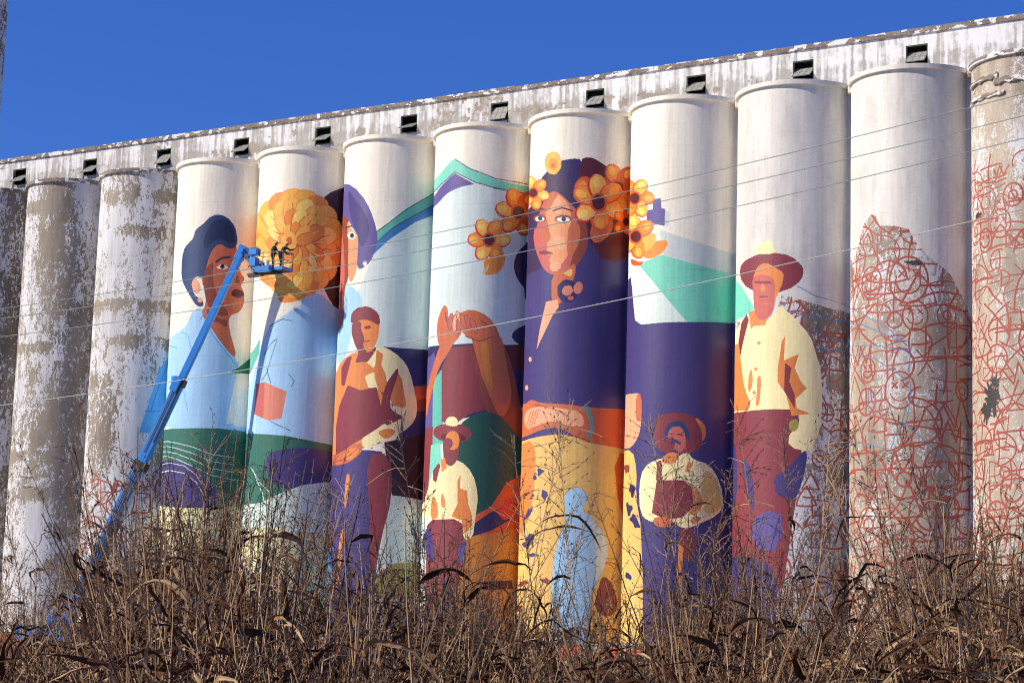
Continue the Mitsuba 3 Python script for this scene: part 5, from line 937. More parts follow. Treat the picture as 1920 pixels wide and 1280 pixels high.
painted_blossom_centre wine -4l,1ve -4l,1ux -4q,1uq -5d,1uj -5t,1uk -6z,1uv -8f,1vi -c0,1w1 -c0,1wj -6g,1we -5f,1w3 -52,1vw
painted_petal_edge red -r,1nt -10,1n7 -1c,1n0 -2a,1my -2w,1n2 -43,1nn -4l,1o0 -53,1os -4z,1p4 -4o,1pc -47,1pi -30,1pi -2f,1pd -1e,1ov -12,1oi
painted_petal amber -u,1nw -11,1ne -1c,1n8 -27,1n6 -2p,1nb -47,1o5 -4n,1ot -4k,1p3 -3w,1pe -2c,1p9 -1g,1ot -14,1oj
painted_petal yellow -15,1nr -1e,1nf -23,1nh -2r,1nv -2x,1ob -2n,1oi -1x,1og -1h,1o8
painted_petal_edge flame -3p,1lp -4u,1lr -68,1md -7l,1nd -7z,1nw -7x,1ob -7g,1om -62,1ox -4o,1os -43,1ok -38,1nv -2u,1mz -30,1m6
painted_petal orange -3p,1lx -4m,1lz -5r,1mi -6p,1nc -6y,1ns -6x,1o6 -6o,1oh -5o,1ot -4k,1op -3n,1o8 -33,1nh -2z,1mo -3c,1m3
painted_petal amber -43,1m1 -4u,1m5 -5c,1mi -5l,1mx -5h,1nb -4u,1ni -43,1n7 -3s,1mt -3q,1me
painted_petal_edge red -7g,1ne -c0,1np -c0,1qa -7p,1pu -6j,1ph -5u,1p5 -5g,1os -5b,1oe -5f,1o1 -5r,1np -6e,1nh
painted_petal amber -7i,1nn -c0,1ny -c0,1q7 -7g,1pq -6i,1pg -5k,1ou -5h,1oi -5l,1o6 -5x,1nx -6j,1np
painted_petal_edge flame -c0,1po -c0,1rw -7h,1r7 -6j,1qq -61,1qa -5u,1pw -5z,1pk -6e,1pd -78,1pa
painted_petal orange -c0,1px -c0,1ru -7l,1r7 -6o,1qq -66,1qc -60,1q0 -63,1pq -6h,1pk -78,1pi
painted_petal_edge red -c0,1tm -76,1t6 -5e,1so -4c,1rw -41,1rg -3x,1qk -43,1q7 -4f,1px -5k,1pr -7g,1q9 -c0,1r0
painted_petal amber -7s,1t4 -60,1sv -4u,1sa -46,1ri -42,1qp -47,1qd -4w,1pz -5f,1pz -63,1q4 -7x,1qt -c0,1rh -c0,1td
painted_petal yellow -7g,1su -6j,1sp -5t,1se -5e,1ry -5b,1rj -5f,1rd -66,1r7 -70,1rg -8f,1s7 -c0,1sp -c0,1sw
painted_petal_edge flame -1x,1r9 -1d,1qo -1c,1py -1v,1pa -2a,1p2 -3e,1ox -4l,1p8 -5g,1pw -5l,1qa -5h,1qn -55,1qz -43,1rf -2w,1ri
painted_petal orange -1w,1r7 -1f,1qq -1g,1q3 -1x,1pi -2b,1pa -3a,1p5 -3t,1p8 -4p,1pn -4z,1py -52,1qa -4z,1qm -4a,1r4 -2r,1rf
painted_petal amber -21,1qx -1t,1qo -1t,1qd -29,1pz -2z,1px -3h,1q9 -3h,1ql -36,1qv -2g,1r1
painted_petal_edge flame -3m,1pd -3l,1op -3s,1of -4j,1o3 -53,1o3 -6h,1of -87,1p8 -c0,1pv -c0,1qk -5u,1ql -4m,1qa -46,1q0
painted_blossom_centre wine -41,1pc -40,1ou -46,1om -4r,1oe -56,1oe -6q,1ow -7m,1pi -7s,1ps -7n,1q0 -7b,1q6 -5r,1qa -4t,1q1 -4g,1pu
painted_leaf orange -3j,1ml -2x,1n5 -1r,1nq -h,1o0 v,1nz 19,1ni s,1mk 1,1lw -10,1lh -1y,1le -2u,1ll -3d,1lz
painted_leaf amber -31,1o1 -2e,1ou -1p,1p9 -1d,1p9 -w,1oy -u,1ob -16,1ni -1s,1mx -27,1mq -2u,1mr -31,1mz -36,1nb
painted_leaf flame -7d,1m3 -6l,1m2 -47,1l7 -3f,1l6 -3a,1kz -3s,1kn -4m,1km -5z,1kx -71,1lf
painted_cloak purple 5a,1bh cg,1bx cg,-1h -10,-1u -c0,-1v -c0,1j2 -71,1jb -4v,1bk -1w,1bf
painted_cloak purple -71,-1w -7m,-6 -8f,1l -c0,27 -c0,1ir -6i,1hy -53,1cd -38,1bd 39,1b5 43,19a 3w,15l 3g,12c 2p,zk 17,st c,ie -m,19 -18,-1u
painted_elbow peach -5x,t2 -c0,te -c0,11n -3u,114 -34,107 -30,x0 -35,vt -3i,us -45,ty -4x,te
painted_elbow skin -4f,zy -43,10y -3d,10z -30,zx -2y,xu -39,wt -3y,wv -4c,xx
painted_skirt mustard -82,-1w -8k,-19 -c0,-l -c0,t1 -68,sr -4p,ry -43,qf -3t,oo -3w,mo -3h,ka -2p,hh -22,a7 -1m,-1v
painted_spot maroon -5x,q9 -5z,pg -65,pd -6t,pf -7g,pa -7s,pd -8b,px -c0,qd -c0,qm -7l,qo -61,qg
painted_spot plum -3v,mq -48,mf -4e,m5 -4e,lq -4k,li -4y,li -57,lp -59,m4 -5g,md -5t,mh -5x,mo -5n,nj -5e,nn -42,n5
painted_spot plum -4m,k0 -4n,jr -54,jf -5b,iv -5v,is -66,iz -71,kl -6y,ku -6l,ky -67,ku -5u,kh -4v,kc
painted_spot plum -3j,ie -2q,h4 -2t,gx -3j,h0 -3t,gw -43,h2 -4d,hj -4t,hw -5h,i6 -5n,ie -4z,ip -4l,j5 -3z,ix
painted_spot plum -4n,9x -4h,9i -4v,99 -5q,9k -6a,9l -6q,9u -6k,ad -6a,ah -5m,af
painted_trousers purple -20,bd 3,hi 3x,hc 6k,hi 87,hz 9h,gs aa,dw ap,7l ap,-1j -17,-1u -1o,-13
painted_trousers maroon 3n,fo 40,gy 56,h6 5w,ge 66,eo 64,de 5q,cm 58,c7 4l,c6 43,dc
painted_tool tan 3l,8f 3m,eh 4e,ei 47,8a
painted_hat maroon -m,w0 -8,wx k,xj 28,xw 46,xt 5y,x7 6w,wi 7d,vo 7e,up 6s,t2 6h,sm 5s,s1 48,rq 1r,rv m,s9 -2,sy -i,u2 -m,us
painted_hat tan 5u,wx 5y,x5 6u,wn 7c,vx 7g,uz 7c,u9 70,tr 6u,tz 6u,ux 6h,vw
painted_hair navy 17,ui 1d,ve 1r,w4 2d,wi 31,wn 3q,wj 4b,w5 4r,vg 50,ue 4t,tu 3h,vb 2v,vj 2j,vf 1y,uw 1e,tf 18,ts
painted_face rose 1q,uh 1z,v9 2g,vq 3f,vu 3y,vh 4a,ut 4h,ti 4b,sp 3w,s3 3c,rr 31,rq 2d,ry 1x,ss
painted_face_patch maroon 1q,tq 20,u4 2h,ua 2r,ty 2v,t6 2r,sk 2f,s6 24,s6 1s,sl 1n,t3
painted_brow wine 2o,uu 2q,un 23,ui 21,up
painted_brow wine 40,um 3y,uf 35,un 37,uu
painted_moustache navy 3l,t3 2w,th 2d,t3 24,te 2x,tx 3s,tf
painted_beard navy 2b,rw 2d,s8 2u,sd 37,sa 3f,rz 3e,ro 33,rc 2q,rf
painted_shirt shirt -2l,p7 -1m,q8 -7,qv 10,r4 23,qy 34,r7 45,ru 4w,ru 5d,r8 67,qs 7f,qj 8i,pt 9f,om a4,n6 ak,lj ah,k9 9w,je 8q,ij 5q,h5 4q,gu 3s,h1 2w,hq 1n,hy -2,hq -1f,hz -2c,iq -2y,k3 -34,m3 -30,ns
painted_shirt_patch tan w,r0 16,rf 1x,rw 2n,s0 3d,rs 3g,ra 2w,qh 2a,q6 1j,qb 12,qm
painted_shirt_patch mustard 6z,ol 7j,pe 8h,p2 9b,o4 9z,ml a9,la a3,k6 9f,jf 8d,j1 7k,jj 6y,kx 6r,mm
painted_shirt_patch tan 4y,n4 5f,nj 68,ms 6t,lt 75,ko 6u,jm 5w,iq 59,iw 4x,k5 4u,lk
painted_shirt_patch tan 4e,p6 4u,ql 5m,qg 50,p0
painted_apron maroon -m,j1 6,o8 1d,nv 49,nw 5j,mo 5q,k0 46,ie 1t,i2
painted_strap maroon 0,nw 4,ql t,qw v,nw
painted_hand skin -f,hx -2,ic z,il 1t,ig 2g,hz 2p,hk 2k,h6 1x,gz r,gz -1,ha
painted_hand skin 5g,ia 5t,im 6m,in 6w,if 6o,hy 6a,hm 5q,hf 5g,ho
9:
whitewash wash -8w,1bu -c0,1by -c0,2h8 -71,2ga -27,2f3 1j,2ek 4b,2eg 6j,2ej 8y,2et bx,2fd cj,2fb cj,1c8 br,1cd 94,1cg 7t,1co 4t,1de 1m,1ee -h,17l -4x,1a9 -70,1b7
painted_beam jade -8n,1bp -c0,1by -c0,1i2 -8n,1hp -6n,1gm -5h,1fn -35,1d1 -38,1cg -46,1c1 -5m,1bp
painted_trousers maroon -5x,7e -77,81 -c0,8q -c0,yd -4q,xv 34,xn 3y,x6 4g,vc 4n,s4 4i,oz 2a,8o r,6l -24,67
painted_trousers purple -7h,ke -c0,jt -c0,tu -7w,t8 -6z,pm -6v,mo
painted_trousers purple -5m,q3 -5e,qr -4f,qj -3p,pp -34,oa -2p,mf -2h,k3 -2k,j5 -2z,jj -3j,kq
painted_trousers purple p,nc 11,o7 1w,oi 2u,pb 4q,rg 5c,rr 5g,qt 53,ol 4m,mp 41,l6 3j,kk 35,ku 1h,l4 v,lv
painted_trousers violet -34,fm -2c,i6 -6,j1 1r,ik 23,fu v,d9 -1i,dl
painted_trousers purple 18,3e p,-1g -c0,-1i -c0,cu -63,cs -2l,cg -b,bo y,a6 1d,7w
painted_shirt shirt -5f,xp -c0,y5 -c0,19m -7z,1a0 -77,1an -5j,1bf -3x,1br -2w,1bi -2a,1an -1b,1ah -3,1b1 o,1bq z,1ck 1r,1cg 2x,1bf 58,18y 60,17p 7b,13o 7k,118 7l,xr 7d,v9 67,rv 57,rn 3k,rz 2s,so 2u,to 36,ua 3s,uj 46,v9 4b,wh 3x,x9 30,xk 19,xn
painted_strap maroon -7u,16v -71,18l -67,1ax -4o,1bz -45,1b4 -6s,154
painted_shirt_patch tan -4s,xt -c0,yg -c0,18g -6z,17x -58,11s -4k,10e -3t,zb -3k,yi -3s,xz
painted_shirt_patch tan 13,11m 13,13m 1o,17i 25,189 20,14o 45,15m 3k,13l 4h,11l 5c,10o 3r,z3 3x,xq 5w,x0 36,wn 2d,zq
painted_shirt_patch maroon 22,10c 24,12n 26,14d 33,13l 2t,11k 3l,zq 3m,xp
painted_shirt_patch tan -42,12t -3t,13e -3h,13r -39,13c -34,125 -3a,116 -3p,10g -40,10h -45,119
painted_shirt_patch tan -29,128 -22,12o -1o,12k -1k,11h -1q,zd -1z,yb -2e,y9 -2i,yu -2b,103
painted_shirt_patch olive 2s,vg 32,vz 3q,w7 44,vy 47,v6 3y,un 3c,uc 2y,ul
painted_button tan -1q,17j -1r,17b -1z,177 -29,17a -2d,17i -23,17s
painted_button tan -28,13r -2a,13i -2i,13e -2s,13i -2x,13q -2m,140
painted_button tan -2h,10c -2j,103 -2s,zz -32,103 -37,10b -2w,10l
painted_collar tan -3n,19m -46,1c8 -31,1ce -i,1b2 -11,1a0 -37,1a1
painted_neck rose -38,1eu -23,1fm 0,1ff v,1eq g,1ce 2,1bh -l,1ay -1i,1as -28,1b1 -2r,1bq -33,1d0
painted_hat maroon -71,1ir -6r,1jf -6d,1jp -58,1k4 -29,1km 4,1kn 28,1k7 3c,1jn 4g,1ik 4m,1i8 4p,1hi 4j,1gt 43,1g4 2x,1f8 18,1ep -v,1eo -30,1f8 -4y,1g7 -6g,1hh -6y,1ic
painted_face tan -3b,1gv -34,1hq -2p,1ig -23,1iy -1c,1j6 -k,1j2 x,1i5 1k,1hq 1v,1h6 1l,1fr n,1do -7,1df -1n,1dm -2m,1e6 -32,1f0 -3b,1fx
painted_face rose -3h,1gm -35,1hc -2f,1hk -1j,1hj -k,1ha 4,1gv g,1ga l,1fc i,1e0 a,1cw -5,1bz -x,1bo -25,1c1 -2x,1cv
painted_lips maroon -k,1eb -j,1e3 -19,1e4 -20,1e6 -21,1ed
painted_face_patch maroon -33,1gq -e,1gf -2,1ga -2,1g2 -14,1g2 -2o,1gc -33,1gj
painted_face tan -1s,1fw -1m,1g7 -1c,1g6 -z,1fb -15,1f0 -1m,1ez -1t,1f9
painted_hat_crown shirt -2q,1kq -39,1l7 -2z,1lw -2f,1m9 -j,1me -6,1m7 m,1ku b,1kj -j,1kg
sketch_line blue 6j,1e2 3q,1fj 3s,1fn 6l,1e6 bn,1de cj,1d2 cj,1cx c0,1d7 aj,1di
sketch_line blue 7e,1au 2p,1bp 2q,1bu 7f,1ay bu,1aw cj,1as cj,1an
sketch_line blue cj,17g by,17r b4,17x 88,187 5t,18m 5u,18r 8a,18b b7,181 bz,17v cj,17l
sketch_line blue cj,16a c7,16l 6m,16c 6m,16g c9,16q cj,16g
10:
whitewash wash -73,1jj -c0,1jt -c0,2ex -7l,2dz -2v,2cr 1v,2c2 4h,2bz 6n,2c3 91,2cd c1,2cx cm,2cv cm,1a0 bv,1bk 8f,1gb 59,1ie 3c,1kt 2l,1md h,1my -1p,1n5 -2f,1on -37,1p2 -4q,1nx -62,1l7
sketch_line blue -7x,1bz -c0,1cp -c0,1cu -7r,1c2 -4m,1ar -r,18p 2c,15z 29,15w -u,18m -4p,1ao
sketch_line blue -4o,196 -7a,19r -c0,1af -c0,1ak -79,19v -4m,19a 1l,16h 2s,15j 2p,15g 1j,16d
sketch_line blue -7v,16k -c0,179 -c0,17e -7q,16n -2j,165 2o,153 2o,14z 24,152 -2j,161
sketch_line blue -2k,147 -c0,163 -c0,169 -7o,159 -2i,14b 2c,111 2a,10x
sketch_line blue 2j,12n 2z,16e 33,16e 2n,12m 2y,yv 2d,v5 v,ti -2,qq -6,qr r,tk 29,v6 2u,yw
sketch_line blue -3h,s2 -5u,sj -9a,sg -c0,sq -78,sk -5u,so -3g,s6 -r,rf -s,rb
sketch_line blue 8b,pd 1j,v4 1m,v7 8e,pg
sketch_line blue -3f,vs -3k,vt -3s,zz -3n,zz
sketch_line blue -29,vp -2e,vp -2l,zv -2g,zv
sketch_line blue -17,vn -1b,vn -1i,zs -1e,zs
"""
MURAL, _i = {}, None
for _l in _MURAL.strip().split('\n'):
    if _l.endswith(':'):
        _i = int(_l[:-1]); MURAL[_i] = []
    else:
        _w = _l.split()
        MURAL[_i].append((_w[0], _w[1], [tuple(int(c, 36) / 100 for c in q.split(',')) for q in _w[2:]]))

SILO_LABEL = {
    0: 'grain silo cut by the left picture edge, flaking white paint over dark grey concrete',
    1: 'bare grain silo of flaking white paint, second from the left, between two other peeling silos',
    2: 'peeling grain silo with red scrawls low down, behind the lower part of the blue boom',
    3: 'painted grain silo showing a dark-haired face in profile over a light blue shirt',
    4: 'painted grain silo showing a large round orange flower over a blue shirt',
    5: 'painted grain silo showing a man with a flat cap, tan shirt and maroon apron',
    6: 'painted grain silo showing a mint peak, raised hands and a small worker in hat',
    7: 'painted grain silo showing a tall woman in purple with flowers in her hair',
    8: 'painted grain silo showing a jade beam and a stout worker with folded arms on purple',
    9: 'painted grain silo showing a standing man in a wide maroon hat and cream shirt',
    10: 'grain silo with whitewash above and large red doodles on bare tan concrete below',
    11: 'grain silo cut by the right picture edge, tan concrete covered in small red doodles',
}
WALL_BASE = {i: 'old' for i in (0, 1, 2, 9, 10, 11)}
NAME_OF = {}
for i in range(0, 12):
    key = thing('grain_silo', SILO_LABEL[i], 'grain silo', 'concrete grain silos standing in one row')
    full = sbox(SMIN, -0.02, SMAX, ZTOP)
    above, pieces = None, []
    for name, col, pts in reversed(MURAL.get(i, [])):
        g = Polygon(pts).buffer(0).intersection(full)
        if above is not None:
            g = g.difference(above)
        g = clean(g)
        if g is None:
            continue
        pieces.append((name, col, g))
        above = g if above is None else unary_union([above, g])
    rest = full if above is None else clean(full.difference(above))
    old = WALL_BASE.get(i)
    v, f, n, s = skin_mesh(i, rest)
    off = i * 100.0 + 50.0 if old else PAL.index('cream') * 100.0 + 50.0
    put_normals('wall', v, f, n, s + [off, 0], 'old_wall' if old else 'mural_paint', key)
    for name, col, g in pieces:
        for one in g.geoms:
            r = skin_mesh(i, one)
            if r is not None:
                v, f, n, s = r
                put_normals(name, v, f, n, s + [PAL.index(col) * 100.0 + 50.0, 0], 'mural_paint', key)
    gr = None
    if i == 2:
        gr = graffiti(20, -2.0, 3.6, 1.2, 10.2, 1.35, .35, .8, .085, .12)
    if i == 9:
        gr = graffiti(90, 0.2, 4.4, 0.6, 19.5, 1.15, .35, .75, .085)
    if i == 10:
        gr = graffiti(107, -3.8, 4.4, 0.3, 24.6, 1.18, .50, 1.25, .088)
    if i == 11:
        gr = graffiti(111, -4.2, 4.2, 0.2, 23.8, .94, .38, .92, .08)
    if gr is not None:
        gr = clean(gr.intersection(rest if i != 11 else full), 0.01)
        v, f, n, s = skin_mesh(i, gr, 0.004)
        labels[put_normals('graffiti', v, f, n, s + [PAL.index('rust') * 100.0 + 50.0, 0], 'mural_paint', key)] = {'label': 'red doodles scrawled all over the bare concrete', 'kind': 'stuff'}
    if i in (10, 11):      # sooty tags and a burnt patch
        rnd = random.Random(5 + i)
        bl = []
        spots = [(1.15, 19.3, .55, .10), (1.35, 19.2, .4, .09)] if i == 10 else [(-1.5, 12.2, .62, .85), (-1.9, 11.6, .45, .6), (-1.3, 13.0, .35, .4), (-2.6, 21.6, .4, .16)]
        for (x, z, a, b) in spots:
            t = np.linspace(0, 2 * math.pi, 44, endpoint=False)
            w = np.array([rnd.uniform(.45, 1.25) for _ in t])
            bl.append(Polygon(np.stack([x + a * w * np.cos(t), z + b * w * np.sin(t)], 1)).buffer(0))
        for one in clean(unary_union(bl)).geoms:
            v, f, n, s = skin_mesh(i, one, 0.008)
            put_normals('soot_mark', v, f, n, s + [PAL.index('soot') * 100.0 + 50.0, 0], 'mural_paint', key)
    if i == 11:            # remains of a torn-off band near the top: ragged plates of render that stand proud
        rnd = random.Random(31)
        for (x0, x1, zz, hh) in ((-3.6, -1.0, 28.45, .30), (-1.2, 1.3, 28.15, .34), (-3.5, -.6, 27.55, .26), (.4, 3.2, 27.75, .30)):
            xs = np.linspace(x0, x1, 16)
            up = [(x, zz + hh / 2 * rnd.uniform(.3, 1.3)) for x in xs]; dn = [(x, zz - hh / 2 * rnd.uniform(.3, 1.3)) for x in xs[::-1]]
            pl_ = Polygon(up + dn).buffer(0)
            parts_ = []
            for a_, b_ in zip(CUTS[:-1], CUTS[1:]):
                g_ = pl_.intersection(sbox(a_, 0, b_, 40))
                for o_ in getattr(g_, 'geoms', [g_]):
                    if o_.geom_type == 'Polygon' and o_.area > .002:
                        e_ = extrude(o_, .11)
                        vv = e_.vertices
                        s_, l_ = vv[:, 0], vv[:, 2]
                        aa = s_ / R
                        parts_.append(trimesh.Trimesh(np.stack([i * D + (R + l_ + .002) * np.sin(aa), -(R + l_ + .002) * np.cos(aa), vv[:, 1]], 1), e_.faces[:, ::-1], process=False))
            put('broken_band', cat(parts_), 'cap_concrete', key)
    # roof slab with its overhanging lip
    lip = unary_union([Point(i * D, 0).buffer(RL, quad_segs=40), sbox(i * D - D / 2, -1.12, i * D + D / 2, 1.38)]).intersection(sbox(i * D - D / 2 - .0, -9, i * D + D / 2, 1.38))
    m = extrude(lip, 0.24)
    m.apply_translation([0, 0, ZTOP])
    if 3 <= i <= 10:
        uvl = np.stack([m.vertices[:, 0] - i * D + PAL.index('cream' if i < 9 else 'wash') * 100 + 50, m.vertices[:, 2]], 1)
        put('roof_lip', m, 'mural_plain', key, uv=uvl)
    else:
        put('roof_lip', m, 'cap_concrete', key)
    # small bracket under the slab where the round wall meets the link
    a = math.radians(-66)
    c = rbox(.34, .30, .36, .02)
    c.apply_transform(trimesh.transformations.rotation_matrix(a, [0, 0, 1]))
    c.apply_translation([i * D + (R + .02) * math.sin(a), -(R + .02) * math.cos(a), ZTOP - .17])
    put('bracket', c, 'mural_plain' if 3 <= i <= 10 else 'cap_concrete', key, uv=np.stack([c.vertices[:, 0] - i * D + PAL.index('cream') * 100 + 50, c.vertices[:, 2]], 1))
    NAME_OF[i] = key

# ------------------------------------------------------------------ the gallery on the roof
GY, GX0, GX1, GZ0, GZ1 = 1.40, -9.5, 78.0, 29.40, 32.98
gal = thing('roof_gallery', 'long low concrete gallery building with a row of tilted windows on the silo roofs', 'building')
WX, WW, WZ0, WZ1 = -0.411, 1.24, 30.35, 32.14
wins = [(i * D + WX - WW / 2, i * D + WX + WW / 2) for i in range(0, 12)]
face = sbox(GX0, GZ0, GX1, GZ1 - .26)
for a, b in wins:
    face = face.difference(sbox(a, WZ0, b, WZ1))
fm = extrude(face, 0.22)                       # local x, y -> world x, z
M = np.eye(4); M[:3, :3] = [[1, 0, 0], [0, 0, -1], [0, 1, 0]]; M[1, 3] = GY + .22
fm.apply_transform(M)
put('front_wall', fm, 'gallery_wall', gal)
put('rear_wall', bx(GX0, GX1, GY + 5.0, GY + 5.2, GZ0, GZ1 - .26), 'gallery_wall', gal)
put('end_wall', bx(GX1 - .2, GX1, GY + .225, GY + 4.995, GZ0, GZ1 - .26), 'gallery_wall', gal)
put('floor', bx(GX0, GX1 - .21, GY + .225, GY + 4.995, GZ0 - .1, GZ0 + .1), 'inside_concrete', gal)
put('ceiling', bx(GX0, GX1 - .21, GY + .225, GY + 4.995, GZ1 - .45, GZ1 - .28), 'inside_concrete', gal)
# coping: a worn strip with an uneven upper edge, in lengths
rnd = random.Random(3)
x = GX0
cap = []
while x < GX1:
    L = rnd.uniform(2.5, 6.5)
    e = min(x + L, GX1)
    cap.append(bx(x, e - .012, GY - .10 - rnd.uniform(0, .03), GY + 5.3, GZ1 - .257, GZ1 + rnd.uniform(-.02, .035)))
    x = e
for c_ in cap:
    put('coping', c_, 'cap_concrete', gal)
TILT = [52, 50, 40, 52, 55, 62, 28, 44, 46, 50, 44, 48]
for k, (a, b) in enumerate(wins):
    w = fresh(gal + '__window')
    labels.setdefault(w, {})
    y0 = GY + .03
    fr = [bx(a + .004, a + .06, y0, y0 + .08, WZ0 + .004, WZ1 - .004), bx(b - .06, b - .004, y0, y0 + .08, WZ0 + .004, WZ1 - .004),
          bx(a + .062, b - .062, y0, y0 + .08, WZ1 - .064, WZ1 - .004), bx(a + .062, b - .062, y0, y0 + .08, WZ0 + .004, WZ0 + .064),
          bx(a + .062, b - .062, y0 + .005, y0 + .06, WZ1 - 1.13, WZ1 - 1.08)]
    put('frame', cat(fr), 'window_frame_paint', w)
    # lower fixed lights
    for c in range(3):
        x0 = a + .07 + c * (WW - .14) / 3
        put('pane', bx(x0 + .012, x0 + (WW - .14) / 3 - .012, y0 + .03, y0 + .036, WZ0 + .07, WZ1 - 1.14), 'dusty_pane', w)
    # tilted sash, turning about its middle; local: x along the wall, z up in the sash, origin on the axis
    sw, sh = WW - .15, .98
    th = math.radians(TILT[k])
    Rm = trimesh.transformations.rotation_matrix(th, [1, 0, 0])
    Tm = trimesh.transformations.translation_matrix([(a + b) / 2, y0 - .02, WZ1 - .66])
    bars = [bx(-sw / 2, -sw / 2 + .045, -.02, .02, -sh / 2, sh / 2), bx(sw / 2 - .045, sw / 2, -.02, .02, -sh / 2, sh / 2),
            bx(-sw / 2 + .045, sw / 2 - .045, -.02, .02, sh / 2 - .045, sh / 2), bx(-sw / 2 + .045, sw / 2 - .045, -.02, .02, -sh / 2, -sh / 2 + .045),
            bx(-sw / 2 + .045, sw / 2 - .045, -.016, .016, -.014, .014)]
    for c in (1, 2):
        xx = -sw / 2 + c * sw / 3
        bars.append(bx(xx - .012, xx + .012, -.017, .017, -sh / 2 + .045, sh / 2 - .045))
    m = cat(bars); m.apply_transform(Tm @ Rm.T if False else Tm @ trimesh.transformations.rotation_matrix(-th, [1, 0, 0]))
    put('sash', m, 'sash_paint', w)
    for c in range(3):
        for r_ in range(2):
            x0, x1 = -sw / 2 + c * sw / 3 + .02, -sw / 2 + (c + 1) * sw / 3 - .02
            z0, z1 = (-sh / 2 + .03, -.01) if r_ == 0 else (.01, sh / 2 - .03)
            p = bx(x0, x1, -.004, .004, z0, z1)
            p.apply_transform(Tm @ trimesh.transformations.rotation_matrix(-th, [1, 0, 0]))
            put('pane', p, 'dusty_pane', w)
    del labels[w]

# ------------------------------------------------------------------ headhouse tower at the left, plinth, ground
tow = thing('headhouse_tower', 'tall dark concrete tower with flaking paint at the upper left picture edge', 'tower')
put('shaft', bx(-22, -9.56, -2, 8.0, -1.6, 56), 'tower_wall', tow)
put('parapet', bx(-22.3, -9.3, -2.3, 8.3, 56.0, 56.8), 'cap_concrete', tow)
pl = thing('concrete_plinth', 'low pale concrete ledge along the foot of the silos with orange scrawls', 'ledge')
put('ledge', bx(-9.5, 80, -4.75, -.6, -1.7, -0.16), 'plinth_concrete', pl)
put('ledge_cap', bx(-9.5, 80, -4.85, -.6, -0.157, -0.022), 'plinth_concrete', pl)
gr = graffiti(9, -2, 78, -1.3, -0.4, .75, .28, .48, .17)
gr = clean(gr.intersection(sbox(-8, -1.6, 79, -.2)), .01)
ms = []
for q in gr.geoms:
    v, f = trimesh.creation.triangulate_polygon(q, engine='earcut')
    ms.append(trimesh.Trimesh(np.stack([v[:, 0], np.full(len(v), -4.754), v[:, 1]], 1), f, process=False))
m = cat(ms)
labels[pl + '__orange_scrawl'] = {'label': 'orange scrawls painted along the ledge', 'kind': 'stuff'}
scene[pl + '__orange_scrawl'] = mikit.ply(m, 'mural_plain', uv=np.stack([np.mod(m.vertices[:, 0], 40) + PAL.index('vermilion') * 100 + 50, m.vertices[:, 2]], 1))

def smooth01(a, b, x):
    t = np.clip((x - a) / (b - a), 0, 1)
    return t * t * (3 - 2 * t)

def ground_z(x, y):
    g = np.asarray(y, float) - CAM[1]
    x = np.asarray(x, float)
    h = -3.9 + 1.05 * smooth01(3, 12, g) + 0.55 * smooth01(20, 60, g) + 0.65 * smooth01(60, 96, g)
    near = np.exp(-((x - 90) ** 2 + (y + 70) ** 2) / 90.0 ** 2)
    return h + near * 0.12 * np.sin(x * 0.9 + 1.3 * np.sin(y * .5)) * np.cos(y * 0.7)

gx = np.unique(np.concatenate([np.linspace(-3000, -60, 16), np.linspace(-60, 60, 60), np.linspace(60, 115, 110), np.linspace(115, 3000, 24)]))
gyv = np.unique(np.concatenate([np.linspace(-3000, -115, 14), np.linspace(-115, -50, 130), np.linspace(-50, 10, 60), np.linspace(10, 3000, 16)]))
X, Y = np.meshgrid(gx, gyv, indexing='ij')
V = np.stack([X.ravel(), Y.ravel(), ground_z(X, Y).ravel()], 1)
a, b = np.meshgrid(np.arange(len(gx) - 1), np.arange(len(gyv) - 1), indexing='ij')
i0 = (a * len(gyv) + b).ravel()
F = np.vstack([np.stack([i0, i0 + len(gyv), i0 + len(gyv) + 1], 1), np.stack([i0, i0 + len(gyv) + 1, i0 + 1], 1)])
scene['ground'] = mikit.ply((V, F), 'soil', smooth=True)
labels['ground'] = {'label': 'dry soil under the weeds, rising towards the silos', 'category': 'ground', 'kind': 'structure'}
labels['sky'] = {'label': 'deep clear blue sky', 'category': 'sky', 'kind': 'structure'}

# ------------------------------------------------------------------ overhead wires
WIRES = [('wire_green', .013, -45, (0.00133556, -0.08916734, 12.6155515), 'topmost of three thin grey-green wires sagging across the silos'),
         ('wire_green', .013, -45, (0.00135473, -0.0983346, 12.6148775), 'middle of the three thin grey-green wires sagging across the silos'),
         ('wire_green', .013, -45, (0.00140057, -0.1032291, 12.0249012), 'lowest of the three thin grey-green wires sagging across the silos'),
         ('wire_pale', .015, -48, (0.00130751, -0.08099946, 7.87262711), 'pale bright wire below the three grey-green wires, crossing the silos at mid height')]
for mat, r, y, c, lab in WIRES:
    xs = np.linspace(20, 108, 120)
    P = np.stack([xs, np.full_like(xs, y), np.polyval(c, xs)], 1)
    t = np.arange(6) * np.pi / 3
    ring = np.stack([0 * t, r * np.cos(t), r * np.sin(t)], 1)
    V = (P[:, None] + ring[None]).reshape(-1, 3)
    i, j = np.meshgrid(np.arange(len(P) - 1), np.arange(6), indexing='ij')
    q = np.stack([i * 6 + j, i * 6 + (j + 1) % 6, (i + 1) * 6 + (j + 1) % 6, (i + 1) * 6 + j], -1).reshape(-1, 4)
    k = put('overhead_wire', (V, q[:, ::-1]), mat, None, smooth=True)
    labels[k] = {'label': lab, 'category': 'wire', 'group': 'overhead wires'}

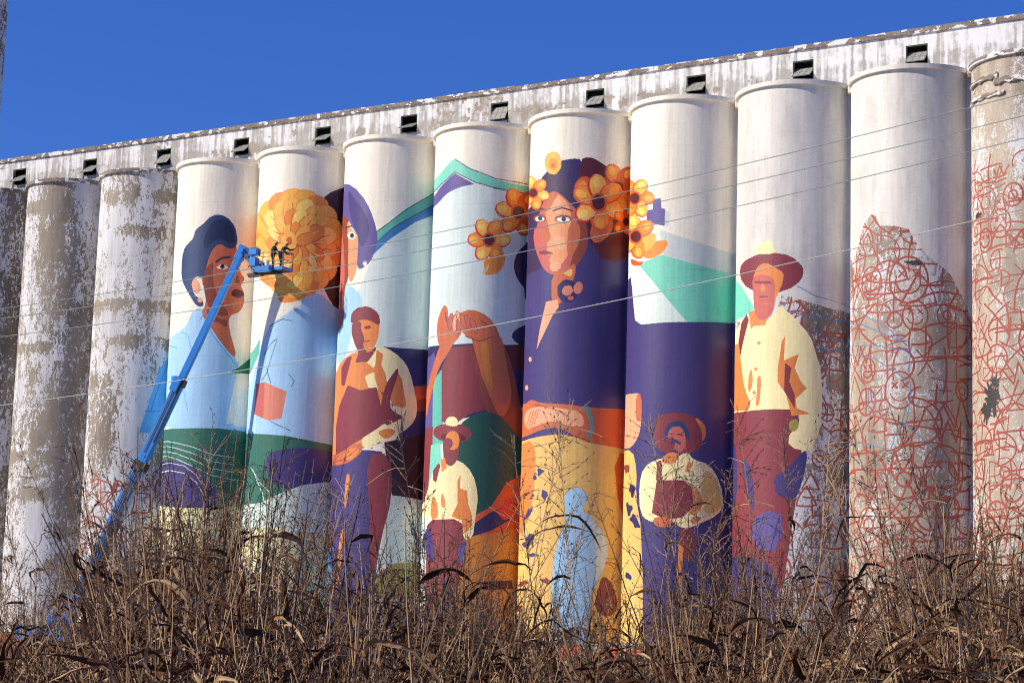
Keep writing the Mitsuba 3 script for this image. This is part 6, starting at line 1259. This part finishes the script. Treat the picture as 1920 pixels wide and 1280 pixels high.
# ------------------------------------------------------------------ boom lift
TIP, BASE = np.array([25.21, -5.0, 22.98]), np.array([14.78, -7.5, -0.085])
lift = thing('boom_lift', 'tall blue telescopic boom lift leaning up to the orange flower', 'boom lift')
AX = (TIP - BASE) / np.linalg.norm(TIP - BASE)
LB = float(np.linalg.norm(TIP - BASE))
SIDE = np.cross([0, 0, 1.0], AX); SIDE /= np.linalg.norm(SIDE)
UPB = np.cross(AX, SIDE)
def on(t, s=0.0, u=0.0):
    return BASE + AX * (t * LB) + SIDE * s + UPB * u
put('base_section', beam(on(0), on(.445), .50, .74, .05), 'lift_blue', lift)
put('middle_section', beam(on(.44), on(.66), .40, .58, .04), 'lift_blue', lift)
put('upper_section', beam(on(.655), on(.995), .30, .44, .03), 'lift_blue', lift)
put_each('wear_collar', [beam(on(.425), on(.447), .58, .84, .03), beam(on(.645), on(.664), .48, .68, .03)], 'lift_dark', lift)
put_each('extension_cylinder', [rod(on(.04, 0, -.50), on(.20, 0, -.48), .11, 14), rod(on(.20, 0, -.48), on(.30, 0, -.44), .06, 12)], 'lift_dark', lift)
put_each('cable_carrier', [beam(on(.50, -.23, -.24), on(.66, -.23, -.24), .07, .12, .02), beam(on(.08, -.28, -.30), on(.43, -.28, -.30), .07, .12, .02)], 'lift_dark', lift)
put_each('steel_strip', [beam(on(.03, .0, .388), on(.42, .0, .388), .14, .03, .005), beam(on(.46, .0, .308), on(.64, .0, .308), .12, .03, .005)], 'wheel_rim_paint', lift)
put_each('hose', [rod(on(.06, -.27, .12), on(.43, -.27, .16), .03, 6), rod(on(.06, -.27, .02), on(.43, -.27, .06), .03, 6), rod(on(.06, -.27, -.10), on(.43, -.27, -.08), .03, 6)], 'lift_grey', lift)
put_each('collar_bracket', [rbox(.42, .28, .42, .03, on(.655, .05, .42)), beam(on(.63, -.34, .05), on(.665, -.34, .05), .16, .5, .02)], 'lift_blue', lift)
put_each('boom_head', [beam(on(.975), on(1.012), .42, .54, .05), rod(on(1.0, -.36, -.05), on(1.0, .36, -.05), .17, 16)], 'lift_blue', lift)
# jib: two parallel bars and a cylinder from the boom head down to the basket pivot
JE = np.array([26.72, -4.95, 21.75])
put_each('jib', [beam(TIP + [0, 0, .16], JE + [0, 0, .30], .22, .20, .02), beam(TIP + [-.05, 0, -.22], JE + [-.05, 0, -.12], .20, .16, .02)], 'lift_blue', lift)
put('jib_cylinder', rod(TIP + [.2, -.02, -.05], JE + [-.25, -.02, .08], .065, 10), 'steel', lift)
put('levelling_bracket', cat([rbox(.55, .46, .62, .05, JE + [.10, 0, .02]), rod(JE + [0, -.33, .1], JE + [0, .33, .1], .13, 14), rbox(.7, .3, .24, .03, JE + [-.55, -.05, -.35])]), 'lift_dark', lift)
# basket: x along the wall
BX0, BX1, BY0, BY1, BZ = 26.60, 28.90, -5.75, -4.77, 21.45
plat = fresh(lift + '__basket')
put('floor', cat([rbox(BX1 - BX0, BY1 - BY0, .06, .01, ((BX0 + BX1) / 2, (BY0 + BY1) / 2, BZ))]), 'lift_dark', plat)
put_each('toe_board', ([bx(BX0, BX1, BY0 - .02, BY0, BZ - .04, BZ + .16), bx(BX0, BX1, BY1, BY1 + .02, BZ - .04, BZ + .16), bx(BX1, BX1 + .02, BY0, BY1, BZ - .04, BZ + .16), bx(BX0 - .02, BX0, BY0, BY1, BZ - .04, BZ + .16)]), 'lift_blue', plat)
rails = []
for z in (.55, 1.08):
    rails += [rod((BX0, BY0, BZ + z), (BX1, BY0, BZ + z), .024), rod((BX0, BY1, BZ + z), (BX1, BY1, BZ + z), .024), rod((BX0, BY0, BZ + z), (BX0, BY1, BZ + z), .024), rod((BX1, BY0, BZ + z), (BX1, BY1, BZ + z), .024)]
put_each('rail', rails, 'lift_grey', plat)
posts = [rod((x, y, BZ), (x, y, BZ + 1.08), .024) for x in (BX0, BX0 + .8, BX0 + 1.6, BX1) for y in (BY0, BY1)]
put_each('post', posts, 'lift_grey', plat)
put('front_tray', rbox(1.05, .30, .34, .03, (BX0 + 1.05, BY0 - .20, BZ + .05)), 'lift_blue', plat)
put_each('control_console', [rbox(.62, .42, .40, .04, (BX0 + .18, BY0 - .02, BZ + 1.16)), rbox(.50, .36, .52, .03, (BX0 + .16, BY0 - .02, BZ + .55))], 'lift_blue', plat)
put('console_panel', rbox(.52, .30, .03, .01, (BX0 + .18, BY0 - .04, BZ + 1.375)), 'lift_grey', plat)
hoop = [rod((BX0 - .16, BY0 - .2, BZ + .5), (BX0 - .16, BY0 - .2, BZ + 1.42), .022), rod((BX0 + .55, BY0 - .2, BZ + .5), (BX0 + .55, BY0 - .2, BZ + 1.42), .022), rod((BX0 - .16, BY0 - .2, BZ + 1.42), (BX0 + .55, BY0 - .2, BZ + 1.42), .022)]
put('console_hoop', cat(hoop), 'lift_grey', plat)
put('tool_box', rbox(.28, .22, .16, .02, (BX0 - .42, BY0 + .02, BZ + .92)), 'lift_dark', plat)
put('support_frame', cat([rbox(.9, .5, .14, .02, (BX0 - .1, (BY0 + BY1) / 2, BZ - .10)), rbox(1.7, .12, .10, .02, (BX0 + .9, BY0 + .3, BZ - .08)), rbox(1.7, .12, .10, .02, (BX0 + .9, BY1 - .3, BZ - .08))]), 'lift_dark', plat)
put_each('valve', [trimesh.creation.icosphere(2, .055).apply_translation((BX0 + a, BY0 - .14, BZ + b)) for a, b in ((-.15, .30), (.05, .22), (.32, .36))], 'red_plastic', plat)
k_ = put('paint_bucket', trimesh.creation.revolve(np.array([[0, 0], [.13, 0], [.15, .30], [.155, .30], [.155, .32], [.14, .32], [.12, .05], [0, .05]]), sections=20).apply_translation((BX0 + 1.30, BY0 - .2, BZ + .23)), 'white_plastic', None)
labels[k_] = {'label': 'small white paint bucket on the front tray of the lift basket', 'category': 'bucket'}
# chassis, mostly behind the weeds
cz, cc = -1.62, BASE + np.array([-.2, .0, 0])
def place(m, ang=math.atan2(AX[1], AX[0])):
    m.apply_transform(trimesh.transformations.rotation_matrix(ang, [0, 0, 1])); m.apply_translation([cc[0], cc[1], 0]); return m
put('chassis', place(cat([rbox(3.9, 1.3, .45, .05, (1.0, 0, cz + .75)), rbox(.4, 2.2, .3, .04, (2.6, 0, cz + .62)), rbox(.4, 2.2, .3, .04, (-.7, 0, cz + .62))])), 'lift_dark', lift)
put('turntable', place(cat([rbox(3.4, .55, .8, .08, (-.2, .95, cz + 1.42)), rbox(3.4, .55, .8, .08, (-.2, -.95, cz + 1.42)), rbox(2.6, 1.5, .2, .03, (.1, 0, cz + 1.08)), rbox(.7, 2.4, 1.0, .1, (-2.0, 0, cz + 1.45))])), 'lift_blue', lift)
put_each('hose_clamp', [beam(on(t_), on(t_ + .006), .60, .80, .01) for t_ in (.10, .17, .24, .31, .38)], 'lift_dark', lift)
put_each('hose', [rod(on(.47, -.215, .10), on(.64, -.215, .10), .022, 6), rod(on(.47, -.215, .0), on(.64, -.215, .0), .022, 6)], 'lift_grey', lift)
put('boom_foot', place(cat([rbox(1.1, .12, 1.5, .04, (.0, .42, cz + 1.75)), rbox(1.1, .12, 1.5, .04, (.0, -.42, cz + 1.75)), rod((-.1, -.55, cz + 2.3), (-.1, .55, cz + 2.3), .12, 14)])), 'lift_blue', lift)
put('lift_cylinder', cat([rod(cc + np.array([1.2, .35, cz + 1.2 - cc[2]]), on(.22, 0, -.50), .17, 14)]), 'lift_dark', lift)
prof = np.array([[.28, -.20], [.52, -.22], [.60, -.16], [.62, 0], [.60, .16], [.52, .22], [.28, .20], [.28, -.20]])
rimp = np.array([[0, -.10], [.10, -.16], [.27, -.14], [.28, -.18], [.28, .18], [.27, .14], [.10, .16], [0, .10]])
for (x, y) in ((2.6, 1.15), (2.6, -1.15), (-.7, 1.15), (-.7, -1.15)):
    w = fresh(lift + '__wheel')
    for nm, pr, mt in (('tyre', prof, 'rubber'), ('rim', rimp, 'wheel_rim_paint')):
        m = trimesh.creation.revolve(pr, sections=28)
        m.apply_transform(trimesh.transformations.rotation_matrix(math.pi / 2, [1, 0, 0])); m.apply_translation((x, y, cz + .62))
        put(nm, place(m), mt, w, smooth=40)

# ------------------------------------------------------------------ the two painters in the basket
def ball(p, r):
    return m3.Manifold.sphere(r, 14).translate([float(x) for x in p])
def chain(pts):
    o = []
    for (a, ra), (b, rb) in zip(pts[:-1], pts[1:]):
        o.append(m3.Manifold.batch_hull([ball(a, ra), ball(b, rb)]))
    return o
def fuse(ms, length=.03, it=6):
    m = m3.Manifold.batch_boolean(ms, m3.OpType.Add).refine_to_length(length)
    t = man2tri(m)
    t = trimesh.Trimesh(t.vertices, t.faces, process=True)
    trimesh.smoothing.filter_taubin(t, iterations=it)
    return t
def hand(wrist, d, up):
    """Palm, four bent fingers of unequal length and a thumb from the side of the palm."""
    d = np.array(d, float); d /= np.linalg.norm(d)
    s = np.cross(d, up); s /= np.linalg.norm(s); n = np.cross(s, d)
    w = np.array(wrist)
    P = lambda a, b, c: w + d * a + s * b + n * c
    o = [m3.Manifold.batch_hull([ball(P(.01, -.02, 0), .02), ball(P(.01, .02, 0), .02), ball(P(.09, -.034, 0), .014), ball(P(.09, .034, 0), .014)])]
    for k, L in enumerate((.072, .082, .076, .058)):
        b = -.033 + k * .022
        o += chain([(P(.085, b, 0), .0105), (P(.085 + L * .5, b * 1.05, -.012), .0095), (P(.085 + L * .9, b * 1.05, -.040), .008)])
    o += chain([(P(.03, -.030, 0), .014), (P(.065, -.058, -.012), .011), (P(.095, -.062, -.030), .009)])
    return o
def person(label, x, y, z0, lean, face, arm_r, arm_l, helmet, vest):
    """face: direction the body faces in the ground plane; lean: metres the shoulders move along it."""
    k = thing('person', label, 'person', 'painters in the lift basket')
    fx = np.array([face[0], face[1], 0.0]); fx /= np.linalg.norm(fx)
    sd = np.cross([0, 0, 1.0], fx)                 # the person's left
    O = np.array([x, y, z0])
    Q = lambda f, l, h: O + fx * f + sd * l + np.array([0, 0, h])
    hip, sh, neck = Q(0, 0, .94), Q(lean, 0, 1.40), Q(lean + .03, 0, 1.50)
    head = neck + fx * (.06 + .25 * lean) + np.array([0, 0, .13])
    legs, boots = [], []
    for s_ in (1, -1):
        fwd = .06 * s_
        legs += chain([(Q(0, .09 * s_, .92), .095), (Q(.04 + fwd, .11 * s_, .50), .062), (Q(fwd, .12 * s_, .10), .045)])
        boots += [m3.Manifold.batch_hull([ball(Q(fwd - .05, .12 * s_, .05), .05), ball(Q(fwd + .15, .13 * s_, .04), .04), ball(Q(fwd, .12 * s_, .12), .052)])]
    legs += [m3.Manifold.batch_hull([ball(Q(0, .09, .95), .11), ball(Q(0, -.09, .95), .11), ball(Q(.02, 0, 1.04), .12)])]
    torso = [m3.Manifold.batch_hull([ball(hip + [0, 0, .06] + sd * .07, .12), ball(hip + [0, 0, .06] - sd * .07, .12), ball((hip + sh) / 2 + sd * .09, .12), ball((hip + sh) / 2 - sd * .09, .12)]),
             m3.Manifold.batch_hull([ball((hip + sh) / 2 + sd * .09, .12), ball((hip + sh) / 2 - sd * .09, .12), ball(sh + sd * .15, .085), ball(sh - sd * .15, .085), ball(neck - [0, 0, .04], .07)])]
    skin = chain([(neck - [0, 0, .05], .055), (head - [0, 0, .06], .055)])
    skin += [m3.Manifold.batch_hull([ball(head + [0, 0, .03], .092), ball(head + fx * .035 - [0, 0, .06], .06), ball(head - fx * .02 + [0, 0, .02], .09)]),
             ball(head + fx * .105 - [0, 0, .005], .017), m3.Manifold.batch_hull([ball(head + fx * .095 + [0, 0, .02], .01), ball(head + fx * .115 - [0, 0, .012], .014)]),
             ball(head + fx * .072 + sd * .02 - [0, 0, .065], .018), ball(head + fx * .072 - sd * .02 - [0, 0, .065], .018)]
    for s_ in (1, -1):
        skin += [ball(head + sd * .095 * s_ - [0, 0, .01], .022), ball(head + fx * .08 + sd * .035 * s_ + [0, 0, .025], .014)]
    for s_, A in ((-1, arm_r), (1, arm_l)):
        s0 = sh + sd * .17 * s_
        el, wr = Q(*A[0]), Q(*A[1])
        torso += chain([(s0, .068), (el, .052), (wr, .040)])
        d = (wr - el) / np.linalg.norm(wr - el)
        skin += chain([(wr - d * .03, .03), (wr + d * .02, .026)]) + hand(wr + d * .01, d, [0, 0, 1.0] if abs(d[2]) < .9 else fx)
    put('body', fuse(skin, .012, 4), 'skin', k, smooth=True)
    put('jacket', fuse(torso), 'jacket', k, smooth=True)
    put('trousers', fuse(legs), 'work_trousers', k, smooth=True)
    put('boots', fuse(boots), 'rubber', k, smooth=True)
    hp = np.array([[0, .125], [.05, .12], [.09, .095], [.118, .05], [.125, 0], [.150, -.008], [.150, -.016], [.118, -.012], [.110, 0], [0, .11]])
    hm = trimesh.creation.revolve(hp[::-1], sections=24)
    hm.apply_translation(head + fx * .015 + np.array([0, 0, .055]))
    brim = man2tri(m3.Manifold.batch_hull([ball(head + fx * .10 + sd * .09 + [0, 0, .045], .008), ball(head + fx * .10 - sd * .09 + [0, 0, .045], .008), ball(head + fx * .20 + sd * .04 + [0, 0, .035], .008), ball(head + fx * .20 - sd * .04 + [0, 0, .035], .008)]))
    put('helmet', cat([hm, brim]), helmet, k, smooth=40)
    if vest:
        c = (hip + sh) / 2
        st = [beam(c + fx * .128 + sd * .10 * s_ - [0, 0, .16], c + fx * (.128 + lean * .3) + sd * .10 * s_ + [0, 0, .16], .06, .02, .005, up=(1, 0, .2)) for s_ in (1, -1)]
        st += [beam(c - fx * .128 + sd * .10 * s_ - [0, 0, .16], c - fx * (.128 - lean * .3) + sd * .10 * s_ + [0, 0, .16], .06, .02, .005, up=(1, 0, .2)) for s_ in (1, -1)]
        put('reflective_strip', cat(st), 'vest_lime', k)
    return k
person('worker in dark clothes and olive helmet standing beside the lift console', BX0 + 1.28, BY0 + .34, BZ + .03, .05, (.55, .84), ((.22, -.25, 1.12), (.40, -.12, 1.18)), ((.10, .26, 1.10), (.30, .20, 1.08)), 'helmet_olive', True)
person('worker in dark clothes and yellow helmet reaching out to the painted flower', BX0 + 1.70, BY0 + .55, BZ + .03, .22, (.45, .89), ((.52, -.20, 1.28), (.76, -.16, 1.36)), ((.45, .24, 1.16), (.66, .16, 1.10)), 'helmet_yellow', False)

# ------------------------------------------------------------------ dry weeds
class Mesh:
    def __init__(self): self.v, self.f, self.n = [], [], 0
    def add(self, v, f):
        self.v.append(v); self.f.append(f + self.n); self.n += len(v)
    def out(self):
        return np.vstack(self.v), np.vstack(self.f)
def curve(p0, d0, L, n, droop, rng, wob=.04):
    """A path that starts at p0 along d0 and sags towards the ground by droop (radians of bend)."""
    d = np.array(d0, float); d /= np.linalg.norm(d)
    P, p = [np.array(p0, float)], np.array(p0, float)
    kink = rng.integers(1, n)
    for k in range(n):
        d = d + np.array([rng.normal(0, wob), rng.normal(0, wob), -droop / n + rng.normal(0, wob * .8)])
        if wob > .15 and k == kink:
            d = d + rng.normal(0, .65, 3)
        d /= np.linalg.norm(d)
        p = p + d * L / n
        P.append(p)
    return np.array(P)
def tube3(M, P, r0, r1):
    n = len(P)
    t = np.gradient(P, axis=0); t /= np.linalg.norm(t, axis=1, keepdims=True)
    a = np.cross(t, [.31, .77, .55]); a /= np.linalg.norm(a, axis=1, keepdims=True)
    b = np.cross(t, a)
    r = np.linspace(r0, r1, n)[:, None]
    V = np.stack([P + r * (math.cos(q) * a + math.sin(q) * b) for q in (0, 2.0944, 4.1888)], 1).reshape(-1, 3)
    i, j = np.meshgrid(np.arange(n - 1), np.arange(3), indexing='ij')
    q = np.stack([i * 3 + j, i * 3 + (j + 1) % 3, (i + 1) * 3 + (j + 1) % 3, (i + 1) * 3 + j], -1).reshape(-1, 4)
    M.add(V, np.vstack([q[:, [0, 1, 2]], q[:, [0, 2, 3]]]))
def ribbon(M, P, w, rng, twist=2.0):
    """A folded dry leaf: a V-shaped strip that twists along its length."""
    n = len(P)
    t = np.gradient(P, axis=0); t /= np.linalg.norm(t, axis=1, keepdims=True)
    a = np.cross(t, [.2, .3, .93]); a /= np.linalg.norm(a, axis=1, keepdims=True) + 1e-9
    b = np.cross(t, a)
    ph = rng.uniform(0, 6.3) + np.linspace(0, rng.uniform(-twist, twist), n)
    s = a * np.cos(ph)[:, None] + b * np.sin(ph)[:, None]
    u = np.cross(t, s)
    k = np.linspace(0, 1, n)
    ww = (w / 2 * (1 + .35 * np.sin(np.linspace(0, 9, n) + ph)) * np.minimum(1, .45 + 3 * k) * np.sqrt(np.clip(1.02 - k ** 2, 0, 1)))[:, None]
    V = np.stack([P - s * ww + u * ww * .5, P, P + s * ww + u * ww * .5], 1).reshape(-1, 3)
    i = np.arange(n - 1)
    F = []
    for c in (0, 1):
        q = np.stack([i * 3 + c, i * 3 + c + 1, (i + 1) * 3 + c + 1, (i + 1) * 3 + c], 1)
        F += [q[:, [0, 1, 2]], q[:, [0, 2, 3]]]
    M.add(V, np.vstack(F))
def panicle(Mst, Msd, P, rng, n=16, size=.22):
    """An open seed head over the last third of the stem: whorls of hair-thin branches with a few seeds."""
    m = len(P)
    for _ in range(n):
        k = rng.uniform(.60, .98); x = k * (m - 1); i = min(int(x), m - 2)
        p = P[i] + (P[i + 1] - P[i]) * (x - i)
        t = P[i + 1] - P[i]; t /= np.linalg.norm(t)
        d = t + rng.normal(0, .55, 3)
        L = size * rng.uniform(.5, 1.2) * (1.25 - k * .6)
        B = curve(p, d, L, 4, rng.uniform(-.1, .7), rng, .10)
        tube3(Mst, B, .0022, .0014)
        for q in (1, 2, 3, 4):
            if rng.random() < .75:
                c = B[q] + rng.normal(0, .006, 3); e = (B[q] - B[q - 1]); e /= np.linalg.norm(e); l = rng.uniform(.010, .018)
                o = np.cross(e, [.3, .5, .8]); o /= np.linalg.norm(o)
                Msd.add(np.array([c - e * l, c + o * .0045, c - o * .0045, c + np.cross(e, o) * .0045, c + e * l]), np.array([[0, 1, 3], [0, 3, 2], [0, 2, 1], [4, 3, 1], [4, 2, 3], [4, 1, 2]]))
def clump(seed, nst, hmin, hmax, spread, leaves, lean=(0, 0), heads=.4, lw=(.012, .026), lens=(.30, .62), curl=(1.2, 3.6)):
    rng = np.random.default_rng(seed)
    stem, leaf, straw, seedm = Mesh(), Mesh(), Mesh(), Mesh()
    for k in range(nst):
        r = spread * math.sqrt(rng.random()); a = rng.uniform(0, 6.283)
        p = np.array([r * math.cos(a), r * math.sin(a), -.05])
        d = np.array([math.cos(a) * .22 * rng.random() + lean[0] + rng.normal(0, .10), math.sin(a) * .22 * rng.random() + lean[1] + rng.normal(0, .10), 1.0])
        h = hmin + (hmax - hmin) * rng.random() ** 1.7
        P = curve(p, d, h, 10, rng.uniform(-.05, .35), rng, .025)
        tube3(stem if rng.random() < .45 else straw, P, rng.uniform(.005, .0105), .0022)
        nl = rng.integers(*leaves)
        for q in range(nl):
            x = rng.uniform(.08, .86) * 10; i = min(int(x), 9)
            b = P[i] + (P[i + 1] - P[i]) * (x - i)
            aa = rng.uniform(0, 6.283)
            dd = (P[i + 1] - P[i]) / np.linalg.norm(P[i + 1] - P[i]) * rng.uniform(.3, 1.4) + np.array([math.cos(aa), math.sin(aa), 0]) * rng.uniform(.4, 1.0)
            ribbon(leaf if rng.random() < .72 else straw, curve(b, dd, rng.uniform(*lens), 9, rng.uniform(*curl) * .8, rng, .22), rng.uniform(*lw), rng, 3.5)
        if rng.random() < heads:
            panicle(stem, seedm, P, rng, int(rng.integers(8, 18)), .20)
    return stem, leaf, straw, seedm
def group_of(name, parts):
    d = {'type': 'shapegroup'}
    for nm, M, mat in parts:
        if M.v:
            d[nm] = mikit.ply(M.out(), mat)
    scene[name] = d
def tri_parts(c):
    return [('stems', c[0], 'dry_stem'), ('leaves', c[1], 'dry_leaf'), ('straw_leaves', c[2], 'dry_straw'), ('seed_heads', c[3], 'dry_seed')]
LEAFY = []
for k in range(6):
    c = clump(100 + k, 24, .8, 1.75, .36, (2, 6), (.13 * math.cos(k * 1.9), .13 * math.sin(k * 1.9)), .30, (.014, .032), (.22, .55), (.4, 3.0))
    group_of(f'weed_clump_kind_{k}', tri_parts(c)); LEAFY.append(f'weed_clump_kind_{k}')
LOW = []
for k in range(4):
    c = clump(200 + k, 30, .25, .95, .5, (2, 5), (.35 * math.cos(2 * k), .35 * math.sin(2 * k)), .05, (.012, .026), (.18, .45), (.4, 3.2))
    group_of(f'weed_tangle_kind_{k}', tri_parts(c)); LOW.append(f'weed_tangle_kind_{k}')
AIRY = []
for k in range(4):
    c = clump(300 + k, 9, 1.5, 2.5, .35, (0, 3), (.12 * math.cos(k * 1.7), .12 * math.sin(k * 1.7)), .95, (.008, .014), (.25, .5), (.5, 2.5))
    group_of(f'weed_airy_kind_{k}', tri_parts(c)); AIRY.append(f'weed_airy_kind_{k}')
BIG = []
for k in range(4):
    c = clump(400 + k, 10, 1.0, 1.7, .22, (3, 6), (.26 * math.cos(k * 1.57 + .4), .26 * math.sin(k * 1.57 + .4)), .25, (.014, .030), (.25, .60), (.8, 4.4))
    group_of(f'weed_broad_kind_{k}', tri_parts(c)); BIG.append(f'weed_broad_kind_{k}')

FH = CAM_F[:2] / np.linalg.norm(CAM_F[:2])
RH = np.array([FH[1], -FH[0]])
rng = np.random.default_rng(77)
def spot(dist, lat):
    p = CAM[:2] + FH * dist + RH * lat * dist
    return p[0], p[1]
# how tall the thicket grows along the bank (lateral position as a fraction of distance, -0.242 .. 0.242 in view)
LAT = np.linspace(-.26, .26, 27)
# the skyline of the thicket seen from the bank: rise of the weed tops over the eye line, per lateral direction (metres per metre)
RISE = np.array([.034, .030, .028, .026, .036, .078, .084, .070, .042, .012, .044, .066, .034, .042, .030, .022, .030, .046, .060, .056, .028, .024, .054, .070, .078, .068, .058])
def tall(lat, dist, x, y):
    return (float(np.interp(lat, LAT, RISE)) * dist + CAM[2] - float(ground_z(x, y))) / 1.55
count = [0]
def inst(kind, x, y, s, rz, tilt=(0, 0), name=None):
    z = float(ground_z(x, y))
    count[0] += 1
    key = f'dry_weeds__{count[0]:03d}' if name is None else name
    scene[key] = {'type': 'instance', 'to_world': T4().translate([x, y, z]).rotate([0, 0, 1], rz).rotate([1, 0, 0], tilt[0]).rotate([0, 1, 0], tilt[1]).scale(float(s)), 'g': {'type': 'ref', 'id': kind}}
def patch(x, y):
    return float(meshkit.noise(np.array([[x * .55, y * .55, 3.1]]), 5)[0])
for _ in range(430):
    dist = 9.5 + 20 * rng.random() ** 1.3; lat = rng.uniform(-.29, .29)
    x, y = spot(dist, lat)
    if patch(x, y) < (.40 if lat > -.17 else .55):
        continue
    inst(LEAFY[rng.integers(6)], x, y, tall(lat, dist, x, y) * rng.uniform(.75, 1.15), rng.uniform(0, 360), (rng.normal(0, 12), rng.normal(0, 12)))
for _ in range(600):
    dist = 8.5 + 22 * rng.random() ** 1.2; lat = rng.uniform(-.29, .29)
    x, y = spot(dist, lat)
    inst(LOW[rng.integers(4)], x, y, rng.uniform(.65, 1.05), rng.uniform(0, 360), (rng.normal(0, 9), rng.normal(0, 9)))
for _ in range(150):
    dist = rng.uniform(11, 28); lat = rng.uniform(-.28, .28)
    x, y = spot(dist, lat)
    inst(AIRY[rng.integers(4)], x, y, rng.uniform(.80, 1.10) * (tall(lat, dist, x, y) * 1.55 + .020 * dist) / 2.1, rng.uniform(0, 360), (rng.normal(0, 7), rng.normal(0, 7)))
for _ in range(96):
    dist = rng.uniform(9.5, 14.5); lat = rng.uniform(-.28, .28)
    if lat < -.17 and rng.random() < .5:
        continue
    x, y = spot(dist, lat)
    inst(BIG[rng.integers(4)], x, y, rng.uniform(.85, 1.2) * tall(lat, dist, x, y), rng.uniform(0, 360), (rng.normal(0, 12), rng.normal(0, 12)))
labels['dry_weeds'] = {'label': 'thicket of dead brown grass and weeds filling the foreground', 'category': 'dry weeds', 'kind': 'stuff'}

# single tall stalks that stand out above the thicket
STALKS = [(-.232, 14.5, 2.05, -10), (-.205, 15, 2.05, -12), (-.152, 13.5, 2.3, 2), (-.128, 15, 2.35, 3), (-.108, 14, 2.1, 12), (-.052, 13, 2.0, -16), (-.018, 14.5, 2.65, -14), (-.008, 13.2, 2.55, 10), (.004, 15.5, 2.3, 14),
          (.022, 14, 2.35, -5), (.044, 13, 2.35, -8), (.058, 14, 2.3, 5), (.072, 15, 2.35, 13), (.098, 14, 2.45, -12), (.108, 15, 2.25, -8), (.118, 13.5, 2.4, -6), (.134, 14.5, 2.35, 8), (.147, 14, 2.3, -10), (.20, 12.5, 2.2, -16), (.218, 13, 2.5, -20), (.236, 12, 2.35, -15)]
SK = []
for k in range(4):
    r_ = np.random.default_rng(500 + k)
    st, lf, sd_ = Mesh(), [], Mesh()
    P = curve((0, 0, -.05), (r_.normal(0, .05), r_.normal(0, .05), 1), 2.3, 16, .12, r_, .02)
    tube3(st, P, .007, .0025)
    panicle(st, sd_, P, r_, 34, .30)
    for q in range(3 + k % 2):
        M = Mesh(); i = [3, 6, 9, 11][q]; aa = r_.uniform(0, 6.28)
        ribbon(M, curve(P[i], (math.cos(aa), math.sin(aa), 1.1), r_.uniform(.35, .6), 10, r_.uniform(1.2, 3), r_, .2), r_.uniform(.016, .026), r_, 4)
        lf.append(M)
    g = {'stem': mikit.ply(st.out(), 'dry_straw'), 'seed_head': mikit.ply(sd_.out(), 'dry_seed')}
    for q, M in enumerate(lf):
        g['leaf' if q == 0 else f'leaf_{q:03d}'] = mikit.ply(M.out(), 'dry_leaf')
    SK.append(g)
WHERE = ['leaning left at the far left picture edge', 'leaning left before the second peeling silo', 'upright before the purple slope under the woman in profile', 'upright before the green hill under the woman in profile',
         'leaning right before the silo with the round orange flower', 'leaning left before the mint panel beside the apron man', 'tallest of all, before the maroon panel under the raised hands',
         'leaning right before the dark green hill', 'leaning right before the left part of the mustard skirt', 'before the middle of the mustard skirt', 'before the sky-blue jug shape', 'right of the sky-blue jug shape',
         'leaning right before the right part of the mustard skirt', 'leaning left before the purple cloak, left of the folded-arm worker', 'leaning left before the stout worker with folded arms', 'before the right elbow of the stout worker',
         'before the maroon trousers of the man in the wide hat', 'right of the maroon trousers, before the dark raw concrete', 'leaning left before the large red doodles', 'leaning left before the right edge of the large red doodles', 'leaning left at the far right picture edge']
for n_, (lat, dist, h, tl) in enumerate(STALKS):
    x, y = spot(dist, lat)
    key = thing('tall_grass_stalk', 'dead grass stalk ' + WHERE[n_], 'grass stalk', 'tall dead grass stalks above the thicket')
    a = math.degrees(math.atan2(FH[1], FH[0]))
    M = T4().translate([x, y, float(ground_z(x, y))]).rotate([float(FH[0]), float(FH[1]), 0], -tl if False else tl).rotate([0, 0, 1], float(n_ * 77 % 360)).scale(h / 2.3)
    for nm, d_ in SK[n_ % 4].items():
        scene[f'{key}__{nm}'] = {**d_, 'to_world': M}
    labels[f'{key}__seed_head'] = {'label': 'open seed head', 'kind': 'stuff'}

# a grey twiggy bush low at the right
bush = thing('twiggy_bush', 'pale grey twiggy dead bush low in the weeds at the lower right', 'bush')
rb = np.random.default_rng(8)
Mb = Mesh()
for k in range(420):
    a, e = rb.uniform(0, 6.283), rb.uniform(.25, 1.5)
    B = curve((rb.normal(0, .12), rb.normal(0, .12), rb.uniform(0, .12)), (math.cos(a) * math.cos(e), math.sin(a) * math.cos(e), math.sin(e)), rb.uniform(.35, .62), 5, rb.uniform(-.1, .6), rb, .12)
    tube3(Mb, B, .0035, .0015)
    for q in (2, 3, 4):
        tube3(Mb, curve(B[q], B[q] - B[q - 1] + rb.normal(0, .06, 3), rb.uniform(.08, .16), 3, .2, rb, .15), .002, .001)
x, y = spot(10.2, .157)
labels[bush + '__twigs'] = {'label': 'tangle of pale grey twigs', 'kind': 'stuff'}
scene[bush + '__twigs'] = mikit.ply(Mb.out(), 'twig_grey', to_world=T4().translate([x, y, float(ground_z(x, y)) + .05]).scale(.95))
